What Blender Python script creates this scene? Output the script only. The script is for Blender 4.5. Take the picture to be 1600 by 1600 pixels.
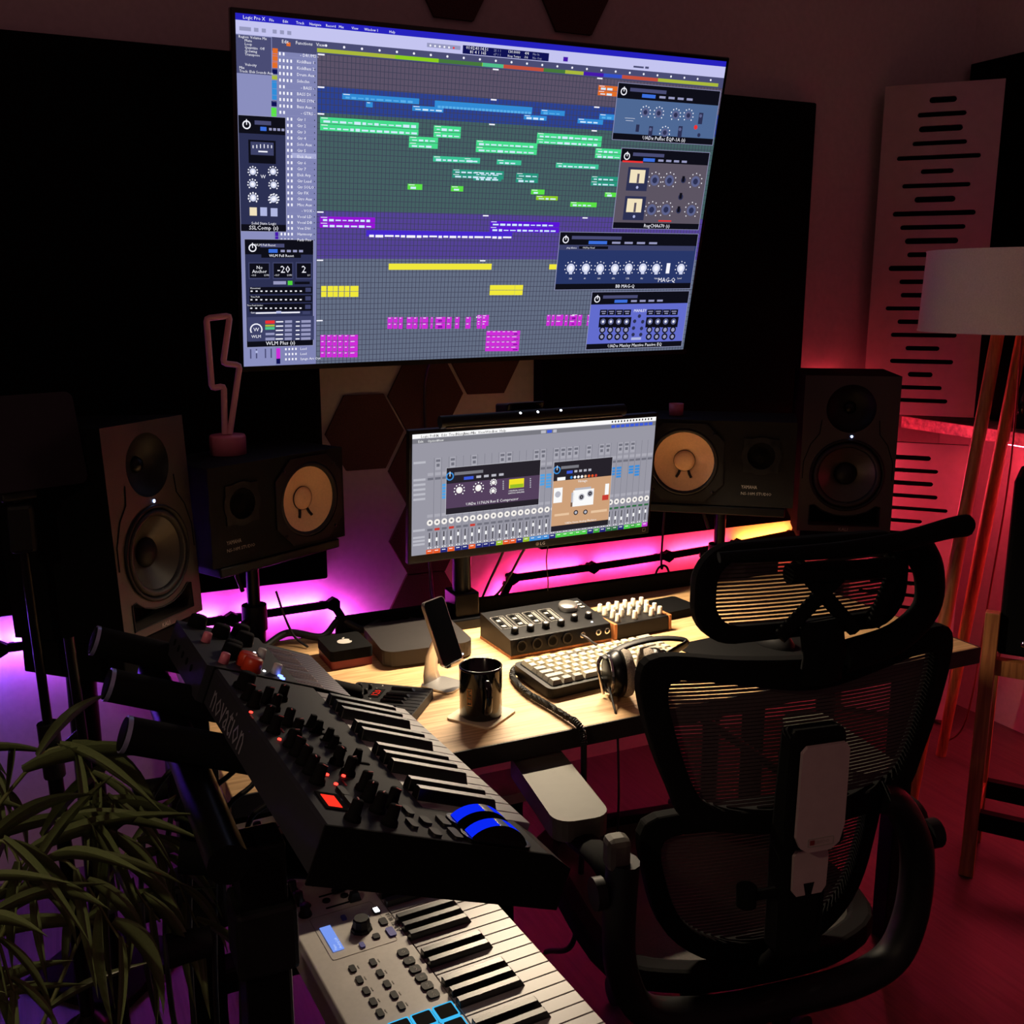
import bpy, math, random
from mathutils import Vector, Matrix, Euler

scene = bpy.context.scene
for o in list(bpy.data.objects):
    bpy.data.objects.remove(o)
col = scene.collection
PI = math.pi

# ---------------------------------------------------------------- camera, world, exposure
cam_data = bpy.data.cameras.new('camera')
cam_data.sensor_width = 36
cam_data.lens = 36
cam_data.clip_start = 0.02
cam = bpy.data.objects.new('camera', cam_data)
col.objects.link(cam)
cam.location = (0, 0, 1.5)
cam.rotation_euler = (math.radians(90 - 12.2), 0, math.radians(-25))
scene.camera = cam

world = bpy.data.worlds.new('night_room')
scene.world = world
world.use_nodes = True
world.node_tree.nodes['Background'].inputs[0].default_value = (1.0, 0.42, 0.46, 1)
world.node_tree.nodes['Background'].inputs[1].default_value = 0.068
vs = scene.view_settings
vs.view_transform = 'Standard'
vs.look = 'None'
vs.gamma = 1
vs.exposure = 0
vs.use_curve_mapping = False

# strengths of the light sources, the added red tube included
TV_GAIN = 1.0
MONITOR_GAIN = 1.0
BAR_GAIN = 4.5
DESK_LAMP_WATTS = 13.5
TUBE_GAIN = 130.0
SILL_GAIN = 130.0


# ---------------------------------------------------------------- helpers
def lin(c):
    c = c / 255.0
    return c / 12.92 if c <= 0.04045 else ((c + 0.055) / 1.055) ** 2.4


def rgb(t):
    return (lin(t[0]), lin(t[1]), lin(t[2]), 1.0)


def mat(name, colour, rough=0.5, metal=0.0, vary=0.12, scale=40.0, bump=0.0, spec=0.5, emit=None, strength=1.0, coat=0.0, stretch=None, alpha=None, trans=0.0):
    """Procedural principled material: noise driven colour variation and relief."""
    m = bpy.data.materials.new(name)
    m.use_nodes = True
    nt = m.node_tree
    b = nt.nodes['Principled BSDF']
    b.inputs['Roughness'].default_value = rough
    b.inputs['Metallic'].default_value = metal
    b.inputs['Specular IOR Level'].default_value = spec
    b.inputs['Coat Weight'].default_value = coat
    if trans:
        b.inputs['Transmission Weight'].default_value = trans
    base = rgb(colour)
    tc = nt.nodes.new('ShaderNodeTexCoord')
    mp = nt.nodes.new('ShaderNodeMapping')
    if stretch:
        mp.inputs['Scale'].default_value = stretch
    nz = nt.nodes.new('ShaderNodeTexNoise')
    nz.inputs['Scale'].default_value = scale
    nz.inputs['Detail'].default_value = 4
    rp = nt.nodes.new('ShaderNodeValToRGB')
    rp.color_ramp.elements[0].position = 0.3
    rp.color_ramp.elements[1].position = 0.7
    rp.color_ramp.elements[0].color = tuple(c * (1 - vary) for c in base[:3]) + (1,)
    rp.color_ramp.elements[1].color = tuple(min(1, c * (1 + vary)) for c in base[:3]) + (1,)
    nt.links.new(tc.outputs['Object'], mp.inputs['Vector'])
    nt.links.new(mp.outputs['Vector'], nz.inputs['Vector'])
    nt.links.new(nz.outputs['Fac'], rp.inputs['Fac'])
    nt.links.new(rp.outputs['Color'], b.inputs['Base Color'])
    if bump:
        bp = nt.nodes.new('ShaderNodeBump')
        bp.inputs['Strength'].default_value = bump
        bp.inputs['Distance'].default_value = 0.002
        nt.links.new(nz.outputs['Fac'], bp.inputs['Height'])
        nt.links.new(bp.outputs['Normal'], b.inputs['Normal'])
    if emit:
        b.inputs['Emission Color'].default_value = rgb(emit)
        b.inputs['Emission Strength'].default_value = strength
    return m


def glow(name, colour, strength):
    """A thing that gives off light."""
    m = bpy.data.materials.new(name)
    m.use_nodes = True
    nt = m.node_tree
    nt.nodes.remove(nt.nodes['Principled BSDF'])
    e = nt.nodes.new('ShaderNodeEmission')
    e.inputs[0].default_value = (colour[0], colour[1], colour[2], 1)
    e.inputs[1].default_value = strength
    nt.links.new(e.outputs[0], nt.nodes['Material Output'].inputs[0])
    return m


def wood(name, dark, light, rough=0.45, ring=14.0, along='x'):
    m = bpy.data.materials.new(name)
    m.use_nodes = True
    nt = m.node_tree
    b = nt.nodes['Principled BSDF']
    tc = nt.nodes.new('ShaderNodeTexCoord')
    mp = nt.nodes.new('ShaderNodeMapping')
    mp.inputs['Scale'].default_value = {'x': (1.2, 22, 22), 'y': (22, 1.2, 22), 'z': (22, 22, 1.2)}[along]
    nz = nt.nodes.new('ShaderNodeTexNoise')
    nz.inputs['Scale'].default_value = ring * 0.35
    nz.inputs['Detail'].default_value = 7
    nz.inputs['Distortion'].default_value = 1.2
    rp = nt.nodes.new('ShaderNodeValToRGB')
    rp.color_ramp.elements[0].position = 0.35
    rp.color_ramp.elements[1].position = 0.62
    rp.color_ramp.elements[0].color = rgb(dark)
    rp.color_ramp.elements[1].color = rgb(light)
    bp = nt.nodes.new('ShaderNodeBump')
    bp.inputs['Strength'].default_value = 0.15
    bp.inputs['Distance'].default_value = 0.001
    L = nt.links.new
    L(tc.outputs['Object'], mp.inputs['Vector'])
    L(mp.outputs['Vector'], nz.inputs['Vector'])
    L(nz.outputs['Fac'], rp.inputs['Fac'])
    L(rp.outputs['Color'], b.inputs['Base Color'])
    L(nz.outputs['Fac'], bp.inputs['Height'])
    L(bp.outputs['Normal'], b.inputs['Normal'])
    b.inputs['Roughness'].default_value = rough
    return m


class MB:
    """Collects shapes, then links them as ONE mesh object."""

    def __init__(self):
        self.v = []
        self.f = []
        self.s = []

    def add(self, verts, faces, smooth=False, M=None):
        n = len(self.v)
        for p in verts:
            p = Vector(p)
            self.v.append(M @ p if M else p)
        for f in faces:
            self.f.append([i + n for i in f])
            self.s.append(smooth)
        return self

    def box(self, c, s, M=None, top=(1, 1)):
        x, y, z = s[0] / 2, s[1] / 2, s[2] / 2
        vs_ = []
        for k, (tx, ty) in ((-1, (1, 1)), (1, top)):
            for a, b in ((-1, -1), (1, -1), (1, 1), (-1, 1)):
                vs_.append((c[0] + a * x * tx, c[1] + b * y * ty, c[2] + k * z))
        return self.add(vs_, [(3, 2, 1, 0), (4, 5, 6, 7), (0, 1, 5, 4), (1, 2, 6, 5), (2, 3, 7, 6), (3, 0, 4, 7)], M=M)

    def hexa(self, pts, M=None):
        """eight corner points: bottom four (ccw), top four"""
        return self.add(pts, [(3, 2, 1, 0), (4, 5, 6, 7), (0, 1, 5, 4), (1, 2, 6, 5), (2, 3, 7, 6), (3, 0, 4, 7)], M=M)

    def cyl(self, p0, p1, r0, r1=None, n=16, smooth=True, M=None):
        r1 = r0 if r1 is None else r1
        p0, p1 = Vector(p0), Vector(p1)
        d = (p1 - p0).normalized()
        a = d.orthogonal().normalized()
        b = d.cross(a)
        vs_ = []
        for p, r in ((p0, r0), (p1, r1)):
            for i in range(n):
                t = 2 * PI * i / n
                vs_.append(p + a * (r * math.cos(t)) + b * (r * math.sin(t)))
        self.add(vs_, [(i, (i + 1) % n, n + (i + 1) % n, n + i) for i in range(n)], smooth, M)
        self.add(vs_, [tuple(range(n - 1, -1, -1)), tuple(range(n, 2 * n))], False, M)
        return self

    def tube(self, pts, r, n=8, M=None, cap=True, flat=None):
        pts = [Vector(p) for p in pts]
        rs = r if isinstance(r, (list, tuple)) else [r] * len(pts)
        t0 = (pts[1] - pts[0]).normalized()
        a = t0.orthogonal().normalized()
        if flat:
            a = (Vector(flat) - t0 * t0.dot(Vector(flat))).normalized()
        vs_ = []
        prev = t0
        for i, p in enumerate(pts):
            t = (pts[min(i + 1, len(pts) - 1)] - pts[max(i - 1, 0)]).normalized()
            a = (a - t * a.dot(t))
            a = a.normalized() if a.length > 1e-6 else t.orthogonal().normalized()
            b = t.cross(a)
            ra = rs[i] if not isinstance(rs[i], tuple) else rs[i][0]
            rb = rs[i] if not isinstance(rs[i], tuple) else rs[i][1]
            for k in range(n):
                q = 2 * PI * k / n + PI / n
                vs_.append(p + a * (ra * math.cos(q)) + b * (rb * math.sin(q)))
        fs = []
        for i in range(len(pts) - 1):
            for k in range(n):
                fs.append((i * n + k, i * n + (k + 1) % n, (i + 1) * n + (k + 1) % n, (i + 1) * n + k))
        self.add(vs_, fs, n > 5, M)
        if cap:
            m = len(vs_)
            self.add(vs_, [tuple(range(n - 1, -1, -1)), tuple(range(m - n, m))], False, M)
        return self

    def lathe(self, prof, n=24, M=None, smooth=True):
        """prof: list of (radius, z) from bottom to top, round local z"""
        vs_ = []
        for r, z in prof:
            for i in range(n):
                t = 2 * PI * i / n
                vs_.append((r * math.cos(t), r * math.sin(t), z))
        fs = []
        for j in range(len(prof) - 1):
            for i in range(n):
                fs.append((j * n + i, j * n + (i + 1) % n, (j + 1) * n + (i + 1) % n, (j + 1) * n + i))
        return self.add(vs_, fs, smooth, M)

    def prism(self, pts, z0, z1, M=None, smooth=False):
        n = len(pts)
        vs_ = [(x, y, z0) for x, y in pts] + [(x, y, z1) for x, y in pts]
        fs = [tuple(range(n - 1, -1, -1)), tuple(range(n, 2 * n))]
        self.add(vs_, fs, False, M)
        return self.add(vs_, [(i, (i + 1) % n, n + (i + 1) % n, n + i) for i in range(n)], smooth, M)

    def loop(self, outer, inner, z0, z1, M=None):
        """flat frame between two outlines of equal length"""
        n = len(outer)
        vs_ = [(x, y, z0) for x, y in outer] + [(x, y, z0) for x, y in inner] + [(x, y, z1) for x, y in outer] + [(x, y, z1) for x, y in inner]
        fs = []
        for i in range(n):
            j = (i + 1) % n
            fs += [(i, n + i, n + j, j), (2 * n + i, 2 * n + j, 3 * n + j, 3 * n + i), (i, j, 2 * n + j, 2 * n + i), (n + i, 3 * n + i, 3 * n + j, n + j)]
        return self.add(vs_, fs, False, M)

    def mesh(self, name):
        me = bpy.data.meshes.new(name)
        me.from_pydata([tuple(p) for p in self.v], [], self.f)
        me.polygons.foreach_set('use_smooth', self.s)
        me.update()
        return me

    def build(self, name, m, parent=None, loc=None, rot=None, bevel=0, seg=2, label=None):
        me = self.mesh(name)
        return put(name, me, m, parent, loc, rot, bevel, seg, label)


def put(name, me, m, parent=None, loc=None, rot=None, bevel=0, seg=2, label=None):
    if m is not None and not me.materials:
        me.materials.append(m)
    o = bpy.data.objects.new(name, me)
    col.objects.link(o)
    if parent:
        o.parent = parent
    if loc is not None:
        o.location = loc
    if rot is not None:
        o.rotation_euler = rot
    if bevel:
        b = o.modifiers.new('bevel', 'BEVEL')
        b.width = bevel
        b.segments = seg
        b.limit_method = 'ANGLE'
        b.angle_limit = math.radians(40)
    if label:
        o['label'] = label
    return o


def tag(o, label, cat, group=None):
    o['label'] = label
    o['category'] = cat
    if group:
        o['group'] = group
    return o


def thing(name, label, cat, loc=(0, 0, 0), rot=(0, 0, 0), group=None):
    o = bpy.data.objects.new(name, None)
    o.empty_display_size = 0.05
    col.objects.link(o)
    o.location = loc
    o.rotation_euler = rot
    return tag(o, label, cat, group)


def struct(o):
    o['kind'] = 'structure'
    return o


def T(x, y, z, rx=0, ry=0, rz=0):
    return Matrix.Translation((x, y, z)) @ Euler((rx, ry, rz)).to_matrix().to_4x4()


def spline(pts, n=8):
    """Catmull-Rom through the points"""
    P = [Vector(p) for p in pts]
    P = [P[0] * 2 - P[1]] + P + [P[-1] * 2 - P[-2]]
    out = []
    for i in range(1, len(P) - 2):
        for k in range(n):
            t = k / n
            a, b, c, d = P[i - 1], P[i], P[i + 1], P[i + 2]
            out.append(0.5 * ((2 * b) + (c - a) * t + (2 * a - 5 * b + 4 * c - d) * t * t + (3 * b - a - 3 * c + d) * t ** 3))
    out.append(P[-2])
    return out


def rrect(w, h, r, n=5, cx=0, cy=0):
    out = []
    for sx, sy, a0 in ((1, 1, 0), (-1, 1, 90), (-1, -1, 180), (1, -1, 270)):
        for k in range(n + 1):
            a = math.radians(a0 + 90 * k / n)
            out.append((cx + sx * (w / 2 - r) + r * math.cos(a), cy + sy * (h / 2 - r) + r * math.sin(a)))
    return out


def text_mesh(s, size, extrude=0.0):
    cu = bpy.data.curves.new('lettering', 'FONT')
    cu.body = s
    cu.size = size
    cu.resolution_u = 1
    cu.extrude = extrude
    o = bpy.data.objects.new('lettering', cu)
    col.objects.link(o)
    bpy.context.view_layer.update()
    dg = bpy.context.evaluated_depsgraph_get()
    me = bpy.data.meshes.new_from_object(o.evaluated_get(dg))
    bpy.data.objects.remove(o)
    bpy.data.curves.remove(cu)
    me.materials.clear()
    return me


def lettering(name, s, size, m, parent, M, align='L', squeeze=1.0):
    """flat lettering as a mesh part, written in local xy, moved by matrix M"""
    me = text_mesh(s, size)
    xs = [v.co.x for v in me.vertices] or [0]
    off = {'L': min(xs), 'C': (min(xs) + max(xs)) / 2, 'R': max(xs)}[align]
    for v in me.vertices:
        v.co.x = (v.co.x - off) * squeeze
        v.co = M @ v.co
    return put(name, me, m, parent)


def at(px, py, d):
    """a point of the room measured by its direction from the camera and its distance"""
    yaw, pt = math.radians(25), math.radians(12.2)
    F = Vector((math.sin(yaw) * math.cos(pt), math.cos(yaw) * math.cos(pt), -math.sin(pt)))
    R = Vector((math.cos(yaw), -math.sin(yaw), 0))
    U = R.cross(F)
    return Vector((0, 0, 1.5)) + (F + R * ((px - 800) / 1600) - U * ((py - 800) / 1600)) * d


# ---------------------------------------------------------------- materials
M = {}
M['wall'] = mat('painted_wall', (200, 186, 184), 0.75, vary=0.05, scale=60, bump=0.15)
M['floor'] = wood('dark_laminate', (56, 45, 45), (72, 59, 58), 0.45, 10, 'y')
M['ceiling'] = mat('ceiling_paint', (150, 140, 138), 0.85, vary=0.04)
M['foam'] = mat('black_acoustic_cloth', (9, 9, 10), 0.95, vary=0.3, scale=400, bump=0.3, spec=0.1)
M['hex'] = mat('dark_felt', (84, 58, 54), 0.95, vary=0.2, scale=300, bump=0.3, spec=0.1)
M['black'] = mat('black_plastic', (14, 14, 16), 0.5, vary=0.15, scale=120, spec=0.25)
M['blackmatte'] = mat('matte_black', (7, 7, 8), 0.85, vary=0.2, scale=200, spec=0.12)
M['satin'] = mat('satin_black_metal', (16, 16, 18), 0.32, 0.6, vary=0.1)
M['gloss'] = mat('gloss_black', (10, 10, 12), 0.12, vary=0.1, spec=0.6)
M['rubber'] = mat('rubber', (14, 14, 15), 0.6, vary=0.2, scale=150)
M['desk'] = wood('oak_top', (180, 140, 94), (220, 180, 130), 0.5, 14, 'x')
M['deskedge'] = mat('shadowed_edge_band', (30, 25, 22), 0.6, vary=0.2)  # dark desk edge, its shadow put into the colour
M['lampwood'] = wood('oak_leg', (140, 84, 44), (180, 116, 66), 0.5, 10, 'z')
M['cab'] = mat('speaker_vinyl', (12, 11, 11), 0.75, vary=0.15, scale=300, bump=0.15, spec=0.2)
M['kali'] = mat('speaker_shell', (52, 46, 43), 0.5, vary=0.1, scale=300, bump=0.08)
M['cone'] = mat('black_cone', (62, 58, 50), 0.36, vary=0.1, scale=60)
M['paper'] = mat('tan_paper_cone', (240, 196, 152), 0.75, vary=0.05, scale=200)
M['print'] = mat('grey_print', (150, 146, 140), 0.6, vary=0.02)
M['white'] = mat('white_plastic', (190, 185, 180), 0.45, vary=0.04, scale=120)
M['whitekey'] = mat('white_key', (146, 142, 146), 0.35, vary=0.03)
M['blackkey'] = mat('black_key', (12, 12, 14), 0.3, vary=0.1)
M['synth'] = mat('synth_panel', (33, 34, 41), 0.65, 0.0, vary=0.08, scale=200, spec=0.3)
M['silver'] = mat('brushed_aluminium', (190, 188, 186), 0.32, 0.9, vary=0.06, stretch=(1, 30, 1))
M['grey'] = mat('space_grey_aluminium', (50, 47, 47), 0.5, 0.4, vary=0.06)
M['chrome'] = mat('chrome', (210, 210, 212), 0.12, 1.0, vary=0.03)
M['pinkplastic'] = mat('pink_plastic', (216, 120, 140), 0.4, vary=0.05)
M['tubeplastic'] = mat('frosted_tube', (226, 168, 176), 0.35, vary=0.04)
M['panelwhite'] = mat('white_slotted_panel', (190, 172, 170), 0.6, vary=0.05, scale=30)
M['sill'] = mat('granite_sill', (190, 150, 148), 0.45, vary=0.55, scale=55, bump=0.4)
M['shade'] = mat('lamp_shade_linen', (240, 236, 234), 0.85, vary=0.06, scale=250, bump=0.2)
M['leaf'] = mat('palm_leaf', (104, 118, 76), 0.3, vary=0.3, scale=30, stretch=(1, 6, 1))
M['stem'] = mat('palm_stem', (100, 110, 60), 0.5, vary=0.2)
M['pot'] = mat('clay_pot', (90, 70, 62), 0.7, vary=0.2)
M['chairframe'] = mat('chair_foam_frame', (7, 7, 8), 0.9, vary=0.2, scale=300, spec=0.15)
M['mesh'] = mat('chair_mesh_thread', (66, 58, 58), 0.6, vary=0.15, scale=200)
M['seatmesh'] = mat('chair_seat_mesh', (64, 62, 56), 0.7, vary=0.15, scale=300, bump=0.3)
M['armpad'] = mat('grey_armrest_pad', (74, 72, 62), 0.6, vary=0.05)
M['plate'] = mat('grey_plastic_plate', (178, 158, 158), 0.5, vary=0.04)
M['cork'] = mat('pale_coaster', (214, 196, 168), 0.7, vary=0.08)
M['fur'] = mat('velour_pad', (150, 140, 128), 0.95, vary=0.35, scale=350, bump=0.8)
M['keycap'] = mat('cream_keycap', (190, 184, 164), 0.55, vary=0.03)
M['keycapgrey'] = mat('grey_keycap', (150, 146, 136), 0.55, vary=0.03)
M['capknob'] = mat('cream_knob', (220, 210, 190), 0.4, vary=0.04)
M['orange'] = mat('orange_knob', (206, 62, 34), 0.4, vary=0.05)
M['darkred'] = mat('dark_red_case', (120, 32, 34), 0.5, vary=0.1)
M['screenoff'] = mat('dark_glass', (6, 6, 8), 0.08, vary=0.05)
M['rimlight'] = mat('end_rim_reflection', (150, 150, 190), 0.3, 0.5, vary=0.04)  # bluish rim reflection of the arm ends, put into the colour
M['woodcheek'] = wood('wood_cheek', (170, 110, 56), (206, 150, 92), 0.5, 10, 'y')
M['led_white'] = glow('white_led', (0.85, 0.9, 1.0), 6)
M['led_blue'] = glow('blue_led', (0.12, 0.2, 1.0), 5)
M['led_red'] = glow('red_led', (1.0, 0.03, 0.02), 5)
M['lcd_red'] = glow('red_display', (1.0, 0.03, 0.015), 1.3)
M['lcd_blue'] = glow('pale_blue_display', (0.20, 0.34, 0.95), 0.9)
M['wheel_blue'] = glow('blue_lit_wheel', (0.003, 0.02, 0.9), 1.0)
M['pad_cyan'] = glow('cyan_pad_edge', (0.05, 0.5, 0.9), 1.0)

# ---------------------------------------------------------------- the room
YW, XW = 2.72, 3.0
struct(MB().box((0.4, 0.6, -0.05), (5.4, 4.4, 0.1)).build('floor', M['floor']))
struct(MB().box((0.4, YW + 0.05, 1.35), (5.4, 0.1, 2.9)).build('wall_back', M['wall']))
struct(MB().box((XW + 0.05, 0.6, 1.35), (0.1, 4.34, 2.9)).build('wall_right', M['wall']))
struct(MB().box((-2.05, 0.6, 1.35), (0.1, 4.34, 2.9)).build('wall_left', M['wall']))

# acoustic panels either side of the television
pn = MB().box((-0.36, YW - 0.032, 1.395), (2.09, 0.06, 1.33)).build('acoustic_panel', M['foam'], bevel=0.006)
tag(pn, 'large black acoustic panel on the wall left of the television, behind the neon bolt', 'acoustic panel', 'black wall panels')
pn = MB().box((1.81, YW - 0.032, 1.405), (0.95, 0.06, 1.33)).build('acoustic_panel', M['foam'], bevel=0.006)
tag(pn, 'black acoustic panel behind the right end of the television', 'acoustic panel', 'black wall panels')

# dark felt hexagons stuck on the wall between them
HEX = [((0.818, 1.118), 'dark felt hexagon on the wall just right of the left tan-cone speaker'),
       ((0.998, 1.214), 'dark felt hexagon right under the television, crossed by its hanging cable'),
       ((0.994, 1.003), 'dark felt hexagon half behind the upper left edge of the desk monitor'),
       ((0.991, 0.800), 'dark felt hexagon half behind the lower left edge of the desk monitor'),
       ((0.987, 0.596), 'lowest dark felt hexagon, behind the phone stand'),
       ((1.182, 1.313), 'dark felt hexagon under the middle of the television, above the monitor light bar'),
       ((1.455, 2.305), 'dark felt hexagon above the television, rightmost of the upper row'),
       ((1.275, 2.405), 'dark felt hexagon above the television, second from the right in the upper row'),
       ((1.095, 2.305), 'dark felt hexagon above the television, third from the right in the upper row'),
       ((0.915, 2.405), 'dark felt hexagon above the television, leftmost of the upper row')]
for (x, z), lb in HEX:
    pts = [(0.112 * math.cos(k * PI / 3), 0.1035 / 0.866 * math.sin(k * PI / 3)) for k in range(6)]
    h = MB().prism(pts, 0, 0.010).build('hexagon_panel', M['hex'], loc=(x, YW - 0.0005, z), rot=(PI / 2, 0, 0), bevel=0.002)
    tag(h, lb, 'wall panel', 'dark felt hexagons')

# corner bass trap: two slotted boards set across the corner at 45 degrees
def slotted(name, label, p0, p1, z0, z1, slots):
    """p0, p1: left and right ends seen from the room; slots: (centre u, length, height, z)"""
    a, b = Vector((p0[0], p0[1], 0)), Vector((p1[0], p1[1], 0))
    w = (b - a).length
    rz = math.atan2(b.y - a.y, b.x - a.x)
    t = thing(name, label, 'acoustic panel', (p0[0], p0[1], z0), (0, 0, rz), 'slotted corner boards')
    H = z1 - z0
    # the board itself is cut into strips and end pieces around each slot
    m = MB()
    zz = 0.0
    for uc, ln, hh, zc in sorted(slots, key=lambda s: s[3]):
        zc -= z0
        m.box((w / 2, 0.006, (zz + zc - hh / 2) / 2), (w, 0.012, zc - hh / 2 - zz))
        u0, u1 = uc - ln / 2, uc + ln / 2
        r = hh / 2
        # end pieces with round slot ends
        left = [(0, -r), (u0 + r, -r)] + [(u0 + r - r * math.sin(k * PI / 8), -r * math.cos(k * PI / 8)) for k in range(1, 8)] + [(u0 + r, r), (0, r)]
        right = [(w, r), (u1 - r, r)] + [(u1 - r + r * math.sin(k * PI / 8), r * math.cos(k * PI / 8)) for k in range(1, 8)] + [(u1 - r, -r), (w, -r)]
        for pl in (left, right):
            m.prism(pl, -0.012, 0, M=T(0, 0, zc, PI / 2, 0, 0))
        zz = zc + hh / 2
    m.box((w / 2, 0.006, (zz + H) / 2), (w, 0.012, H - zz))
    m.build('slotted_board', M['panelwhite'], t)
    MB().box((w / 2, 0.04, H / 2), (w - 0.01, 0.05, H - 0.01)).build('absorber_core', M['foam'], t)
    return t

P0, P1 = (2.565, 2.665), (2.805, 2.41)
Wt = (Vector(P1) - Vector(P0)).length
up = []
# (relative length, relative thickness) from the top down
SL = [(0.23, 1.0), (0.41, .8), (0.37, 1.0), (0.46, .75), (0.71, .75), (0.28, .8), (0.58, .75), (0.35, 1.0), (0.71, .85), (0.56, .8), (0.46, 1.0), (0.40, .85), (0.71, .9), (0.50, .8), (0.46, .8), (0.71, .7), (0.48, .8), (0.58, .75), (0.30, .8), (0.56, .8), (0.22, .9), (0.40, .75), (0.52, .75)]
zt = 2.09
for i, (l, h) in enumerate(SL):
    up.append((Wt * (0.50 + 0.0 * i), Wt * l, 0.019 * h, zt - 0.0432 * i))
slotted('slotted_panel', 'tall white slotted acoustic board in the corner, left of the floor lamp shade', P0, P1, 1.09, 2.14, up)
lo = []
SL2 = [(0.40, .9), (0.55, .8), (0.48, .9), (0.58, .8), (0.78, .75), (0.34, .8), (0.6, .8), (0.42, 1.0), (0.66, .8), (0.4, .8), (0.56, .9), (0.74, .8), (0.44, .8), (0.6, .8)]
for i, (l, h) in enumerate(SL2):
    lo.append((Wt * 0.46, Wt * l, 0.019 * h, 0.945 - 0.044 * i))
slotted('slotted_panel', 'lower white slotted acoustic board under the granite sill, right of the big speaker', P0, P1, 0.02, 0.995, lo)

# window sill, dark window above it
sill = MB().box((2.90, 1.30, 1.042), (0.20, 2.83, 0.042)).build('trim_1', M['sill'], bevel=0.003)
struct(sill)
wn = MB().box((2.985, 1.20, 1.658), (0.03, 3.0, 1.18)).build('window_1', M['foam'], bevel=0.003)
struct(wn)
for y in (2.66, 1.9, 1.1):
    MB().box((2.962, y, 1.658), (0.014, 0.05, 1.16)).build('window_bar', M['blackmatte'], wn)

# ---------------------------------------------------------------- light bars on the back wall
def light_bar(p, q, colour, strength, label):
    """black bar with a lit strip on its rear side that washes the wall"""
    (x0, z0), (x1, z1) = p, q
    L = math.hypot(x1 - x0, z1 - z0) - 0.03
    ang = math.atan2(z1 - z0, x1 - x0)
    t = thing('light_bar', label, 'wall light', ((x0 + x1) / 2, YW, (z0 + z1) / 2), (0, -ang, 0), 'backlit bars on the wall')
    MB().box((0, -0.034, 0), (L, 0.012, 0.022)).build('bar_cover', M['blackmatte'], t, bevel=0.002)
    MB().box((0, -0.0255, 0), (L, 0.004, 0.011)).build('lit_strip', glow('strip_light', colour, strength * BAR_GAIN), t)
    for s in (-1, 1):
        MB().box((s * L * 0.46, -0.0125, 0), (0.012, 0.025, 0.006)).build('standoff', M['blackmatte'], t)
    return t


def bar_joint(p, label, sx=1):
    t = thing('bar_joint', label, 'light connector', (p[0], YW, p[1]), (0, 0, 0), 'joints of the wall light')
    MB().prism([(0.020 * math.cos(k * PI / 3 + .5), 0.020 * math.sin(k * PI / 3 + .5)) for k in range(6)], 0.026, 0.046, M=T(0, 0, 0, PI / 2, 0, 0)).build('joint_cap', M['blackmatte'], t, bevel=0.003)
    MB().cyl((0, -0.026, 0), (0, 0, 0), 0.008, n=10).build('joint_base', M['blackmatte'], t)
    return t


V = (0.22, 0.08, 1.0)
V2 = (0.45, 0.08, 1.0)
MG = (0.85, 0.07, 0.80)
PK = (1.0, 0.03, 0.20)
PR = (1.0, 0.03, 0.10)
RD = (1.0, 0.05, 0.08)
OR = (1.0, 0.22, 0.03)
A = [(-0.407, 0.643), (-0.13, 0.643), (0.147, 0.643), (0.425, 0.643), (0.703, 0.648), (0.835, 0.408)]
AC = [V, V2, MG, MG, MG]
AL = ['violet backlit bar on the wall at the far left edge of the picture', 'violet backlit bar on the wall behind the microphone stand', 'magenta backlit bar on the wall under the left black speaker', 'magenta backlit bar on the wall behind the left tan-cone speaker stand', 'magenta backlit bar slanting down to the right towards the small apple box']
B = [(1.12, 0.41), (1.252, 0.656), (1.529, 0.658), (1.806, 0.664), (2.083, 0.674), (2.345, 0.69)]
BC = [PK, PK, PK, PR, OR]
BL = ['pink backlit bar slanting down to the left behind the monitor pole', 'pink backlit bar under the desk monitor, left one', 'pink backlit bar right of the desk monitor cable', 'red backlit bar behind the right tan-cone speaker stand', 'orange backlit bar beside the foot of the right black speaker']
for i in range(5):
    light_bar(A[i], A[i + 1], AC[i], [90, 46, 28, 26, 26][i], AL[i])
    light_bar(B[i], B[i + 1], BC[i], [24, 26, 24, 22, 22][i], BL[i])
JL = ['light bar joint at the left edge of the wall', 'light bar joint behind the microphone stand poles', 'light bar joint under the left black speaker', 'light bar joint left of the tan-cone speaker pole', 'light bar joint where the magenta bars bend down', 'lowest light bar joint behind the apple box',
      'light bar joint hidden low behind the monitor pole', 'light bar joint where the pink bars bend, right of the monitor pole', 'light bar joint under the middle of the desk monitor', 'light bar joint under the right end of the desk monitor', 'light bar joint behind the right tan-cone speaker pole', 'light bar joint beside the right black speaker']
for p, lb in zip(A + B, JL):
    bar_joint(p, lb)
# the run goes on upwards behind the right speaker
light_bar((2.42, 0.70), (2.42, 0.98), RD, 26, 'red upright light bar behind the right black speaker, lower one')
light_bar((2.42, 0.98), (2.42, 1.22), RD, 20, 'red upright light bar behind the right black speaker, upper one')

# unseen red tube behind the right speaker, added to redden the corner
t = thing('added_red_tube', 'added unseen red glowing tube on the wall behind the tall right loudspeaker', 'wall light', (2.515, YW, 0.70))
MB().cyl((0, -0.03, 0), (0, -0.03, 0.34), 0.012, n=14).build('glowing_tube', glow('added_tube_glow', (1.0, 0.045, 0.10), TUBE_GAIN), t)
for z in (-0.012, 0.352):
    MB().cyl((0, -0.03, z - 0.012), (0, -0.03, z + 0.012), 0.014, n=14).build('end_cap', M['blackmatte'], t)
    MB().box((0, -0.008, z), (0.014, 0.02, 0.014)).build('wall_clip', M['blackmatte'], t)
MB().box((-0.020, -0.03, 0.17), (0.004, 0.05, 0.37)).build('light_blocker', M['blackmatte'], t)  # unseen plate, added to keep the tube's red off the left side
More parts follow.
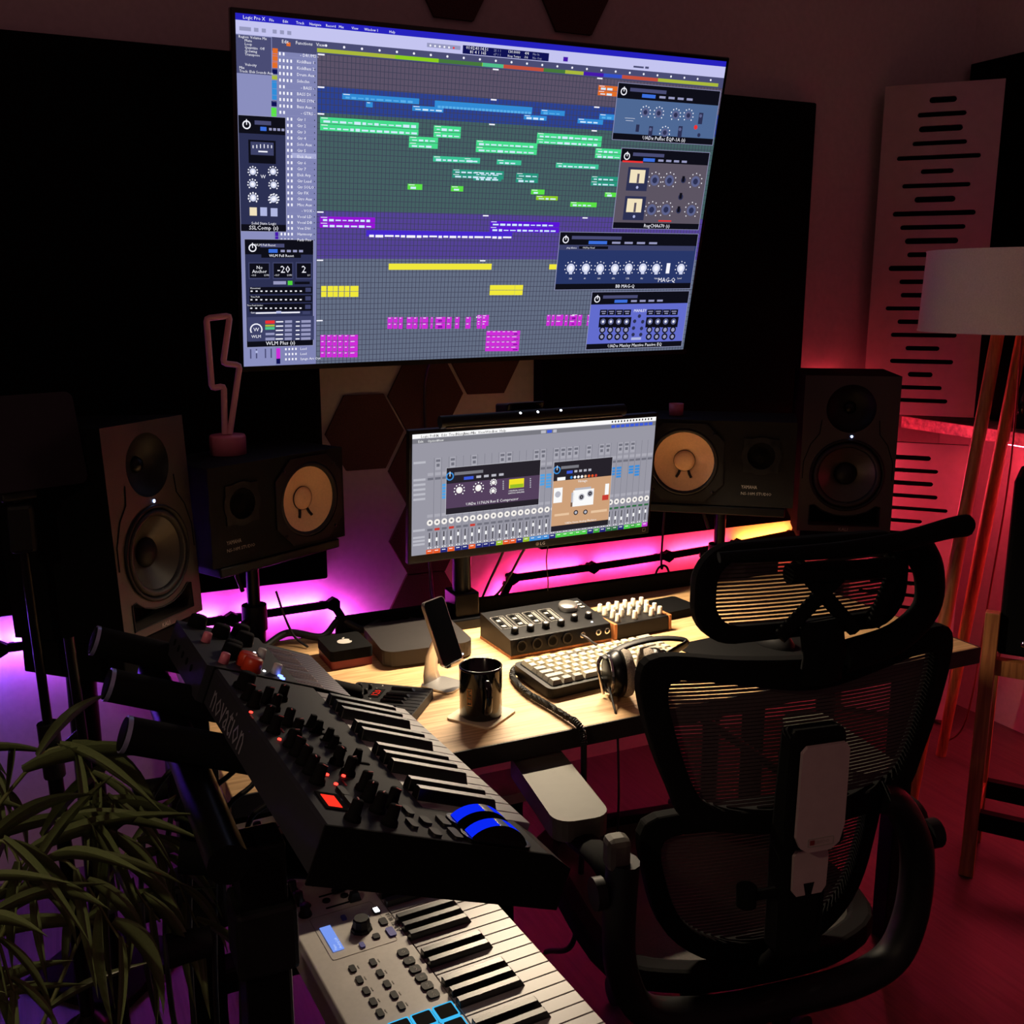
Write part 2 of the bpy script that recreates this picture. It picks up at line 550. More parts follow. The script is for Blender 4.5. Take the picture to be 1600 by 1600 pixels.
# red strip light tucked under the front of the sill, washing the wall below it
t = thing('sill_light', 'red strip light tucked under the granite sill', 'strip light', (2.86, 1.72, 1.02))
MB().box((0.006, 0, -0.004), (0.022, 1.24, 0.008)).build('strip_base', M['blackmatte'], t)
MB().box((0.008, 0, -0.0095), (0.016, 1.22, 0.003)).build('lit_strip', glow('sill_strip', (1.0, 0.045, 0.09), SILL_GAIN), t)

# ---------------------------------------------------------------- what the two displays show (u0,v0,u1,v1,colour,layer)
TV_COLOURS = [(38, 34, 190), (196, 196, 240), (138, 142, 190), (74, 76, 116), (128, 132, 180), (168, 172, 215), (92, 82, 104), (44, 66, 146), (68, 96, 98), (84, 66, 150), (100, 110, 132), (60, 62, 84), (245, 245, 255), (14, 14, 24), (44, 48, 82), (62, 66, 104), (50, 140, 215), (90, 175, 235), (70, 220, 140), (60, 195, 150), (40, 150, 125), (90, 225, 70), (90, 20, 215), (150, 20, 215), (70, 40, 205), (240, 232, 60), (205, 45, 215), (130, 20, 160), (225, 110, 40), (195, 80, 60), (235, 50, 50), (170, 185, 60), (140, 205, 30), (70, 120, 60), (80, 190, 140), (50, 80, 200), (70, 25, 170), (205, 210, 235), (92, 98, 140), (240, 225, 190), (78, 104, 148), (92, 84, 98), (40, 54, 104), (98, 108, 205), (60, 110, 220), (150, 152, 190), (16, 18, 84), (210, 235, 255), (175, 182, 225), (80, 210, 60)]
TV_RECTS = ('0,0,10000,10000,2,0;0,0,10000,170,0,1;0,170,10000,520,1,1;0,540,595,1520,3,1;605,520,1385,10000,4,1;1385,520,10000,700,3,1;605,520,1385,880,3,2;1385,700,10000,845,3,1;1395,845,1000'
 '0,1710,6,1;1395,1710,10000,2425,7,1;1395,2425,10000,5205,8,1;1395,5205,10000,6655,9,1;1395,6655,10000,10000,10,1;1395,845,1406,10000,11,2;1472,845,1483,10000,11,2;1549,845,1560,100'
 '00,11,2;1625,845,1636,10000,11,2;1702,845,1713,10000,11,2;1779,845,1790,10000,11,2;1856,845,1867,10000,11,2;1933,845,1944,10000,11,2;2010,845,2021,10000,11,2;2086,845,2097,10000,11'
 ',2;2163,845,2174,10000,11,2;2240,845,2251,10000,11,2;2317,845,2328,10000,11,2;2394,845,2405,10000,11,2;2471,845,2482,10000,11,2;2547,845,2558,10000,11,2;2624,845,2635,10000,11,2;27'
 '01,845,2712,10000,11,2;2778,845,2789,10000,11,2;2855,845,2866,10000,11,2;2932,845,2943,10000,11,2;3008,845,3019,10000,11,2;3085,845,3096,10000,11,2;3162,845,3173,10000,11,2;3239,84'
 '5,3250,10000,11,2;3316,845,3327,10000,11,2;3393,845,3404,10000,11,2;3469,845,3480,10000,11,2;3546,845,3557,10000,11,2;3623,845,3634,10000,11,2;3700,845,3711,10000,11,2;3777,845,378'
 '8,10000,11,2;3854,845,3865,10000,11,2;3930,845,3941,10000,11,2;4007,845,4018,10000,11,2;4084,845,4095,10000,11,2;4161,845,4172,10000,11,2;4238,845,4249,10000,11,2;4315,845,4326,100'
 '00,11,2;4391,845,4402,10000,11,2;4468,845,4479,10000,11,2;4545,845,4556,10000,11,2;4622,845,4633,10000,11,2;4699,845,4710,10000,11,2;4776,845,4787,10000,11,2;4852,845,4863,10000,11'
 ',2;4929,845,4940,10000,11,2;5006,845,5017,10000,11,2;5083,845,5094,10000,11,2;5160,845,5171,10000,11,2;5237,845,5248,10000,11,2;5313,845,5324,10000,11,2;5390,845,5401,10000,11,2;54'
 '67,845,5478,10000,11,2;5544,845,5555,10000,11,2;5621,845,5632,10000,11,2;5697,845,5708,10000,11,2;5774,845,5785,10000,11,2;5851,845,5862,10000,11,2;5928,845,5939,10000,11,2;6005,84'
 '5,6016,10000,11,2;6082,845,6093,10000,11,2;6158,845,6169,10000,11,2;6235,845,6246,10000,11,2;6312,845,6323,10000,11,2;6389,845,6400,10000,11,2;6466,845,6477,10000,11,2;6543,845,655'
 '4,10000,11,2;6619,845,6630,10000,11,2;6696,845,6707,10000,11,2;6773,845,6784,10000,11,2;6850,845,6861,10000,11,2;6927,845,6938,10000,11,2;7004,845,7015,10000,11,2;7080,845,7091,100'
 '00,11,2;7157,845,7168,10000,11,2;7234,845,7245,10000,11,2;7311,845,7322,10000,11,2;7388,845,7399,10000,11,2;7465,845,7476,10000,11,2;7541,845,7552,10000,11,2;7618,845,7629,10000,11'
 ',2;7695,845,7706,10000,11,2;7772,845,7783,10000,11,2;7849,845,7860,10000,11,2;7926,845,7937,10000,11,2;8002,845,8013,10000,11,2;8079,845,8090,10000,11,2;8156,845,8167,10000,11,2;82'
 '33,845,8244,10000,11,2;8310,845,8321,10000,11,2;8387,845,8398,10000,11,2;8463,845,8474,10000,11,2;8540,845,8551,10000,11,2;8617,845,8628,10000,11,2;8694,845,8705,10000,11,2;8771,84'
 '5,8782,10000,11,2;8848,845,8859,10000,11,2;8924,845,8935,10000,11,2;9001,845,9012,10000,11,2;9078,845,9089,10000,11,2;9155,845,9166,10000,11,2;9232,845,9243,10000,11,2;9309,845,932'
 '0,10000,11,2;9385,845,9396,10000,11,2;9462,845,9473,10000,11,2;9539,845,9550,10000,11,2;9616,845,9627,10000,11,2;9693,845,9704,10000,11,2;9770,845,9781,10000,11,2;9846,845,9857,100'
 '00,11,2;9923,845,9934,10000,11,2;10000,845,10011,10000,11,2;1395,845,10000,861,11,2;1395,1013,10000,1029,11,2;1395,1181,10000,1197,11,2;1395,1349,10000,1365,11,2;1395,1517,10000,15'
 '33,11,2;1395,1685,10000,1701,11,2;1395,1853,10000,1869,11,2;1395,2021,10000,2037,11,2;1395,2189,10000,2205,11,2;1395,2357,10000,2373,11,2;1395,2525,10000,2541,11,2;1395,2693,10000,'
 '2709,11,2;1395,2861,10000,2877,11,2;1395,3029,10000,3045,11,2;1395,3197,10000,3213,11,2;1395,3365,10000,3381,11,2;1395,3533,10000,3549,11,2;1395,3701,10000,3717,11,2;1395,3869,1000'
 '0,3885,11,2;1395,4037,10000,4053,11,2;1395,4205,10000,4221,11,2;1395,4373,10000,4389,11,2;1395,4541,10000,4557,11,2;1395,4709,10000,4725,11,2;1395,4877,10000,4893,11,2;1395,5045,10'
 '000,5061,11,2;1395,5213,10000,5229,11,2;1395,5381,10000,5397,11,2;1395,5549,10000,5565,11,2;1395,5717,10000,5733,11,2;1395,5885,10000,5901,11,2;1395,6053,10000,6069,11,2;1395,6221,'
 '10000,6237,11,2;1395,6389,10000,6405,11,2;1395,6557,10000,6573,11,2;1395,6725,10000,6741,11,2;1395,6893,10000,6909,11,2;1395,7061,10000,7077,11,2;1395,7229,10000,7245,11,2;1395,739'
 '7,10000,7413,11,2;1395,7565,10000,7581,11,2;1395,7733,10000,7749,11,2;1395,7901,10000,7917,11,2;1395,8069,10000,8085,11,2;1395,8237,10000,8253,11,2;1395,8405,10000,8421,11,2;1395,8'
 '573,10000,8589,11,2;1395,8741,10000,8757,11,2;1395,8909,10000,8925,11,2;1395,9077,10000,9093,11,2;1395,9245,10000,9261,11,2;1395,9413,10000,9429,11,2;1395,9581,10000,9597,11,2;1395'
 ',9749,10000,9765,11,2;1395,9917,10000,9933,11,2;1391,705,2264,810,31,3;2264,705,2823,810,31,3;2823,705,3658,810,32,3;3658,705,4524,810,33,3;4524,705,4537,810,32,3;4537,705,4965,810'
 ',34,3;4965,705,5811,810,29,3;5811,705,6281,810,33,3;6281,705,6687,810,31,3;6687,705,7138,810,36,3;7138,705,7558,810,35,3;7558,705,8402,810,29,3;8402,705,9880,810,31,3;60,330,130,43'
 '0,45,3;185,330,255,430,45,3;310,330,380,430,45,3;435,330,505,430,45,3;620,330,690,430,45,3;745,330,815,430,45,3;870,330,940,430,45,3;120,330,190,430,45,3;305,330,375,430,45,3;3418,'
 '296,4074,411,45,3;4120,268,5900,502,46,3;6214,329,6314,459,36,3;7794,396,8033,451,3,3;8066,388,8151,452,3,3;855,625,925,722,28,4;614,806,705,942,28,3;611,954,702,1134,28,3;607,1146'
 ',698,1319,28,3;603,1331,695,1479,46,3;599,1503,692,1623,31,3;596,1651,681,2158,16,3;585,2191,678,2336,46,3;581,2368,672,2627,21,3;624,5855,682,6078,36,3;620,9447,696,9785,26,3;620,'
 '9780,696,9953,46,3;725,895,755,975,12,4;790,895,820,975,12,4;605,1000,1385,1010,2,3;1345,915,1360,945,13,4;725,1067,755,1147,12,4;790,1067,820,1147,12,4;855,1067,885,1147,12,4;920,'
 '1067,950,1147,12,4;605,1172,1385,1182,2,3;1345,1087,1360,1117,13,4;725,1239,755,1319,12,4;790,1239,820,1319,12,4;855,1239,885,1319,12,4;920,1239,950,1319,12,4;605,1344,1385,1354,2,'
 '3;1345,1259,1360,1289,13,4;725,1411,755,1491,12,4;790,1411,820,1491,12,4;855,1411,885,1491,12,4;920,1411,950,1491,12,4;605,1516,1385,1526,2,3;1345,1431,1360,1461,13,4;725,1583,755,'
 '1663,12,4;790,1583,820,1663,12,4;855,1583,885,1663,12,4;920,1583,950,1663,12,4;605,1688,1385,1698,2,3;1345,1603,1360,1633,13,4;725,1755,755,1835,12,4;790,1755,820,1835,12,4;605,186'
 '0,1385,1870,2,3;1345,1775,1360,1805,13,4;725,1927,755,2007,12,4;790,1927,820,2007,12,4;855,1927,885,2007,12,4;920,1927,950,2007,12,4;605,2032,1385,2042,2,3;1345,1947,1360,1977,13,4'
 ';725,2099,755,2179,12,4;790,2099,820,2179,12,4;855,2099,885,2179,12,4;920,2099,950,2179,12,4;605,2204,1385,2214,2,3;1345,2119,1360,2149,13,4;725,2271,755,2351,12,4;790,2271,820,235'
 '1,12,4;855,2271,885,2351,12,4;920,2271,950,2351,12,4;605,2376,1385,2386,2,3;1345,2291,1360,2321,13,4;725,2443,755,2523,12,4;790,2443,820,2523,12,4;605,2548,1385,2558,2,3;1345,2463,'
 '1360,2493,13,4;725,2615,755,2695,12,4;790,2615,820,2695,12,4;855,2615,885,2695,12,4;920,2615,950,2695,12,4;605,2720,1385,2730,2,3;1345,2635,1360,2665,13,4;725,2787,755,2867,12,4;79'
 '0,2787,820,2867,12,4;855,2787,885,2867,12,4;920,2787,950,2867,12,4;605,2892,1385,2902,2,3;1345,2807,1360,2837,13,4;725,2959,755,3039,12,4;790,2959,820,3039,12,4;855,2959,885,3039,1'
 '2,4;920,2959,950,3039,12,4;605,3064,1385,3074,2,3;1345,2979,1360,3009,13,4;725,3131,755,3211,12,4;790,3131,820,3211,12,4;855,3131,885,3211,12,4;920,3131,950,3211,12,4;605,3236,1385'
 ',3246,2,3;1345,3151,1360,3181,13,4;725,3303,755,3383,12,4;790,3303,820,3383,12,4;855,3303,885,3383,12,4;920,3303,950,3383,12,4;605,3408,1385,3418,2,3;1345,3323,1360,3353,13,4;725,3'
 '475,755,3555,12,4;790,3475,820,3555,12,4;855,3475,885,3555,12,4;920,3475,950,3555,12,4;605,3580,1385,3590,2,3;1345,3495,1360,3525,13,4;725,3647,755,3727,12,4;790,3647,820,3727,12,4'
 ';855,3647,885,3727,12,4;920,3647,950,3727,12,4;605,3752,1385,3762,2,3;1345,3667,1360,3697,13,4;725,3819,755,3899,12,4;790,3819,820,3899,12,4;855,3819,885,3899,12,4;920,3819,950,389'
 '9,12,4;605,3924,1385,3934,2,3;1345,3839,1360,3869,13,4;725,3991,755,4071,12,4;790,3991,820,4071,12,4;855,3991,885,4071,12,4;920,3991,950,4071,12,4;605,4096,1385,4106,2,3;1345,4011,'
 '1360,4041,13,4;725,4163,755,4243,12,4;790,4163,820,4243,12,4;855,4163,885,4243,12,4;920,4163,950,4243,12,4;605,4268,1385,4278,2,3;1345,4183,1360,4213,13,4;725,4335,755,4415,12,4;79'
 '0,4335,820,4415,12,4;855,4335,885,4415,12,4;920,4335,950,4415,12,4;605,4440,1385,4450,2,3;1345,4355,1360,4385,13,4;725,4507,755,4587,12,4;790,4507,820,4587,12,4;855,4507,885,4587,1'
 '2,4;920,4507,950,4587,12,4;605,4612,1385,4622,2,3;1345,4527,1360,4557,13,4;725,4679,755,4759,12,4;790,4679,820,4759,12,4;855,4679,885,4759,12,4;920,4679,950,4759,12,4;605,4784,1385'
 ',4794,2,3;1345,4699,1360,4729,13,4;725,4851,755,4931,12,4;790,4851,820,4931,12,4;855,4851,885,4931,12,4;920,4851,950,4931,12,4;605,4956,1385,4966,2,3;1345,4871,1360,4901,13,4;725,5'
 '023,755,5103,12,4;790,5023,820,5103,12,4;855,5023,885,5103,12,4;920,5023,950,5103,12,4;605,5128,1385,5138,2,3;1345,5043,1360,5073,13,4;725,5195,755,5275,12,4;790,5195,820,5275,12,4'
 ';605,5300,1385,5310,2,3;1345,5215,1360,5245,13,4;725,5367,755,5447,12,4;790,5367,820,5447,12,4;855,5367,885,5447,12,4;920,5367,950,5447,12,4;605,5472,1385,5482,2,3;1345,5387,1360,5'
 '417,13,4;725,5539,755,5619,12,4;790,5539,820,5619,12,4;855,5539,885,5619,12,4;920,5539,950,5619,12,4;605,5644,1385,5654,2,3;1345,5559,1360,5589,13,4;725,5711,755,5791,12,4;790,5711'
 ',820,5791,12,4;855,5711,885,5791,12,4;920,5711,950,5791,12,4;605,5816,1385,5826,2,3;1345,5731,1360,5761,13,4;725,5883,755,5963,12,4;790,5883,820,5963,12,4;855,5883,885,5963,12,4;92'
 '0,5883,950,5963,12,4;605,5988,1385,5998,2,3;1345,5903,1360,5933,13,4;725,6055,755,6135,12,4;790,6055,820,6135,12,4;855,6055,885,6135,12,4;920,6055,950,6135,12,4;605,6160,1385,6170,'
 '2,3;1345,6075,1360,6105,13,4;930,3580,1385,3720,5,4;790,9450,820,9520,12,4;855,9450,885,9520,12,4;920,9450,950,9520,12,4;985,9450,1015,9520,12,4;790,9615,820,9685,12,4;855,9615,885'
 ',9685,12,4;920,9615,950,9685,12,4;985,9615,1015,9685,12,4;790,9780,820,9850,12,4;855,9780,885,9850,12,4;920,9780,950,9850,12,4;985,9780,1015,9850,12,4;120,9450,145,9750,3,3;230,945'
 '0,255,9750,3,3;400,9450,425,9750,3,3;510,9450,535,9750,3,3;225,9500,265,9580,48,4;1405,845,1525,885,12,4;1405,1715,1525,1755,12,4;1405,2440,1525,2480,12,4;1405,5235,1525,5275,12,4;'
 '1405,6685,1525,6725,12,4;1405,8575,1525,8615,12,4;4750,845,4870,885,12,4;4750,1715,4870,1755,12,4;4750,2440,4870,2480,12,4;4750,5235,4870,5275,12,4;4750,6685,4870,6725,12,4;4750,85'
 '75,4870,8615,12,4;7000,845,7120,885,12,4;7000,1715,7120,1755,12,4;7000,2440,7120,2480,12,4;7000,5235,7120,5275,12,4;7000,6685,7120,6725,12,4;7000,8575,7120,8615,12,4;1852,1855,3313'
 ',2018,16,4;1912,1939,1989,1992,17,5;2024,1937,2109,1993,17,5;2144,1950,2248,1980,17,5;2283,1932,2344,1999,17,5;2379,1946,2457,1984,17,5;2492,1941,2622,1990,17,5;2657,1941,2776,1990'
 ',17,5;2811,1948,2915,1982,17,5;2950,1931,3055,1999,17,5;3090,1934,3186,1996,17,5;1872,1873,1992,1891,12,5;2296,2044,2423,2191,16,4;2316,2061,2372,2077,12,5;3183,2060,3799,2206,16,4'
 ';3243,2146,3350,2173,47,5;3385,2135,3498,2185,47,5;3533,2147,3614,2173,47,5;3649,2138,3769,2182,47,5;3203,2076,3323,2092,12,5;3622,1874,5639,2079,16,4;3682,2014,3742,2084,17,5;3757'
 ',2014,3817,2084,17,5;3832,2014,3892,2084,17,5;3907,2014,3967,2084,17,5;3982,2014,4042,2084,17,5;4057,2014,4117,2084,17,5;4132,2014,4192,2084,17,5;4207,2014,4267,2084,17,5;4282,2014'
 ',4342,2084,17,5;4357,2014,4417,2084,17,5;4432,2014,4492,2084,17,5;4507,2014,4567,2084,17,5;4582,2014,4642,2084,17,5;4657,2014,4717,2084,17,5;4732,2014,4792,2084,17,5;4807,2014,4867'
 ',2084,17,5;4882,2014,4942,2084,17,5;4957,2014,5017,2084,17,5;5032,2014,5092,2084,17,5;5107,2014,5167,2084,17,5;5182,2014,5242,2084,17,5;5257,2014,5317,2084,17,5;5332,2014,5392,2084'
 ',17,5;5407,2014,5467,2084,17,5;5482,2014,5542,2084,17,5;5557,2014,5617,2084,17,5;5471,2110,5968,2248,16,4;5531,2175,5641,2234,47,5;5676,2174,5786,2235,47,5;5821,2177,5908,2233,47,5'
 ';5491,2126,5611,2141,12,5;5829,1917,6356,2071,16,4;5889,1988,5980,2056,17,5;6015,2007,6136,2037,17,5;6171,2004,6241,2039,17,5;5849,1934,5969,1951,12,5;6659,2108,7239,2260,16,4;6719'
 ',2189,6846,2233,47,5;6881,2192,6985,2230,47,5;7020,2190,7115,2232,47,5;6679,2124,6799,2141,12,5;7140,1925,7524,2094,16,4;7200,2011,7284,2067,17,5;7319,2003,7420,2075,17,5;7160,1943'
 ',7280,1962,12,5;7049,1064,7525,1209,28,4;7109,1131,7217,1195,47,5;7252,1130,7372,1196,47,5;7069,1080,7189,1096,12,5;7049,1224,7525,1368,28,4;7109,1307,7216,1338,47,5;7251,1290,7371'
 ',1355,47,5;7069,1239,7189,1255,12,5;1452,2540,3323,2718,18,4;1512,2630,1635,2689,47,5;1670,2640,1780,2680,47,5;1815,2630,1933,2689,47,5;1968,2643,2048,2676,47,5;2083,2619,2203,2700'
 ',47,5;2238,2624,2304,2695,47,5;2339,2641,2428,2678,47,5;2463,2625,2544,2694,47,5;2579,2644,2700,2675,47,5;2735,2644,2838,2675,47,5;2873,2636,2983,2683,47,5;3018,2619,3140,2700,47,5'
 ';3175,2619,3270,2700,47,5;1472,2559,1592,2578,12,5;1452,2733,3323,2911,18,4;1512,2836,1593,2869,47,5;1628,2838,1730,2868,47,5;1765,2828,1839,2878,47,5;1874,2834,1977,2871,47,5;2012'
 ',2816,2075,2890,47,5;2110,2813,2192,2892,47,5;2227,2829,2350,2877,47,5;2385,2825,2477,2881,47,5;2512,2823,2617,2883,47,5;2652,2822,2751,2884,47,5;2786,2825,2912,2881,47,5;2947,2820'
 ',3037,2886,47,5;3072,2831,3149,2875,47,5;3184,2825,3293,2881,47,5;1472,2752,1592,2772,12,5;3144,2941,3722,3098,18,4;3204,3034,3303,3061,47,5;3338,3021,3427,3074,47,5;3462,3021,3523'
 ',3075,47,5;3558,3033,3662,3062,47,5;3164,2958,3284,2976,12,5;3144,3113,3722,3269,18,4;3204,3196,3308,3243,47,5;3343,3198,3451,3240,47,5;3486,3189,3595,3249,47,5;3164,3130,3284,3147'
 ',12,5;3625,2587,4174,2750,18,4;3685,2683,3747,2712,47,5;3782,2661,3889,2734,47,5;3924,2673,4002,2722,47,5;4037,2677,4138,2719,47,5;3645,2605,3765,2623,12,5;3625,2765,4174,2929,18,4'
 ';3685,2855,3771,2897,47,5;3806,2848,3891,2904,47,5;3926,2853,4007,2898,47,5;4042,2862,4144,2890,47,5;3645,2783,3765,2801,12,5;4507,2948,5816,3118,18,4;4567,3031,4667,3095,47,5;4702'
 ',3043,4783,3082,47,5;4818,3043,4935,3083,47,5;4970,3038,5043,3087,47,5;5078,3046,5187,3079,47,5;5222,3041,5304,3085,47,5;5339,3038,5457,3088,47,5;5492,3045,5612,3081,47,5;5647,3033'
 ',5731,3093,47,5;4527,2967,4647,2985,12,5;4507,3133,5816,3303,18,4;4567,3223,4689,3273,47,5;4724,3231,4799,3265,47,5;4834,3229,4931,3266,47,5;4966,3213,5083,3283,47,5;5118,3227,5191'
 ',3269,47,5;5226,3218,5342,3278,47,5;5377,3225,5494,3270,47,5;5529,3227,5598,3269,47,5;5633,3227,5748,3268,47,5;4527,3152,4647,3170,12,5;5792,2621,7254,2779,18,4;5852,2705,5936,2751'
 ',47,5;5971,2705,6060,2750,47,5;6095,2711,6220,2744,47,5;6255,2693,6315,2763,47,5;6350,2692,6472,2764,47,5;6507,2693,6597,2763,47,5;6632,2710,6757,2746,47,5;6792,2695,6904,2760,47,5'
 ';6939,2703,7046,2753,47,5;7081,2707,7161,2749,47,5;5812,2638,5932,2655,12,5;5792,2794,7254,2951,18,4;5852,2886,5928,2915,47,5;5963,2881,6064,2920,47,5;6099,2887,6215,2915,47,5;6250'
 ',2871,6374,2930,47,5;6409,2867,6533,2934,47,5;6568,2874,6691,2927,47,5;6726,2870,6787,2931,47,5;6822,2881,6894,2921,47,5;6929,2875,7036,2926,47,5;7071,2866,7160,2935,47,5;5812,2811'
 ',5932,2828,12,5;7136,2996,7773,3144,18,4;7196,3078,7298,3117,47,5;7333,3066,7411,3128,47,5;7446,3068,7539,3127,47,5;7574,3081,7659,3114,47,5;7156,3013,7276,3029,12,5;7136,3159,7773'
 ',3307,18,4;7196,3230,7293,3290,47,5;7328,3230,7400,3290,47,5;7435,3230,7559,3290,47,5;7594,3248,7712,3272,47,5;7156,3175,7276,3192,12,5;3639,3478,4611,3646,19,4;3699,3556,3803,3626'
 ',47,5;3838,3571,3901,3612,47,5;3936,3565,4015,3618,47,5;4050,3566,4140,3617,47,5;4175,3577,4289,3605,47,5;4324,3574,4388,3608,47,5;4423,3576,4492,3607,47,5;3659,3496,3779,3514,12,5'
 ';4266,3495,4610,3633,19,4;4326,3560,4454,3619,47,5;4489,3568,4555,3611,47,5;4286,3510,4406,3525,12,5;4967,3496,5496,3645,19,4;5027,3579,5109,3617,47,5;5144,3571,5229,3625,47,5;5264'
 ',3578,5365,3618,47,5;4987,3512,5107,3529,12,5;6267,3510,7247,3664,19,4;6327,3595,6400,3635,47,5;6435,3589,6504,3640,47,5;6539,3593,6649,3636,47,5;6684,3598,6750,3632,47,5;6785,3588'
 ',6871,3641,47,5;6906,3593,7021,3636,47,5;7056,3588,7172,3642,47,5;6287,3527,6407,3544,12,5;4049,3849,5136,3970,20,4;4109,3917,4199,3951,47,5;4234,3911,4329,3957,47,5;4364,3911,4453'
 ',3957,47,5;4488,3919,4580,3948,47,5;4615,3911,4713,3957,47,5;4748,3916,4813,3952,47,5;4848,3907,4938,3960,47,5;4973,3917,5098,3951,47,5;4069,3863,4189,3876,12,5;4049,3985,5136,4106'
 ',20,4;4109,4045,4232,4094,47,5;4267,4051,4345,4088,47,5;4380,4045,4449,4095,47,5;4484,4043,4590,4096,47,5;4625,4047,4741,4092,47,5;4776,4049,4887,4090,47,5;4922,4049,4989,4091,47,5'
 ';4069,3999,4189,4013,12,5;4492,3894,5091,4021,20,4;4552,3969,4612,3996,47,5;4647,3971,4762,3994,47,5;4797,3970,4863,3995,47,5;4898,3968,5020,3996,47,5;4512,3908,4632,3923,12,5;4492'
 ',4036,5091,4163,20,4;4552,4097,4614,4151,47,5;4649,4097,4717,4151,47,5;4752,4097,4859,4151,47,5;4894,4102,5021,4146,47,5;4512,4050,4632,4064,12,5;5405,3879,5895,4020,20,4;5465,3963'
 ',5581,3988,47,5;5616,3953,5729,3998,47,5;5764,3962,5865,3989,47,5;5425,3894,5545,3910,12,5;5405,4035,5895,4176,20,4;5465,4100,5577,4163,47,5;5612,4113,5676,4150,47,5;5711,4102,5811'
 ',4161,47,5;5425,4050,5545,4066,12,5;7106,3881,7773,4030,20,4;7166,3966,7243,3999,47,5;7278,3957,7355,4008,47,5;7390,3962,7503,4004,47,5;7538,3962,7624,4004,47,5;7126,3898,7246,3914'
 ',12,5;7106,4045,7773,4193,20,4;7166,4125,7250,4168,47,5;7285,4123,7351,4170,47,5;7386,4125,7514,4168,47,5;7549,4130,7661,4162,47,5;7126,4061,7246,4078,12,5;3151,4340,3447,4511,21,4'
 ';3211,4423,3319,4489,47,5;3171,4359,3291,4377,12,5;4038,4358,4294,4520,21,4;4098,4442,4205,4493,47,5;4058,4376,4178,4393,12,5;5764,4378,6066,4535,21,4;5824,4457,5918,4513,47,5;5784'
 ',4395,5904,4413,12,5;5889,4575,6380,4710,32,4;5949,4653,6071,4682,47,5;6106,4641,6173,4694,47,5;6208,4646,6332,4689,47,5;5909,4590,6029,4605,12,5;6681,4738,7301,4896,21,4;6741,4816'
 ',6832,4875,47,5;6867,4826,6940,4865,47,5;6975,4819,7049,4872,47,5;7084,4827,7166,4864,47,5;6701,4756,6821,4773,12,5;7466,4395,7772,4542,21,4;7526,4462,7635,4528,47,5;7486,4411,7606'
 ',4427,12,5;1456,5382,2525,5540,23,4;1516,5460,1597,5519,47,5;1632,5456,1721,5522,47,5;1756,5470,1857,5508,47,5;1892,5476,1967,5503,47,5;2002,5467,2096,5511,47,5;2131,5468,2203,5511'
 ',47,5;2238,5458,2320,5520,47,5;2355,5453,2425,5525,47,5;1476,5399,1596,5416,12,5;1456,5555,2525,5714,23,4;1516,5636,1610,5690,47,5;1645,5630,1738,5695,47,5;1773,5637,1890,5689,47,5'
 ';1925,5633,2019,5693,47,5;2054,5640,2174,5685,47,5;2209,5627,2320,5698,47,5;2355,5644,2448,5681,47,5;1476,5572,1596,5590,12,5;2358,5769,5422,5958,24,4;2418,5909,2511,5981,12,5;2541'
 ',5909,2696,5988,12,5;2726,5909,2905,5966,12,5;2935,5909,3022,5967,12,5;3052,5909,3138,5980,12,5;3168,5909,3348,5986,12,5;3378,5909,3474,5985,12,5;3504,5909,3608,5972,12,5;3638,5909'
 ',3800,5962,12,5;3830,5909,3903,5984,12,5;3933,5909,4034,5970,12,5;4064,5909,4205,5979,12,5;4235,5909,4296,5969,12,5;4326,5909,4447,5974,12,5;4477,5909,4566,5977,12,5;4596,5909,4790'
 ',5971,12,5;4820,5909,4956,5963,12,5;4986,5909,5085,5979,12,5;5115,5909,5191,5986,12,5;5221,5909,5408,5962,12,5;4918,5416,6480,5582,22,4;4978,5506,5104,5551,47,5;5139,5496,5253,5561'
 ',47,5;5288,5498,5369,5559,47,5;5404,5495,5510,5562,47,5;5545,5496,5623,5560,47,5;5658,5498,5786,5558,47,5;5821,5512,5918,5545,47,5;5953,5506,6048,5551,47,5;6083,5498,6193,5559,47,5'
 ';6228,5510,6328,5546,47,5;4938,5434,5058,5452,12,5;4918,5597,6480,5763,22,4;4978,5680,5083,5738,47,5;5118,5674,5191,5745,47,5;5226,5693,5332,5726,47,5;5367,5692,5492,5726,47,5;5527'
 ',5678,5610,5741,47,5;5645,5682,5747,5737,47,5;5782,5685,5887,5734,47,5;5922,5692,6004,5727,47,5;6039,5678,6104,5740,47,5;6139,5683,6252,5736,47,5;6287,5687,6399,5732,47,5;4938,5615'
 ',5058,5633,12,5;2826,6801,5017,6999,25,4;6333,6819,6544,6994,25,4;1491,7498,1595,7663,25,4;1491,7678,1595,7843,25,4;1481,9060,1586,9232,26,4;1501,9078,1544,9097,12,5;1481,9247,1586'
 ',9419,26,4;1501,9265,1544,9284,12,5;1481,9434,1586,9606,26,4;1501,9453,1544,9471,12,5;1481,9621,1586,9793,26,4;1501,9640,1544,9659,12,5;1616,7499,1722,7665,25,4;1616,7680,1722,7845'
 ',25,4;1609,9065,1716,9238,26,4;1629,9084,1673,9102,12,5;1609,9253,1716,9425,26,4;1629,9271,1673,9290,12,5;1609,9440,1716,9613,26,4;1629,9459,1673,9478,12,5;1609,9628,1716,9801,26,4'
 ';1629,9647,1673,9666,12,5;1729,7500,1819,7666,25,4;1729,7681,1819,7847,25,4;1725,9070,1816,9243,26,4;1745,9089,1780,9107,12,5;1725,9258,1816,9431,26,4;1745,9277,1780,9295,12,5;1725'
 ',9446,1816,9619,26,4;1745,9465,1780,9483,12,5;1725,9634,1816,9807,26,4;1745,9652,1780,9671,12,5;1836,7501,1940,7667,25,4;1836,7682,1940,7849,25,4;1834,9074,1941,9248,26,4;1854,9093'
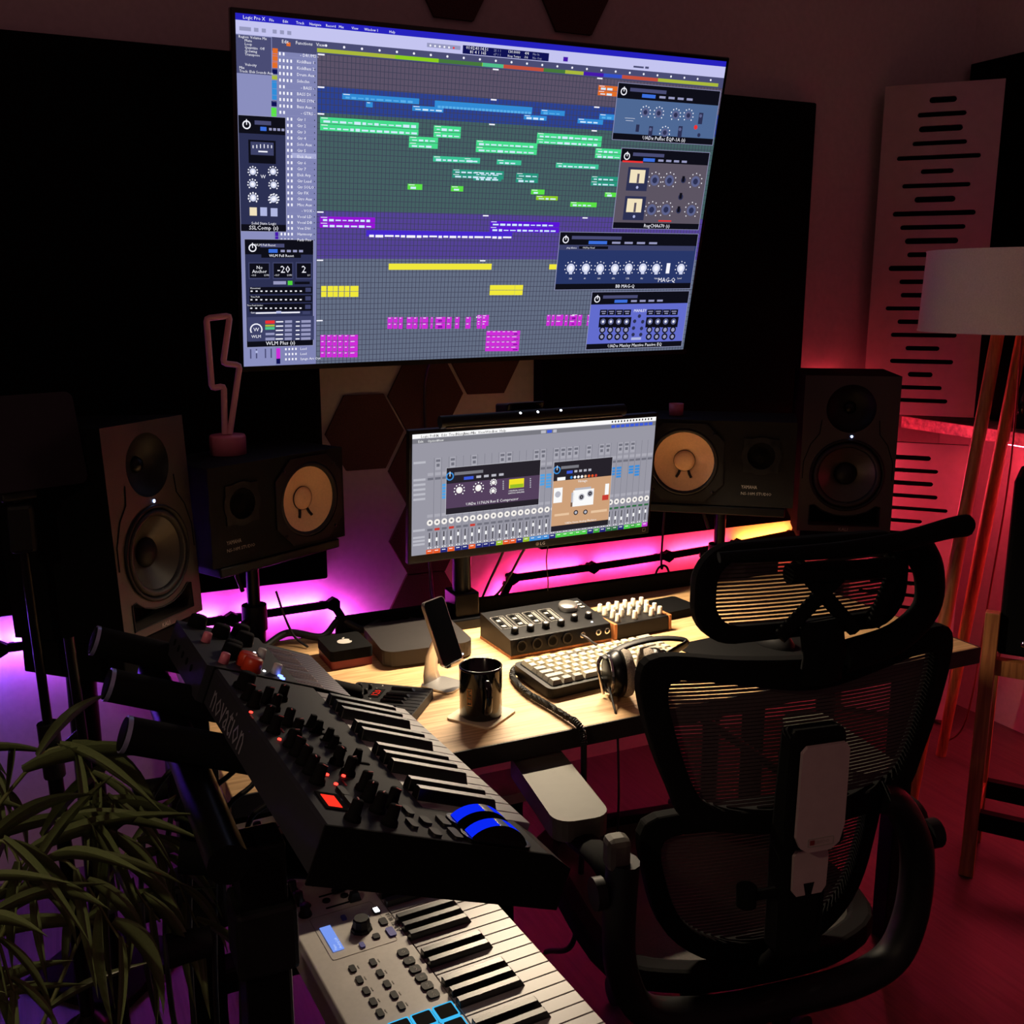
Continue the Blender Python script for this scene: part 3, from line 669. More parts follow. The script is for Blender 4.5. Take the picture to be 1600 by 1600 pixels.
 ',1898,9112,12,5;1834,9263,1941,9437,26,4;1854,9282,1898,9301,12,5;1834,9452,1941,9625,26,4;1854,9470,1898,9489,12,5;1834,9640,1941,9814,26,4;1854,9659,1898,9678,12,5;1953,7502,2048'
 ',7669,25,4;1953,7684,2048,7851,25,4;1954,9079,2052,9253,26,4;1974,9098,2013,9117,12,5;1954,9268,2052,9442,26,4;1974,9287,2013,9306,12,5;1954,9457,2052,9631,26,4;1974,9476,2013,9495'
 ',12,5;1954,9646,2052,9820,26,4;1974,9665,2013,9684,12,5;2064,7503,2228,7671,25,4;2064,7686,2228,7854,25,4;2068,9084,2237,9260,26,4;2088,9103,2170,9122,12,5;2068,9275,2237,9450,26,4'
 ';2088,9294,2170,9313,12,5;2068,9465,2237,9641,26,4;2088,9484,2170,9503,12,5;2068,9656,2237,9831,26,4;2088,9675,2170,9694,12,5;5014,7515,5137,7676,25,4;5014,7691,5137,7852,25,4;5007'
 ',9078,5141,9245,26,4;5027,9096,5088,9114,12,5;5007,9260,5141,9428,26,4;5027,9278,5088,9297,12,5;5007,9443,5141,9610,26,4;5027,9461,5088,9479,12,5;5007,9625,5141,9792,26,4;5027,9643'
 ',5088,9661,12,5;5135,7516,5252,7677,25,4;5135,7692,5252,7854,25,4;5132,9083,5260,9251,26,4;5152,9101,5209,9119,12,5;5132,9266,5260,9433,26,4;5152,9284,5209,9302,12,5;5132,9448,5260'
 ',9616,26,4;5152,9466,5209,9485,12,5;5132,9631,5260,9799,26,4;5152,9649,5209,9667,12,5;5243,7517,5360,7678,25,4;5243,7693,5360,7855,25,4;5241,9087,5371,9255,26,4;5261,9105,5319,9124'
 ',12,5;5241,9270,5371,9438,26,4;5261,9289,5319,9307,12,5;5241,9453,5371,9621,26,4;5261,9472,5319,9490,12,5;5241,9636,5371,9805,26,4;5261,9655,5319,9673,12,5;5358,7518,5473,7680,25,4'
 ';5358,7695,5473,7857,25,4;5359,9092,5486,9260,26,4;5379,9110,5435,9129,12,5;5359,9275,5486,9444,26,4;5379,9294,5435,9312,12,5;5359,9459,5486,9627,26,4;5379,9477,5435,9495,12,5;5359'
 ',9642,5486,9811,26,4;5379,9661,5435,9679,12,5;5466,7519,5578,7681,25,4;5466,7696,5578,7859,25,4;5469,9096,5594,9265,26,4;5489,9115,5544,9133,12,5;5469,9280,5594,9449,26,4;5489,9298'
 ',5544,9317,12,5;5469,9464,5594,9633,26,4;5489,9482,5544,9501,12,5;5469,9648,5594,9817,26,4;5489,9666,5544,9684,12,5;5582,7520,5766,7683,25,4;5582,7698,5766,7862,25,4;5588,9101,5788'
 ',9271,26,4;5648,9192,5727,9239,27,5;5608,9119,5708,9138,12,5;5588,9286,5788,9456,26,4;5648,9386,5758,9416,27,5;5608,9305,5708,9323,12,5;5588,9471,5788,9642,26,4;5648,9566,5743,9606'
 ',27,5;5608,9490,5708,9508,12,5;5588,9657,5788,9827,26,4;5648,9749,5758,9794,27,5;5608,9675,5708,9694,12,5;2839,8532,2944,8717,26,4;2859,8552,2902,8572,12,5;2839,8732,2944,8917,26,4'
 ';2859,8752,2902,8772,12,5;2959,8535,3051,8721,26,4;2979,8555,3014,8576,12,5;2959,8736,3051,8921,26,4;2979,8756,3014,8776,12,5;3073,8539,3159,8725,26,4;3093,8559,3125,8579,12,5;3073'
 ',8740,3159,8926,26,4;3093,8760,3125,8780,12,5;3242,8544,3369,8731,26,4;3262,8564,3318,8584,12,5;3242,8746,3369,8934,26,4;3262,8766,3318,8787,12,5;3382,8548,3474,8735,26,4;3402,8568'
 ',3437,8589,12,5;3382,8750,3474,8938,26,4;3402,8771,3437,8791,12,5;3520,8552,3558,8739,26,4;3540,8573,3543,8593,12,5;3520,8754,3558,8941,26,4;3540,8774,3543,8794,12,5;3571,8554,3698'
 ',8743,26,4;3591,8574,3647,8595,12,5;3571,8758,3698,8946,26,4;3591,8778,3647,8798,12,5;3750,8559,3805,8747,26,4;3770,8580,3783,8600,12,5;3750,8762,3805,8950,26,4;3770,8783,3783,8803'
 ',12,5;3856,8563,4076,8754,26,4;3916,8664,4000,8717,27,5;3876,8583,3988,8604,12,5;3856,8769,4076,8961,26,4;3916,8860,4014,8934,27,5;3876,8790,3988,8810,12,5;4101,8570,4211,8760,26,4'
 ';4121,8590,4167,8611,12,5;4101,8775,4211,8966,26,4;4121,8796,4167,8816,12,5;4287,8576,4385,8766,26,4;4307,8596,4346,8617,12,5;4287,8781,4385,8972,26,4;4307,8802,4346,8823,12,5;4521'
 ',8583,4635,8775,26,4;4541,8603,4590,8624,12,5;4521,8790,4635,8982,26,4;4541,8811,4590,8831,12,5;4779,8590,4866,8783,26,4;4799,8611,4831,8632,12,5;4779,8798,4866,8991,26,4;4799,8819'
 ',4831,8840,12,5;4887,8594,4989,8787,26,4;4907,8614,4948,8635,12,5;4887,8802,4989,8996,26,4;4907,8823,4948,8844,12,5;4772,8521,4869,8702,26,4;4792,8541,4830,8560,12,5;4772,8717,4869'
 ',8897,26,4;4792,8736,4830,8756,12,5;4883,8524,5039,8706,26,4;4903,8544,4976,8564,12,5;4883,8721,5039,8904,26,4;4903,8741,4976,8761,12,5;6390,8568,6474,8754,26,4;6410,8588,6440,8608'
 ',12,5;6390,8769,6474,8956,26,4;6410,8789,6440,8810,12,5;6504,8571,6580,8758,26,4;6524,8591,6550,8611,12,5;6504,8773,6580,8960,26,4;6524,8793,6550,8813,12,5;6611,8574,6787,8763,26,4'
 ';6631,8594,6716,8615,12,5;6611,8778,6787,8967,26,4;6631,8799,6716,8819,12,5;6825,8580,6903,8768,26,4;6845,8601,6872,8621,12,5;6825,8783,6903,8971,26,4;6845,8804,6872,8824,12,5;6940'
 ',8584,7129,8774,26,4;7000,8672,7085,8750,27,5;6960,8604,7054,8625,12,5;6940,8789,7129,8980,26,4;7000,8894,7068,8940,27,5;6960,8810,7054,8830,12,5;7149,8590,7247,8779,26,4;7169,8610'
 ',7208,8631,12,5;7149,8794,7247,8984,26,4;7169,8815,7208,8835,12,5;7375,8596,7476,8787,26,4;7395,8617,7436,8637,12,5;7375,8802,7476,8992,26,4;7395,8822,7436,8843,12,5;-6,2609,838,58'
 '65,45,6;6,2624,826,5850,13,7;6,3104,826,5650,14,8;286,2744,573,2854,3,8;384,2904,491,3014,44,8;536,2924,585,2994,45,8;609,2924,659,2994,45,8;683,2924,732,2994,45,8;757,2924,806,299'
 '4,45,8;138,2724,154,2874,12,10;169,3271,650,3912,13,9;208,3323,613,3682,15,10;243,3422,259,3501,12,11;308,3403,324,3496,12,11;373,3385,388,3491,12,11;438,3379,453,3486,12,11;503,33'
 '88,519,3481,12,11;568,3397,584,3476,12,11;342,3563,504,3602,12,11;168,5161,297,5398,39,9;358,5153,480,5401,48,9;546,5170,670,5409,48,9;55,6076,1346,9397,45,6;67,6091,1334,9382,13,7'
 ';67,6531,1334,9182,14,8;347,6211,790,6321,3,8;499,6371,664,6481,44,8;722,6391,798,6461,45,8;836,6391,912,6461,45,8;950,6391,1026,6461,45,8;1064,6391,1140,6461,45,8;199,6191,215,634'
 '1,12,10;363,6510,1100,6630,13,9;125,6765,518,7276,15,9;143,6800,500,7235,13,10;569,6762,953,7278,15,9;587,6798,935,7236,13,10;1002,6759,1309,7280,15,9;1021,6795,1290,7238,13,10;850'
 ',7330,938,7461,49,9;978,7357,1268,7438,13,9;579,7339,816,7439,45,9;136,7516,1315,7730,13,9;155,7620,192,7657,12,10;246,7621,283,7658,12,10;337,7622,374,7659,12,10;428,7624,465,7661'
 ',12,10;520,7625,557,7662,12,10;612,7626,649,7663,12,10;704,7627,742,7664,12,10;797,7628,835,7665,12,10;890,7629,928,7667,12,10;984,7630,1022,7668,12,10;1078,7631,1116,7669,12,10;11'
 '86,7548,1292,7677,15,10;129,7776,1313,7998,13,9;149,7881,185,7918,12,10;240,7882,276,7920,12,10;331,7884,368,7921,12,10;423,7886,460,7923,12,10;515,7887,552,7925,12,10;607,7889,645'
 ',7927,12,10;700,7891,738,7928,12,10;793,7892,831,7930,12,10;886,7894,925,7932,12,10;980,7896,1019,7934,12,10;1074,7897,1113,7935,12,10;1183,7814,1290,7944,15,10;123,8037,1310,8268,'
 '13,9;142,8143,179,8181,12,10;233,8145,270,8183,12,10;325,8147,362,8185,12,10;417,8150,454,8188,12,10;509,8152,547,8190,12,10;602,8154,640,8192,12,10;695,8156,733,8194,12,10;788,815'
 '8,827,8197,12,10;882,8161,921,8199,12,10;977,8163,1015,8201,12,10;1071,8165,1110,8204,12,10;1180,8081,1287,8213,15,10;242,8294,1079,8338,12,9;626,8261,721,8339,48,10;1129,8285,1276'
 ',8376,15,9;81,8438,1352,9204,15,9;115,8921,368,9051,15,12;418,8555,596,8653,30,10;415,8684,594,8745,31,10;413,8760,592,8842,34,10;419,8944,589,9016,45,10;415,9096,592,9181,45,10;61'
 '9,8583,758,8620,12,10;792,8562,927,8642,45,10;1000,8596,1075,8631,12,10;1106,8567,1290,8649,45,10;617,8718,756,8756,12,10;789,8697,925,8778,45,10;998,8732,1074,8767,12,10;1104,8703'
 ',1289,8786,45,10;614,8854,754,8892,12,10;787,8833,923,8915,45,10;997,8869,1072,8905,12,10;1102,8840,1288,8924,45,10;612,8990,751,9029,12,10;785,8970,922,9052,45,10;995,9006,1070,90'
 '42,12,10;1101,8977,1286,9062,45,10;609,9127,749,9166,12,10;783,9107,920,9190,45,10;993,9144,1069,9180,12,10;1099,9115,1285,9201,45,10;7485,929,9967,2702,45,6;7497,944,9955,2687,13,'
 '7;7497,1404,9955,2487,40,8;7777,1064,8637,1174,3,8;8072,1224,8392,1334,44,8;8485,1244,8633,1314,45,8;8706,1244,8854,1314,45,8;8928,1244,9075,1314,45,8;9149,1244,9296,1314,45,8;7629'
 ',1044,7645,1194,12,10;8330,2203,8424,2566,14,9;9045,2139,9145,2507,14,9;9508,1670,9612,2035,14,9;8017,2179,8096,2408,14,9;7730,1997,7969,2006,12,9;7757,2072,7936,2082,12,9;7735,293'
 '5,9929,5591,45,6;7747,2950,9917,5576,13,7;7747,3370,9917,5376,41,8;8027,3070,8787,3180,3,8;8287,3230,8570,3340,44,8;8655,3250,8785,3320,45,8;8850,3250,8980,3320,45,8;9045,3250,9175'
 ',3320,45,8;9241,3250,9371,3320,45,8;7879,3050,7895,3200,12,10;7955,3542,8461,4312,14,9;8015,3619,8377,4054,39,10;8190,3745,8245,4050,41,11;7962,4492,8476,5292,14,9;8023,4573,8390,5'
 '026,39,10;8201,4705,8256,5020,41,11;9310,3761,9375,3954,13,10;9302,4326,9367,4523,13,10;9298,4785,9364,4984,13,10;8856,5274,9184,5322,30,9;7794,3337,8287,3395,30,9;6504,5723,9947,7'
 '706,45,6;6516,5738,9935,7691,13,7;6516,6158,9935,7491,42,8;6796,5858,7993,5968,3,8;7206,6018,7651,6128,44,8;7773,6038,7978,6108,45,8;8081,6038,8286,6108,45,8;8389,6038,8594,6108,45'
 ',8;8696,6038,8902,6108,45,8;6648,5838,6664,5988,12,10;6526,6160,9896,6333,15,9;6988,6198,7690,6291,13,10;6814,7008,6890,7160,37,9;7176,7008,7254,7161,37,9;7524,7020,7603,7174,37,9;'
 '7888,7019,7969,7175,37,9;8234,7007,8317,7163,37,9;8590,7007,8675,7164,37,9;8935,7019,9021,7177,37,9;9581,7018,9671,7178,37,9;9225,6775,9318,7141,12,9;7417,7779,9939,9880,45,6;7429,'
 '7794,9927,9865,13,7;7429,8234,9927,9665,43,8;7709,7914,8583,8024,3,8;8009,8074,8334,8184,44,8;8428,8094,8578,8164,45,8;8653,8094,8803,8164,45,8;8878,8094,9028,8164,45,8;9103,8094,9'
 '253,8164,45,8;7561,7894,7577,8044,12,10;7674,8420,7862,8623,13,9;7704,8470,7826,8504,45,10;7727,8544,7815,8578,45,10;7679,8691,7891,9066,13,9;7870,8425,8060,8628,13,9;7900,8475,802'
 '3,8509,45,10;7924,8550,8013,8583,45,10;7877,8697,8091,9074,13,9;8068,8430,8260,8634,13,9;8098,8480,8223,8515,45,10;8122,8555,8212,8589,45,10;8075,8704,8292,9081,13,9;8267,8435,8461'
 ',8640,13,9;8298,8485,8423,8520,45,10;8322,8561,8413,8595,45,10;8275,8710,8494,9089,13,9;8874,8450,9074,8658,13,9;8906,8501,9034,8536,45,10;8932,8578,9024,8612,45,10;8884,8728,9112,'
 '9112,13,9;9079,8456,9281,8664,13,9;9112,8507,9241,8542,45,10;9138,8584,9231,8618,45,10;9090,8734,9320,9120,13,9;9286,8461,9490,8670,13,9;9319,8512,9449,8548,45,10;9345,8589,9439,86'
 '24,45,10;9298,8741,9531,9128,13,9;9495,8466,9700,8676,13,9;9528,8518,9659,8553,45,10;9554,8595,9649,8630,45,10;9507,8747,9743,9135,13,9;8557,9474,8812,9569,48,9')
TV_DISCS = ('1550,620,35,12,4;1875,620,35,12,4;2200,620,35,12,4;2525,620,35,12,4;2850,620,35,12,4;3175,620,35,12,4;3500,620,35,12,4;3825,620,35,12,4;4150,620,35,12,4;4475,620,35,12,4;4800,620,3'
 '5,12,4;5125,620,35,12,4;5450,620,35,12,4;5775,620,35,12,4;6100,620,35,12,4;6425,620,35,12,4;6750,620,35,12,4;7075,620,35,12,4;7400,620,35,12,4;7725,620,35,12,4;8050,620,35,12,4;837'
 '5,620,35,12,4;8700,620,35,12,4;9025,620,35,12,4;9350,620,35,12,4;9675,620,35,12,4;3484,363,31,12,4;3575,365,31,12,4;3666,366,31,12,4;3757,367,31,12,4;3848,368,31,12,4;3940,370,32,3'
 '0,4;146,2874,120,12,8;146,2874,85,13,9;239,4149,94,37,9;239,4149,51,12,10;182,4245,22,12,9;159,4175,22,12,9;164,4097,22,12,9;194,4036,22,12,9;239,4013,22,12,9;284,4036,22,12,9;314,'
 '4097,22,12,9;319,4175,22,12,9;297,4245,22,12,9;598,4126,94,37,9;598,4126,52,12,10;540,4223,22,12,9;517,4153,22,12,9;522,4074,22,12,9;552,4013,22,12,9;598,3990,22,12,9;643,4013,22,1'
 '2,9;673,4074,22,12,9;678,4153,22,12,9;656,4223,22,12,9;230,4501,95,37,9;230,4501,52,12,10;172,4598,22,12,9;149,4528,22,12,9;154,4449,22,12,9;184,4387,22,12,9;230,4364,22,12,9;276,4'
 '387,22,12,9;306,4449,22,12,9;311,4528,22,12,9;288,4598,22,12,9;605,4504,95,37,9;605,4504,52,12,10;546,4602,22,12,9;524,4531,22,12,9;528,4452,22,12,9;559,4389,22,12,9;605,4366,22,12'
 ',9;651,4389,22,12,9;682,4452,22,12,9;686,4531,22,12,9;664,4602,22,12,9;235,4881,96,37,9;235,4881,53,12,10;176,4979,22,12,9;153,4908,22,12,9;158,4828,22,12,9;189,4765,22,12,9;235,47'
 '42,22,12,9;281,4765,22,12,9;312,4828,22,12,9;317,4908,22,12,9;294,4979,22,12,9;597,4912,97,37,9;597,4912,53,12,10;537,5011,22,12,9;514,4939,22,12,9;519,4858,22,12,9;550,4796,22,12,'
 '9;597,4772,22,12,9;644,4796,22,12,9;674,4858,22,12,9;679,4939,22,12,9;656,5011,22,12,9;235,4895,96,37,9;235,4895,53,12,10;176,4993,22,12,9;153,4922,22,12,9;158,4841,22,12,9;188,477'
 '9,22,12,9;235,4756,22,12,9;281,4779,22,12,9;312,4841,22,12,9;317,4922,22,12,9;294,4993,22,12,9;612,4901,97,37,9;612,4901,53,12,10;553,5000,22,12,9;530,4928,22,12,9;535,4847,22,12,9'
 ';566,4785,22,12,9;612,4761,22,12,9;659,4785,22,12,9;690,4847,22,12,9;695,4928,22,12,9;672,5000,22,12,9;207,6341,120,12,8;207,6341,85,13,9;245,8829,195,12,10;245,8829,157,15,11;7637'
 ',1194,120,12,8;7637,1194,85,13,9;8198,1781,134,38,9;8198,1781,74,14,10;8116,1919,22,12,9;8084,1819,22,12,9;8090,1707,22,12,9;8133,1620,22,12,9;8198,1587,22,12,9;8263,1620,22,12,9;8'
 '306,1707,22,12,9;8312,1819,22,12,9;8281,1919,22,12,9;8517,1782,135,38,9;8517,1782,74,14,10;8434,1920,22,12,9;8402,1820,22,12,9;8408,1707,22,12,9;8451,1619,22,12,9;8517,1586,22,12,9'
 ';8582,1619,22,12,9;8625,1707,22,12,9;8632,1820,22,12,9;8600,1920,22,12,9;8932,1799,136,38,9;8932,1799,75,14,10;8848,1939,22,12,9;8816,1838,22,12,9;8822,1724,22,12,9;8866,1635,22,12'
 ',9;8932,1602,22,12,9;8997,1635,22,12,9;9041,1724,22,12,9;9048,1838,22,12,9;9015,1939,22,12,9;9245,1785,137,38,9;9245,1785,75,14,10;9161,1926,22,12,9;9129,1824,22,12,9;9135,1709,22,'
 '12,9;9179,1620,22,12,9;9245,1587,22,12,9;9311,1620,22,12,9;9355,1709,22,12,9;9362,1824,22,12,9;9330,1926,22,12,9;8724,2381,138,38,9;8724,2381,76,14,10;8639,2522,22,12,9;8606,2420,2'
 '2,12,9;8613,2304,22,12,9;8657,2215,22,12,9;8724,2181,22,12,9;8790,2215,22,12,9;8835,2304,22,12,9;8841,2420,22,12,9;8809,2522,22,12,9;8368,2305,58,38,10;9086,2243,58,38,10;9550,1772'
 ',58,38,10;9469,2144,75,30,9;9575,2390,65,14,9;7887,3200,120,12,8;7887,3200,85,13,9;8222,4196,50,48,10;8233,5169,51,48,10;8632,3940,183,38,9;8632,3940,100,14,10;8519,4127,22,12,9;84'
 '76,3992,22,12,9;8485,3838,22,12,9;8544,3719,22,12,9;8632,3675,22,12,9;8720,3719,22,12,9;8779,3838,22,12,9;8788,3992,22,12,9;8744,4127,22,12,9;8997,3930,184,38,9;8997,3930,101,14,10'
 ';8884,4119,22,12,9;8840,3982,22,12,9;8849,3828,22,12,9;8908,3708,22,12,9;8997,3663,22,12,9;9086,3708,22,12,9;9145,3828,22,12,9;9154,3982,22,12,9;9110,4119,22,12,9;9661,3927,186,38,'
 '9;9661,3927,102,14,10;9547,4118,22,12,9;9502,3979,22,12,9;9512,3823,22,12,9;9571,3702,22,12,9;9661,3656,22,12,9;9752,3702,22,12,9;9811,3823,22,12,9;9821,3979,22,12,9;9776,4118,22,1'
 '2,9;8650,4925,188,38,9;8650,4925,103,14,10;8534,5118,22,12,9;8489,4978,22,12,9;8498,4821,22,12,9;8559,4698,22,12,9;8650,4652,22,12,9;8741,4698,22,12,9;8801,4821,22,12,9;8810,4978,2'
 '2,12,9;8766,5118,22,12,9;9010,4911,189,38,9;9010,4911,104,14,10;8894,5105,22,12,9;8848,4965,22,12,9;8858,4806,22,12,9;8919,4683,22,12,9;9010,4636,22,12,9;9102,4683,22,12,9;9162,480'
 '6,22,12,9;9172,4965,22,12,9;9127,5105,22,12,9;9661,4915,192,38,9;9661,4915,105,14,10;9543,5111,22,12,9;9498,4969,22,12,9;9507,4808,22,12,9;9569,4684,22,12,9;9661,4637,22,12,9;9754,'
 '4684,22,12,9;9815,4808,22,12,9;9825,4969,22,12,9;9779,5111,22,12,9;9347,3899,101,14,9;9339,4467,103,14,9;9335,4927,104,14,9;6656,5988,120,12,8;6656,5988,85,13,9;6842,6950,158,37,9;'
 '6842,6950,87,12,10;6745,7112,22,12,9;6708,6995,22,12,9;6715,6863,22,12,9;6766,6760,22,12,9;6842,6722,22,12,9;6918,6760,22,12,9;6969,6863,22,12,9;6977,6995,22,12,9;6939,7112,22,12,9'
 ';7204,6949,159,37,9;7204,6949,87,12,10;7107,7112,22,12,9;7069,6994,22,12,9;7077,6861,22,12,9;7128,6758,22,12,9;7204,6719,22,12,9;7281,6758,22,12,9;7332,6861,22,12,9;7340,6994,22,12'
 ',9;7302,7112,22,12,9;7552,6960,160,37,9;7552,6960,88,12,10;7454,7124,22,12,9;7416,7006,22,12,9;7424,6872,22,12,9;7475,6768,22,12,9;7552,6729,22,12,9;7629,6768,22,12,9;7681,6872,22,'
 '12,9;7688,7006,22,12,9;7650,7124,22,12,9;7916,6960,161,37,9;7916,6960,88,12,10;7817,7125,22,12,9;7779,7005,22,12,9;7787,6871,22,12,9;7838,6766,22,12,9;7916,6727,22,12,9;7994,6766,2'
 '2,12,9;8045,6871,22,12,9;8053,7005,22,12,9;8015,7125,22,12,9;8262,6947,162,37,9;8262,6947,89,12,10;8163,7113,22,12,9;8124,6993,22,12,9;8132,6857,22,12,9;8184,6752,22,12,9;8262,6713'
 ',22,12,9;8341,6752,22,12,9;8393,6857,22,12,9;8401,6993,22,12,9;8362,7113,22,12,9;8619,6947,163,37,9;8619,6947,89,12,10;8519,7114,22,12,9;8480,6993,22,12,9;8488,6856,22,12,9;8540,67'
 '50,22,12,9;8619,6710,22,12,9;8697,6750,22,12,9;8750,6856,22,12,9;8758,6993,22,12,9;8719,7114,22,12,9;8963,6958,164,37,9;8963,6958,90,12,10;8863,7126,22,12,9;8824,7004,22,12,9;8832,'
 '6867,22,12,9;8884,6760,22,12,9;8963,6720,22,12,9;9043,6760,22,12,9;9095,6867,22,12,9;9103,7004,22,12,9;9064,7126,22,12,9;9610,6957,166,37,9;9610,6957,91,12,10;9508,7127,22,12,9;946'
 '8,7004,22,12,9;9477,6865,22,12,9;9530,6757,22,12,9;9610,6716,22,12,9;9690,6757,22,12,9;9743,6865,22,12,9;9751,7004,22,12,9;9712,7127,22,12,9;7569,8044,120,12,8;7569,8044,85,13,9;77'
 '79,8856,113,38,10;7779,8856,50,12,11;7787,9157,126,13,9;7787,9157,76,45,10;7791,9409,127,13,9;7791,9409,70,45,10;7977,8863,113,38,10;7977,8863,50,12,11;7986,9164,127,13,9;7986,9164'
 ',76,45,10;7991,9417,128,13,9;7991,9417,70,45,10;8177,8869,113,38,10;8177,8869,50,12,11;8187,9172,127,13,9;8187,9172,76,45,10;8192,9426,128,13,9;8192,9426,70,45,10;8378,8876,114,38,'
 '10;8378,8876,51,12,11;8389,9180,128,13,9;8389,9180,77,45,10;8395,9435,129,13,9;8395,9435,71,45,10;8991,8897,115,38,10;8991,8897,51,12,11;9004,9204,129,13,9;9004,9204,77,45,10;9012,'
 '9462,130,13,9;9012,9462,71,45,10;9198,8904,116,38,10;9198,8904,51,12,11;9212,9212,130,13,9;9212,9212,78,45,10;9221,9471,131,13,9;9221,9471,72,45,10;9407,8911,116,38,10;9407,8911,52'
 ',12,11;9422,9220,130,13,9;9422,9220,78,45,10;9432,9480,131,13,9;9432,9480,72,45,10;9617,8918,117,38,10;9617,8918,52,12,11;9633,9229,131,13,9;9633,9229,78,45,10;9644,9490,132,13,9;9'
 '644,9490,72,45,10;8694,8685,70,14,9;8588,8871,70,14,9;8799,8897,70,14,9;8582,9124,70,14,9;8792,9145,71,14,9;8592,9367,71,14,9;8793,9375,71,14,9')
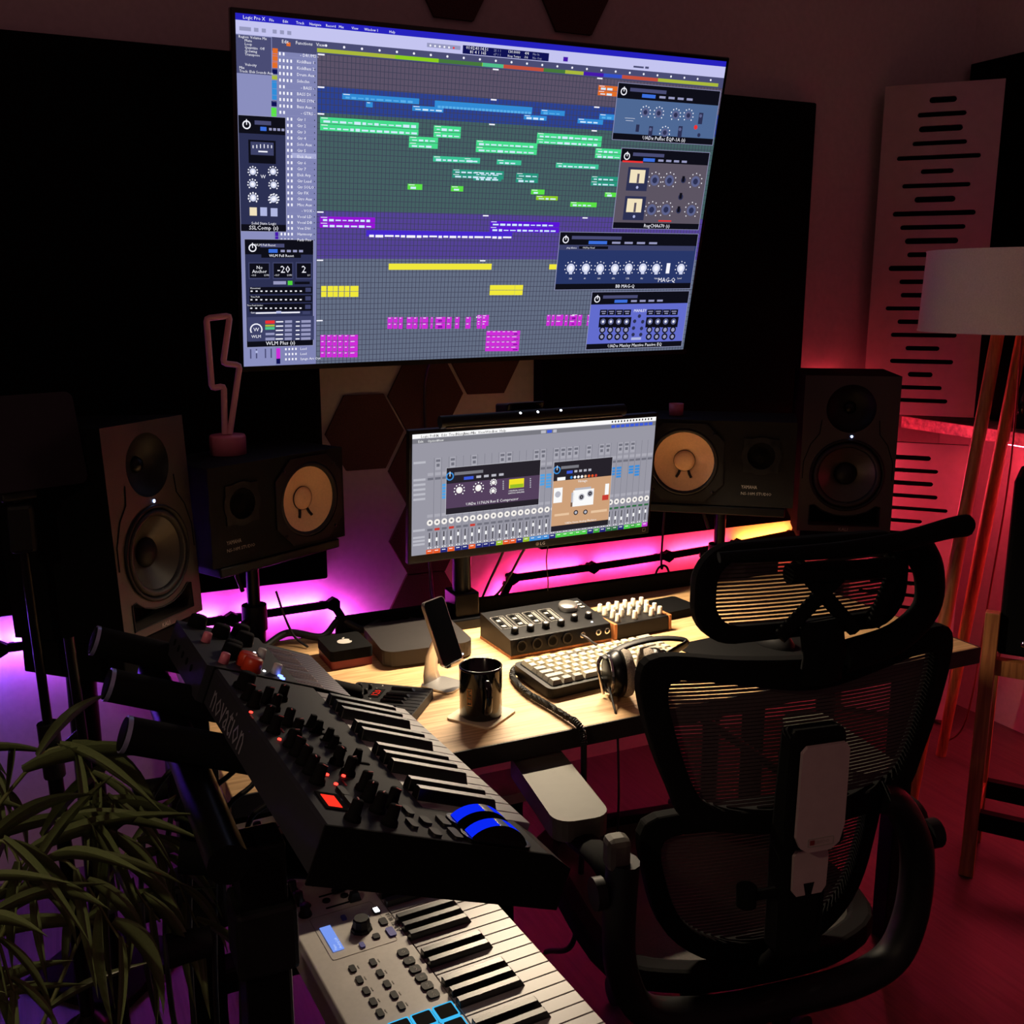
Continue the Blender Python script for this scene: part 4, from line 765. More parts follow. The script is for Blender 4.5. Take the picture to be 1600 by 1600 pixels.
TV_TEXTS = [(4180, 365, 90, '01:02:41:14.51', 12, 'L'), (4260, 475, 90, '81 4 1 165', 12, 'L'), (4740, 365, 70, '25 1 1', 45, 'L'), (4740, 475, 70, '67 1 1', 45, 'L'), (5030, 365, 80, '130.0000', 12, 'L'), (5030, 475, 60, 'Keep Tempo', 12, 'L'), (5380, 365, 80, '4/4', 12, 'L'), (5380, 475, 70, '/16', 12, 'L'), (5550, 365, 70, 'No In', 45, 'L'), (5550, 475, 70, 'No Out', 45, 'L'), (120, 130, 90, 'Logic Pro X', 12, 'L'), (560, 130, 70, 'File', 12, 'L'), (790, 130, 70, 'Edit', 12, 'L'), (1020, 130, 70, 'Track', 12, 'L'), (1250, 130, 70, 'Navigate', 12, 'L'), (1540, 130, 70, 'Record', 12, 'L'), (1770, 130, 70, 'Mix', 12, 'L'), (2000, 130, 70, 'View', 12, 'L'), (2230, 130, 70, 'Window', 12, 'L'), (2460, 130, 70, '1', 12, 'L'), (2690, 130, 70, 'Help', 12, 'L'), (770, 655, 90, 'Edit', 12, 'L'), (1010, 655, 90, 'Functions', 12, 'L'), (1370, 655, 90, 'View', 12, 'L'), (40, 615, 70, 'Region: Volume Mx', 12, 'L'), (140, 703, 70, 'Mute', 12, 'L'), (140, 791, 70, 'Loop', 12, 'L'), (140, 879, 70, 'Quantize  Off', 12, 'L'), (140, 967, 70, 'Q-Swing', 12, 'L'), (140, 1055, 70, 'Transpose', 12, 'L'), (140, 1319, 70, 'Velocity', 12, 'L'), (40, 1407, 70, 'Mix', 12, 'L'), (40, 1495, 70, 'Track: Elek Sounds Aux', 12, 'L'), (1090, 965, 85, '- DRUMS -', 12, 'L'), (1030, 1137, 85, 'KickBass 1', 12, 'L'), (1030, 1309, 85, 'KickBass 2', 12, 'L'), (1030, 1481, 85, 'Drum Aux', 12, 'L'), (1030, 1653, 85, 'Sidechn', 12, 'L'), (1100, 1825, 85, '- BASS -', 12, 'L'), (1030, 1997, 85, 'BASS DI', 12, 'L'), (1030, 2169, 85, 'BASS SYN', 12, 'L'), (1030, 2341, 85, 'Bass Aux', 12, 'L'), (1100, 2513, 85, '- GTRS -', 12, 'L'), (1030, 2685, 85, 'Gtr 1', 12, 'L'), (1030, 2857, 85, 'Gtr 2', 12, 'L'), (1030, 3029, 85, 'Gtr 3', 12, 'L'), (1030, 3201, 85, 'Gtr 4', 12, 'L'), (1030, 3373, 85, 'Solo Aux', 12, 'L'), (1030, 3545, 85, 'Gtr 5', 12, 'L'), (1030, 3717, 85, 'Elek Aux', 12, 'L'), (1030, 3889, 85, 'Gtr 6', 12, 'L'), (1030, 4061, 85, 'Gtr 7', 12, 'L'), (1030, 4233, 85, 'Elek Arp', 12, 'L'), (1030, 4405, 85, 'Gtr Lead', 12, 'L'), (1030, 4577, 85, 'Gtr SOLO', 12, 'L'), (1030, 4749, 85, 'Gtr FX', 12, 'L'), (1030, 4921, 85, 'Gtrs Aux', 12, 'L'), (1030, 5093, 85, 'Misc Aux', 12, 'L'), (1110, 5265, 85, '- VOX -', 12, 'L'), (1030, 5437, 85, 'Vocal LD', 12, 'L'), (1030, 5609, 85, 'Vocal DB', 12, 'L'), (1030, 5781, 85, 'Vox Dbl', 12, 'L'), (1030, 5953, 85, 'Harmony', 12, 'L'), (1030, 6125, 85, 'Pads Pno', 12, 'L'), (1080, 9520, 80, 'Lead', 12, 'L'), (1080, 9685, 80, 'Lead', 12, 'L'), (1080, 9850, 80, 'Syngn Art Out', 12, 'L'), (416, 5800, 120, 'SSLComp (s)', 12, 'C'), (419, 5653, 79, 'Solid State Logic', 12, 'C'), (419, 4326, 104, 'W', 12, 'C'), (701, 9332, 120, 'WLM Plus (s)', 12, 'C'), (735, 6603, 82, 'WLM Full Reset', 12, 'C'), (430, 6283, 70, 'WLM Full Reset', 12, 'C'), (327, 6967, 102, 'No', 12, 'C'), (324, 7085, 103, 'Anchor', 12, 'C'), (774, 7080, 218, '-20', 12, 'C'), (1155, 7080, 220, '2', 12, 'C'), (216, 7177, 51, '-13.5', 12, 'C'), (457, 7178, 52, 'LUFS', 12, 'C'), (646, 7178, 52, '-13.7', 12, 'C'), (884, 7179, 52, 'LUFS', 12, 'C'), (1248, 7180, 52, 'LU', 12, 'C'), (244, 7569, 47, 'Momentary', 12, 'C'), (238, 7830, 47, 'True Peak', 12, 'C'), (231, 8092, 47, 'True Peak Limiter', 12, 'C'), (188, 8319, 53, 'Gain', 12, 'C'), (244, 8883, 119, 'W', 12, 'C'), (239, 9089, 92, 'WLM', 12, 'C'), (8726, 2637, 120, 'UADx Pultec EQP-1A (s)', 12, 'C'), (8832, 5526, 120, 'RugCHA670 (s)', 12, 'C'), (8226, 7641, 120, 'BB MAG-Q', 12, 'C'), (7217, 6275, 58, 'Old Pop Vocal', 12, 'C'), (6813, 6281, 57, 'plug alliance', 12, 'C'), (6858, 7331, 59, 'Sub', 12, 'C'), (7202, 7332, 59, '40', 12, 'C'), (7550, 7334, 60, '160', 12, 'C'), (7903, 7336, 60, '650', 12, 'C'), (8261, 7338, 60, '2.5k', 12, 'C'), (8623, 7340, 61, 'Air', 12, 'C'), (8990, 7342, 61, 'Gain', 12, 'C'), (9276, 7448, 161, 'MAG-Q', 12, 'C'), (9605, 7345, 62, 'Level', 12, 'C'), (8678, 9815, 120, 'UADx Manley Massive Passive EQ', 12, 'C'), (8696, 8527, 101, 'MANLEY', 12, 'C')]
MON_COLOURS = [(152, 151, 163), (170, 169, 180), (112, 112, 124), (250, 250, 250), (120, 120, 128), (38, 34, 42), (84, 64, 92), (60, 90, 215), (80, 160, 225), (240, 225, 40), (232, 196, 160), (205, 160, 122), (230, 90, 40), (35, 40, 120), (75, 205, 70), (60, 170, 60), (40, 110, 60), (200, 60, 210), (60, 140, 215), (150, 190, 40), (185, 185, 195), (200, 60, 50), (245, 240, 235), (120, 95, 80)]
MON_RECTS = ('0,0,10000,10000,0,0;0,0,10000,350,3,1;0,400,10000,750,4,1;8000,80,8060,240,5,2;8135,80,8195,240,5,2;8270,80,8330,240,5,2;8405,80,8465,240,5,2;8540,80,8600,240,5,2;8675,80,8735,240,'
 '5,2;8810,80,8870,240,5,2;8945,80,9005,240,5,2;9080,80,9140,240,5,2;9215,80,9275,240,5,2;9350,80,9410,240,5,2;9485,80,9545,240,5,2;9620,80,9680,240,5,2;9755,80,9815,240,5,2;5250,450'
 ',5450,700,7,2;5000,450,5200,700,20,2;5500,450,5650,700,20,2;8000,450,8170,700,7,2;8210,450,8380,700,7,2;8420,450,8590,700,7,2;8630,450,8800,700,7,2;8840,450,9010,700,7,2;9050,450,9'
 '220,700,7,2;9260,450,9430,700,7,2;9470,450,9640,700,7,2;9680,450,9850,700,7,2;50,2200,500,2380,20,2;50,3600,500,3780,20,2;50,4000,500,4180,20,2;50,4400,500,4580,20,2;50,4800,500,49'
 '80,20,2;50,5200,500,5380,20,2;50,7800,500,7980,20,2;50,8400,500,8580,20,2;50,8700,500,8880,20,2;50,9000,500,9180,20,2;816,2000,828,9500,2,2;580,3200,798,3450,1,2;580,3600,798,3800,'
 '2,2;580,6650,798,6900,1,2;590,7850,788,8050,2,3;660,8200,695,9350,5,3;640,8700,715,9000,3,4;740,8200,765,9350,1,3;780,8200,805,9350,2,3;610,9430,650,9530,3,3;710,9430,750,9530,3,3;'
 '1094,2000,1106,9500,2,2;868,2050,1066,3000,1,2;888,2150,1046,2350,2,3;908,2500,1026,2750,2,3;858,3200,1076,3450,1,2;858,3600,1076,3800,2,2;858,6650,1076,6900,1,2;868,7850,1066,8050'
 ',2,3;868,7850,1066,8050,21,4;938,8200,973,9350,5,3;918,8650,993,8950,3,4;1018,8200,1043,9350,1,3;1058,8200,1083,9350,2,3;888,9430,928,9530,3,3;988,9430,1028,9530,3,3;1372,2000,1384'
 ',9500,2,2;1136,3200,1354,3450,1,2;1136,3600,1354,3800,2,2;1136,4200,1354,4400,8,3;1136,4460,1354,4660,8,3;1136,4720,1354,4920,8,3;1136,4980,1354,5180,8,3;1136,5240,1354,5440,8,3;11'
 '36,6650,1354,6900,1,2;1146,7850,1344,8050,2,3;1216,8200,1251,9350,5,3;1196,8650,1271,8950,3,4;1296,8200,1321,9350,1,3;1336,8200,1361,9350,2,3;1166,9430,1206,9530,3,3;1266,9430,1306'
 ',9530,3,3;1650,2000,1662,9500,2,2;1424,2050,1622,3000,1,2;1444,2150,1602,2350,2,3;1464,2500,1582,2750,2,3;1414,3200,1632,3450,1,2;1414,3600,1632,3800,2,2;1414,6650,1632,6900,1,2;14'
 '24,7850,1622,8050,2,3;1424,7850,1622,8050,21,4;1494,8200,1529,9350,5,3;1474,8700,1549,9000,3,4;1574,8200,1599,9350,1,3;1614,8200,1639,9350,2,3;1444,9430,1484,9530,3,3;1544,9430,158'
 '4,9530,3,3;1928,2000,1940,9500,2,2;1692,3200,1910,3450,1,2;1692,3600,1910,3800,2,2;1692,6650,1910,6900,1,2;1702,7850,1900,8050,2,3;1772,8200,1807,9350,5,3;1752,8400,1827,8700,3,4;1'
 '852,8200,1877,9350,1,3;1892,8200,1917,9350,2,3;1722,9430,1762,9530,3,3;1822,9430,1862,9530,3,3;2206,2000,2218,9500,2,2;1970,3200,2188,3450,1,2;1970,3600,2188,3800,2,2;1970,6650,218'
 '8,6900,1,2;1980,7850,2178,8050,2,3;2050,8200,2085,9350,5,3;2030,8800,2105,9100,3,4;2130,8200,2155,9350,1,3;2170,8200,2195,9350,2,3;2000,9430,2040,9530,3,3;2100,9430,2140,9530,3,3;2'
 '484,2000,2496,9500,2,2;2258,2050,2456,3000,1,2;2278,2150,2436,2350,2,3;2298,2500,2416,2750,2,3;2248,3200,2466,3450,1,2;2248,3600,2466,3800,2,2;2248,6650,2466,6900,1,2;2258,7850,245'
 '6,8050,2,3;2258,7850,2456,8050,21,4;2328,8200,2363,9350,5,3;2308,8600,2383,8900,3,4;2408,8200,2433,9350,1,3;2448,8200,2473,9350,2,3;2278,9430,2318,9530,3,3;2378,9430,2418,9530,3,3;'
 '2762,2000,2774,9500,2,2;2526,3200,2744,3450,1,2;2526,3600,2744,3800,2,2;2526,6650,2744,6900,1,2;2536,7850,2734,8050,2,3;2606,8200,2641,9350,5,3;2586,8400,2661,8700,3,4;2686,8200,27'
 '11,9350,1,3;2726,8200,2751,9350,2,3;2556,9430,2596,9530,3,3;2656,9430,2696,9530,3,3;3039,2000,3051,9500,2,2;2804,3200,3021,3450,1,2;2804,3600,3021,3800,2,2;2804,6650,3021,6900,1,2;'
 '2814,7850,3011,8050,2,3;2884,8200,2919,9350,5,3;2864,8600,2939,8900,3,4;2964,8200,2989,9350,1,3;3004,8200,3029,9350,2,3;2834,9430,2874,9530,3,3;2934,9430,2974,9530,3,3;3317,2000,33'
 '29,9500,2,2;3081,3200,3299,3450,1,2;3081,3600,3299,3800,2,2;3081,6650,3299,6900,1,2;3091,7850,3289,8050,2,3;3161,8200,3196,9350,5,3;3141,8400,3216,8700,3,4;3241,8200,3266,9350,1,3;'
 '3281,8200,3306,9350,2,3;3111,9430,3151,9530,3,3;3211,9430,3251,9530,3,3;3595,2000,3607,9500,2,2;3369,2050,3567,3000,1,2;3389,2150,3547,2350,2,3;3409,2500,3527,2750,2,3;3359,3200,35'
 '77,3450,1,2;3359,3600,3577,3800,2,2;3359,6650,3577,6900,1,2;3369,7850,3567,8050,2,3;3439,8200,3474,9350,5,3;3419,8650,3494,8950,3,4;3519,8200,3544,9350,1,3;3559,8200,3584,9350,2,3;'
 '3389,9430,3429,9530,3,3;3489,9430,3529,9530,3,3;3873,2000,3885,9500,2,2;3647,2050,3845,3000,1,2;3667,2150,3825,2350,2,3;3687,2500,3805,2750,2,3;3637,3200,3855,3450,1,2;3637,3600,38'
 '55,3800,2,2;3637,6650,3855,6900,1,2;3647,7850,3845,8050,2,3;3717,8200,3752,9350,5,3;3697,8800,3772,9100,3,4;3797,8200,3822,9350,1,3;3837,8200,3862,9350,2,3;3667,9430,3707,9530,3,3;'
 '3767,9430,3807,9530,3,3;4151,2000,4163,9500,2,2;3915,3200,4133,3450,1,2;3915,3600,4133,3800,2,2;3915,6650,4133,6900,1,2;3925,7850,4123,8050,2,3;3995,8200,4030,9350,5,3;3975,8600,40'
 '50,8900,3,4;4075,8200,4100,9350,1,3;4115,8200,4140,9350,2,3;3945,9430,3985,9530,3,3;4045,9430,4085,9530,3,3;4429,2000,4441,9500,2,2;4193,3200,4411,3450,1,2;4193,3600,4411,3800,2,2;'
 '4193,6650,4411,6900,1,2;4203,7850,4401,8050,2,3;4273,8200,4308,9350,5,3;4253,8800,4328,9100,3,4;4353,8200,4378,9350,1,3;4393,8200,4418,9350,2,3;4223,9430,4263,9530,3,3;4323,9430,43'
 '63,9530,3,3;4707,2000,4719,9500,2,2;4471,3200,4689,3450,1,2;4471,3600,4689,3800,2,2;4471,6650,4689,6900,1,2;4481,7850,4679,8050,2,3;4551,8200,4586,9350,5,3;4531,8700,4606,9000,3,4;'
 '4631,8200,4656,9350,1,3;4671,8200,4696,9350,2,3;4501,9430,4541,9530,3,3;4601,9430,4641,9530,3,3;4985,2000,4997,9500,2,2;4759,2050,4957,3000,1,2;4779,2150,4937,2350,2,3;4799,2500,49'
 '17,2750,2,3;4749,3200,4967,3450,1,2;4749,3600,4967,3800,2,2;4749,6650,4967,6900,1,2;4759,7850,4957,8050,2,3;4829,8200,4864,9350,5,3;4809,8400,4884,8700,3,4;4909,8200,4934,9350,1,3;'
 '4949,8200,4974,9350,2,3;4779,9430,4819,9530,3,3;4879,9430,4919,9530,3,3;5263,2000,5275,9500,2,2;5037,2050,5235,3000,1,2;5057,2150,5215,2350,2,3;5077,2500,5195,2750,2,3;5027,3200,52'
 '45,3450,1,2;5027,3600,5245,3800,2,2;5027,4200,5245,4400,8,3;5027,4460,5245,4660,8,3;5027,4720,5245,4920,8,3;5027,4980,5245,5180,8,3;5027,6650,5245,6900,1,2;5037,7850,5235,8050,2,3;'
 '5107,8200,5142,9350,5,3;5087,8700,5162,9000,3,4;5187,8200,5212,9350,1,3;5227,8200,5252,9350,2,3;5057,9430,5097,9530,3,3;5157,9430,5197,9530,3,3;5541,2000,5553,9500,2,2;5305,3200,55'
 '23,3450,1,2;5305,3600,5523,3800,2,2;5305,4200,5523,4400,8,3;5305,4460,5523,4660,8,3;5305,4720,5523,4920,8,3;5305,4980,5523,5180,8,3;5305,5240,5523,5440,8,3;5305,6650,5523,6900,1,2;'
 '5315,7850,5513,8050,2,3;5385,8200,5420,9350,5,3;5365,8600,5440,8900,3,4;5465,8200,5490,9350,1,3;5505,8200,5530,9350,2,3;5335,9430,5375,9530,3,3;5435,9430,5475,9530,3,3;5819,2000,58'
 '31,9500,2,2;5593,2050,5791,3000,1,2;5613,2150,5771,2350,2,3;5633,2500,5751,2750,2,3;5583,3200,5801,3450,1,2;5583,3600,5801,3800,2,2;5583,6650,5801,6900,1,2;5593,7850,5791,8050,2,3;'
 '5663,8200,5698,9350,5,3;5643,8400,5718,8700,3,4;5743,8200,5768,9350,1,3;5783,8200,5808,9350,2,3;5613,9430,5653,9530,3,3;5713,9430,5753,9530,3,3;6097,2000,6109,9500,2,2;5871,2050,60'
 '69,3000,1,2;5891,2150,6049,2350,2,3;5911,2500,6029,2750,2,3;5861,3200,6079,3450,1,2;5861,3600,6079,3800,2,2;5861,6650,6079,6900,1,2;5871,7850,6069,8050,2,3;5941,8200,5976,9350,5,3;'
 '5921,8600,5996,8900,3,4;6021,8200,6046,9350,1,3;6061,8200,6086,9350,2,3;5891,9430,5931,9530,3,3;5991,9430,6031,9530,3,3;6375,2000,6387,9500,2,2;6149,2050,6347,3000,1,2;6169,2150,63'
 '27,2350,2,3;6189,2500,6307,2750,2,3;6139,3200,6357,3450,1,2;6139,3600,6357,3800,2,2;6139,6650,6357,6900,1,2;6149,7850,6347,8050,2,3;6219,8200,6254,9350,5,3;6199,8800,6274,9100,3,4;'
 '6299,8200,6324,9350,1,3;6339,8200,6364,9350,2,3;6169,9430,6209,9530,3,3;6269,9430,6309,9530,3,3;6653,2000,6665,9500,2,2;6427,2050,6625,3000,1,2;6447,2150,6605,2350,2,3;6467,2500,65'
 '85,2750,2,3;6417,3200,6635,3450,1,2;6417,3600,6635,3800,2,2;6417,6650,6635,6900,1,2;6427,7850,6625,8050,2,3;6497,8200,6532,9350,5,3;6477,8650,6552,8950,3,4;6577,8200,6602,9350,1,3;'
 '6617,8200,6642,9350,2,3;6447,9430,6487,9530,3,3;6547,9430,6587,9530,3,3;6931,2000,6943,9500,2,2;6695,3200,6913,3450,1,2;6695,3600,6913,3800,2,2;6695,6650,6913,6900,1,2;6705,7850,69'
 '03,8050,2,3;6775,8200,6810,9350,5,3;6755,8600,6830,8900,3,4;6855,8200,6880,9350,1,3;6895,8200,6920,9350,2,3;6725,9430,6765,9530,3,3;6825,9430,6865,9530,3,3;7209,2000,7221,9500,2,2;'
 '6983,2050,7181,3000,1,2;7003,2150,7161,2350,2,3;7023,2500,7141,2750,2,3;6973,3200,7191,3450,1,2;6973,3600,7191,3800,2,2;6973,6650,7191,6900,1,2;6983,7850,7181,8050,2,3;7053,8200,70'
 '88,9350,5,3;7033,8800,7108,9100,3,4;7133,8200,7158,9350,1,3;7173,8200,7198,9350,2,3;7003,9430,7043,9530,3,3;7103,9430,7143,9530,3,3;7487,2000,7499,9500,2,2;7251,3200,7469,3450,1,2;'
 '7251,3600,7469,3800,2,2;7251,6650,7469,6900,1,2;7261,7850,7459,8050,2,3;7331,8200,7366,9350,5,3;7311,8600,7386,8900,3,4;7411,8200,7436,9350,1,3;7451,8200,7476,9350,2,3;7281,9430,73'
 '21,9530,3,3;7381,9430,7421,9530,3,3;7764,2000,7776,9500,2,2;7539,2050,7736,3000,1,2;7559,2150,7716,2350,2,3;7579,2500,7696,2750,2,3;7529,3200,7746,3450,1,2;7529,3600,7746,3800,2,2;'
 '7529,6650,7746,6900,1,2;7539,7850,7736,8050,2,3;7609,8200,7644,9350,5,3;7589,8400,7664,8700,3,4;7689,8200,7714,9350,1,3;7729,8200,7754,9350,2,3;7559,9430,7599,9530,3,3;7659,9430,76'
 '99,9530,3,3;8042,2000,8054,9500,2,2;7816,2050,8014,3000,1,2;7836,2150,7994,2350,2,3;7856,2500,7974,2750,2,3;7806,3200,8024,3450,1,2;7806,3600,8024,3800,2,2;7806,4200,8024,4400,18,3'
 ';7806,4460,8024,4660,18,3;7806,4720,8024,4920,18,3;7806,4980,8024,5180,18,3;7806,5240,8024,5440,18,3;7806,6650,8024,6900,1,2;7816,7850,8014,8050,2,3;7816,7850,8014,8000,16,4;7886,8'
 '200,7921,9350,5,3;7866,8600,7941,8900,3,4;7966,8200,7991,9350,1,3;8006,8200,8031,9350,2,3;7836,9430,7876,9530,3,3;7936,9430,7976,9530,3,3;8320,2000,8332,9500,2,2;8084,3200,8302,345'
 '0,1,2;8084,3600,8302,3800,2,2;8084,4200,8302,4400,18,3;8084,4460,8302,4660,18,3;8084,4720,8302,4920,18,3;8084,6650,8302,6900,1,2;8094,7850,8292,8050,2,3;8094,7850,8292,8000,16,4;81'
 '64,8200,8199,9350,5,3;8144,8700,8219,9000,3,4;8244,8200,8269,9350,1,3;8284,8200,8309,9350,2,3;8114,9430,8154,9530,3,3;8214,9430,8254,9530,3,3;8598,2000,8610,9500,2,2;8372,2050,8570'
 ',3000,1,2;8392,2150,8550,2350,2,3;8412,2500,8530,2750,2,3;8362,3200,8580,3450,1,2;8362,3600,8580,3800,2,2;8362,4200,8580,4400,18,3;8362,4460,8580,4660,18,3;8362,4720,8580,4920,18,3'
 ';8362,4980,8580,5180,18,3;8362,6650,8580,6900,1,2;8372,7850,8570,8050,2,3;8372,7850,8570,8000,16,4;8442,8200,8477,9350,5,3;8422,8700,8497,9000,3,4;8522,8200,8547,9350,1,3;8562,8200'
 ',8587,9350,2,3;8392,9430,8432,9530,3,3;8492,9430,8532,9530,3,3;8876,2000,8888,9500,2,2;8650,2050,8848,3000,1,2;8670,2150,8828,2350,2,3;8690,2500,8808,2750,2,3;8640,3200,8858,3450,1'
 ',2;8640,3600,8858,3800,2,2;8640,6650,8858,6900,1,2;8650,7850,8848,8050,2,3;8650,7850,8848,8000,16,4;8720,8200,8755,9350,5,3;8700,8800,8775,9100,3,4;8800,8200,8825,9350,1,3;8840,820'
 '0,8865,9350,2,3;8670,9430,8710,9530,3,3;8770,9430,8810,9530,3,3;9154,2000,9166,9500,2,2;8928,2050,9126,3000,1,2;8948,2150,9106,2350,2,3;8968,2500,9086,2750,2,3;8918,3200,9136,3450,'
 '1,2;8918,3600,9136,3800,2,2;8918,4200,9136,4400,18,3;8918,4460,9136,4660,18,3;8918,4720,9136,4920,18,3;8918,6650,9136,6900,1,2;8928,7850,9126,8050,2,3;8928,7850,9126,8000,16,4;8998'
 ',8200,9033,9350,5,3;8978,8600,9053,8900,3,4;9078,8200,9103,9350,1,3;9118,8200,9143,9350,2,3;8948,9430,8988,9530,3,3;9048,9430,9088,9530,3,3;9432,2000,9444,9500,2,2;9196,3200,9414,3'
 '450,1,2;9196,3600,9414,3800,2,2;9196,4200,9414,4400,18,3;9196,4460,9414,4660,18,3;9196,4720,9414,4920,18,3;9196,4980,9414,5180,18,3;9196,6650,9414,6900,1,2;9206,7850,9404,8050,2,3;'
 '9206,7850,9404,8000,16,4;9276,8200,9311,9350,5,3;9256,8600,9331,8900,3,4;9356,8200,9381,9350,1,3;9396,8200,9421,9350,2,3;9226,9430,9266,9530,3,3;9326,9430,9366,9530,3,3;9710,2000,9'
 '722,9500,2,2;9474,3200,9692,3450,1,2;9474,3600,9692,3800,2,2;9474,6650,9692,6900,1,2;9484,7850,9682,8050,2,3;9484,7850,9682,8000,16,4;9554,8200,9589,9350,5,3;9534,8400,9609,8700,3,'
 '4;9634,8200,9659,9350,1,3;9674,8200,9699,9350,2,3;9504,9430,9544,9530,3,3;9604,9430,9644,9530,3,3;9988,2000,10000,9500,2,2;9752,3200,9970,3450,1,2;9752,3600,9970,3800,2,2;9752,6650'
 ',9970,6900,1,2;9762,7850,9960,8050,2,3;9762,7850,9960,8000,16,4;9832,8200,9867,9350,5,3;9812,8400,9887,8700,3,4;9912,8200,9937,9350,1,3;9952,8200,9977,9350,2,3;9782,9430,9822,9530,'
 '3,3;9882,9430,9922,9530,3,3;556,9620,822,10000,12,4;610,9720,750,9780,3,5;834,9620,1100,10000,12,4;888,9720,1028,9780,3,5;1112,9620,1378,10000,13,4;1166,9720,1306,9780,3,5;1390,962'
 '0,1656,10000,12,4;1444,9720,1584,9780,3,5;1668,9620,1934,10000,13,4;1722,9720,1862,9780,3,5;1946,9620,2212,10000,13,4;2000,9720,2140,9780,3,5;2224,9620,2490,10000,12,4;2278,9720,24'
 '18,9780,3,5;2502,9620,2768,10000,13,4;2556,9720,2696,9780,3,5;2780,9620,3045,10000,13,4;2834,9720,2974,9780,3,5;3057,9620,3323,10000,13,4;3111,9720,3251,9780,3,5;3335,9620,3601,100'
 '00,19,4;3389,9720,3529,9780,3,5;3613,9620,3879,10000,12,4;3667,9720,3807,9780,3,5;3891,9620,4157,10000,12,4;3945,9720,4085,9780,3,5;4169,9620,4435,10000,13,4;4223,9720,4363,9780,3,'
 '5;4447,9620,4713,10000,19,4;4501,9720,4641,9780,3,5;4725,9620,4991,10000,18,4;4779,9720,4919,9780,3,5;5003,9620,5269,10000,18,4;5057,9720,5197,9780,3,5;5281,9620,5547,10000,18,4;53'
 '35,9720,5475,9780,3,5;5559,9620,5825,10000,13,4;5613,9720,5753,9780,3,5;5837,9620,6103,10000,14,4;5891,9720,6031,9780,3,5;6115,9620,6381,10000,14,4;6169,9720,6309,9780,3,5;6393,962'
 '0,6659,10000,14,4;6447,9720,6587,9780,3,5;6671,9620,6937,10000,14,4;6725,9720,6865,9780,3,5;6949,9620,7215,10000,14,4;7003,9720,7143,9780,3,5;7227,9620,7493,10000,13,4;7281,9720,74'
 '21,9780,3,5;7505,9620,7770,10000,15,4;7559,9720,7699,9780,3,5;7782,9620,8048,10000,13,4;7836,9720,7976,9780,3,5;8060,9620,8326,10000,16,4;8114,9720,8254,9780,3,5;8338,9620,8604,100'
 '00,16,4;8392,9720,8532,9780,3,5;8616,9620,8882,10000,13,4;8670,9720,8810,9780,3,5;8894,9620,9160,10000,14,4;8948,9720,9088,9780,3,5;9172,9620,9438,10000,15,4;9226,9720,9366,9780,3,'
 '5;9450,9620,9716,10000,14,4;9504,9720,9644,9780,3,5;9728,9620,9994,10000,17,4;9782,9720,9922,9780,3,5;1271,2891,5049,6846,20,6;1291,2931,5029,6806,5,7;1291,4231,5029,6306,6,8;1591,'
 '3331,2712,3581,4,8;1965,3781,2339,4031,7,8;2451,3781,2638,3981,20,8;2750,3781,2937,3981,20,8;3049,3781,3236,3981,20,8;3348,3781,3535,3981,20,8;1409,3231,1433,3631,3,10;3770,4372,43'
 '79,5145,9,9;3813,4830,4356,5125,19,10;5593,3226,8162,9456,20,6;5613,3266,8142,9416,5,7;5613,4916,8142,8916,11,8;5913,3666,6672,3916,4,8;6166,4116,6419,4366,7,8;6495,4116,6621,4316,'
 '20,8;6697,4116,6823,4316,20,8;6899,4116,7026,4316,20,8;7102,4116,7228,4316,20,8;5731,3566,5755,3966,3,10;5776,4615,6121,4900,3,9;6492,5907,7406,7358,3,10;6421,6078,6548,6969,20,10;'
 '6562,5719,7266,6075,20,9;6409,6938,6922,7341,23,9;5651,5524,6026,6849,3,10;7897,5611,8070,6599,3,10;7795,6618,8073,7080,21,10;5735,7850,6366,8051,10,9;7332,7917,8051,8138,10,9')
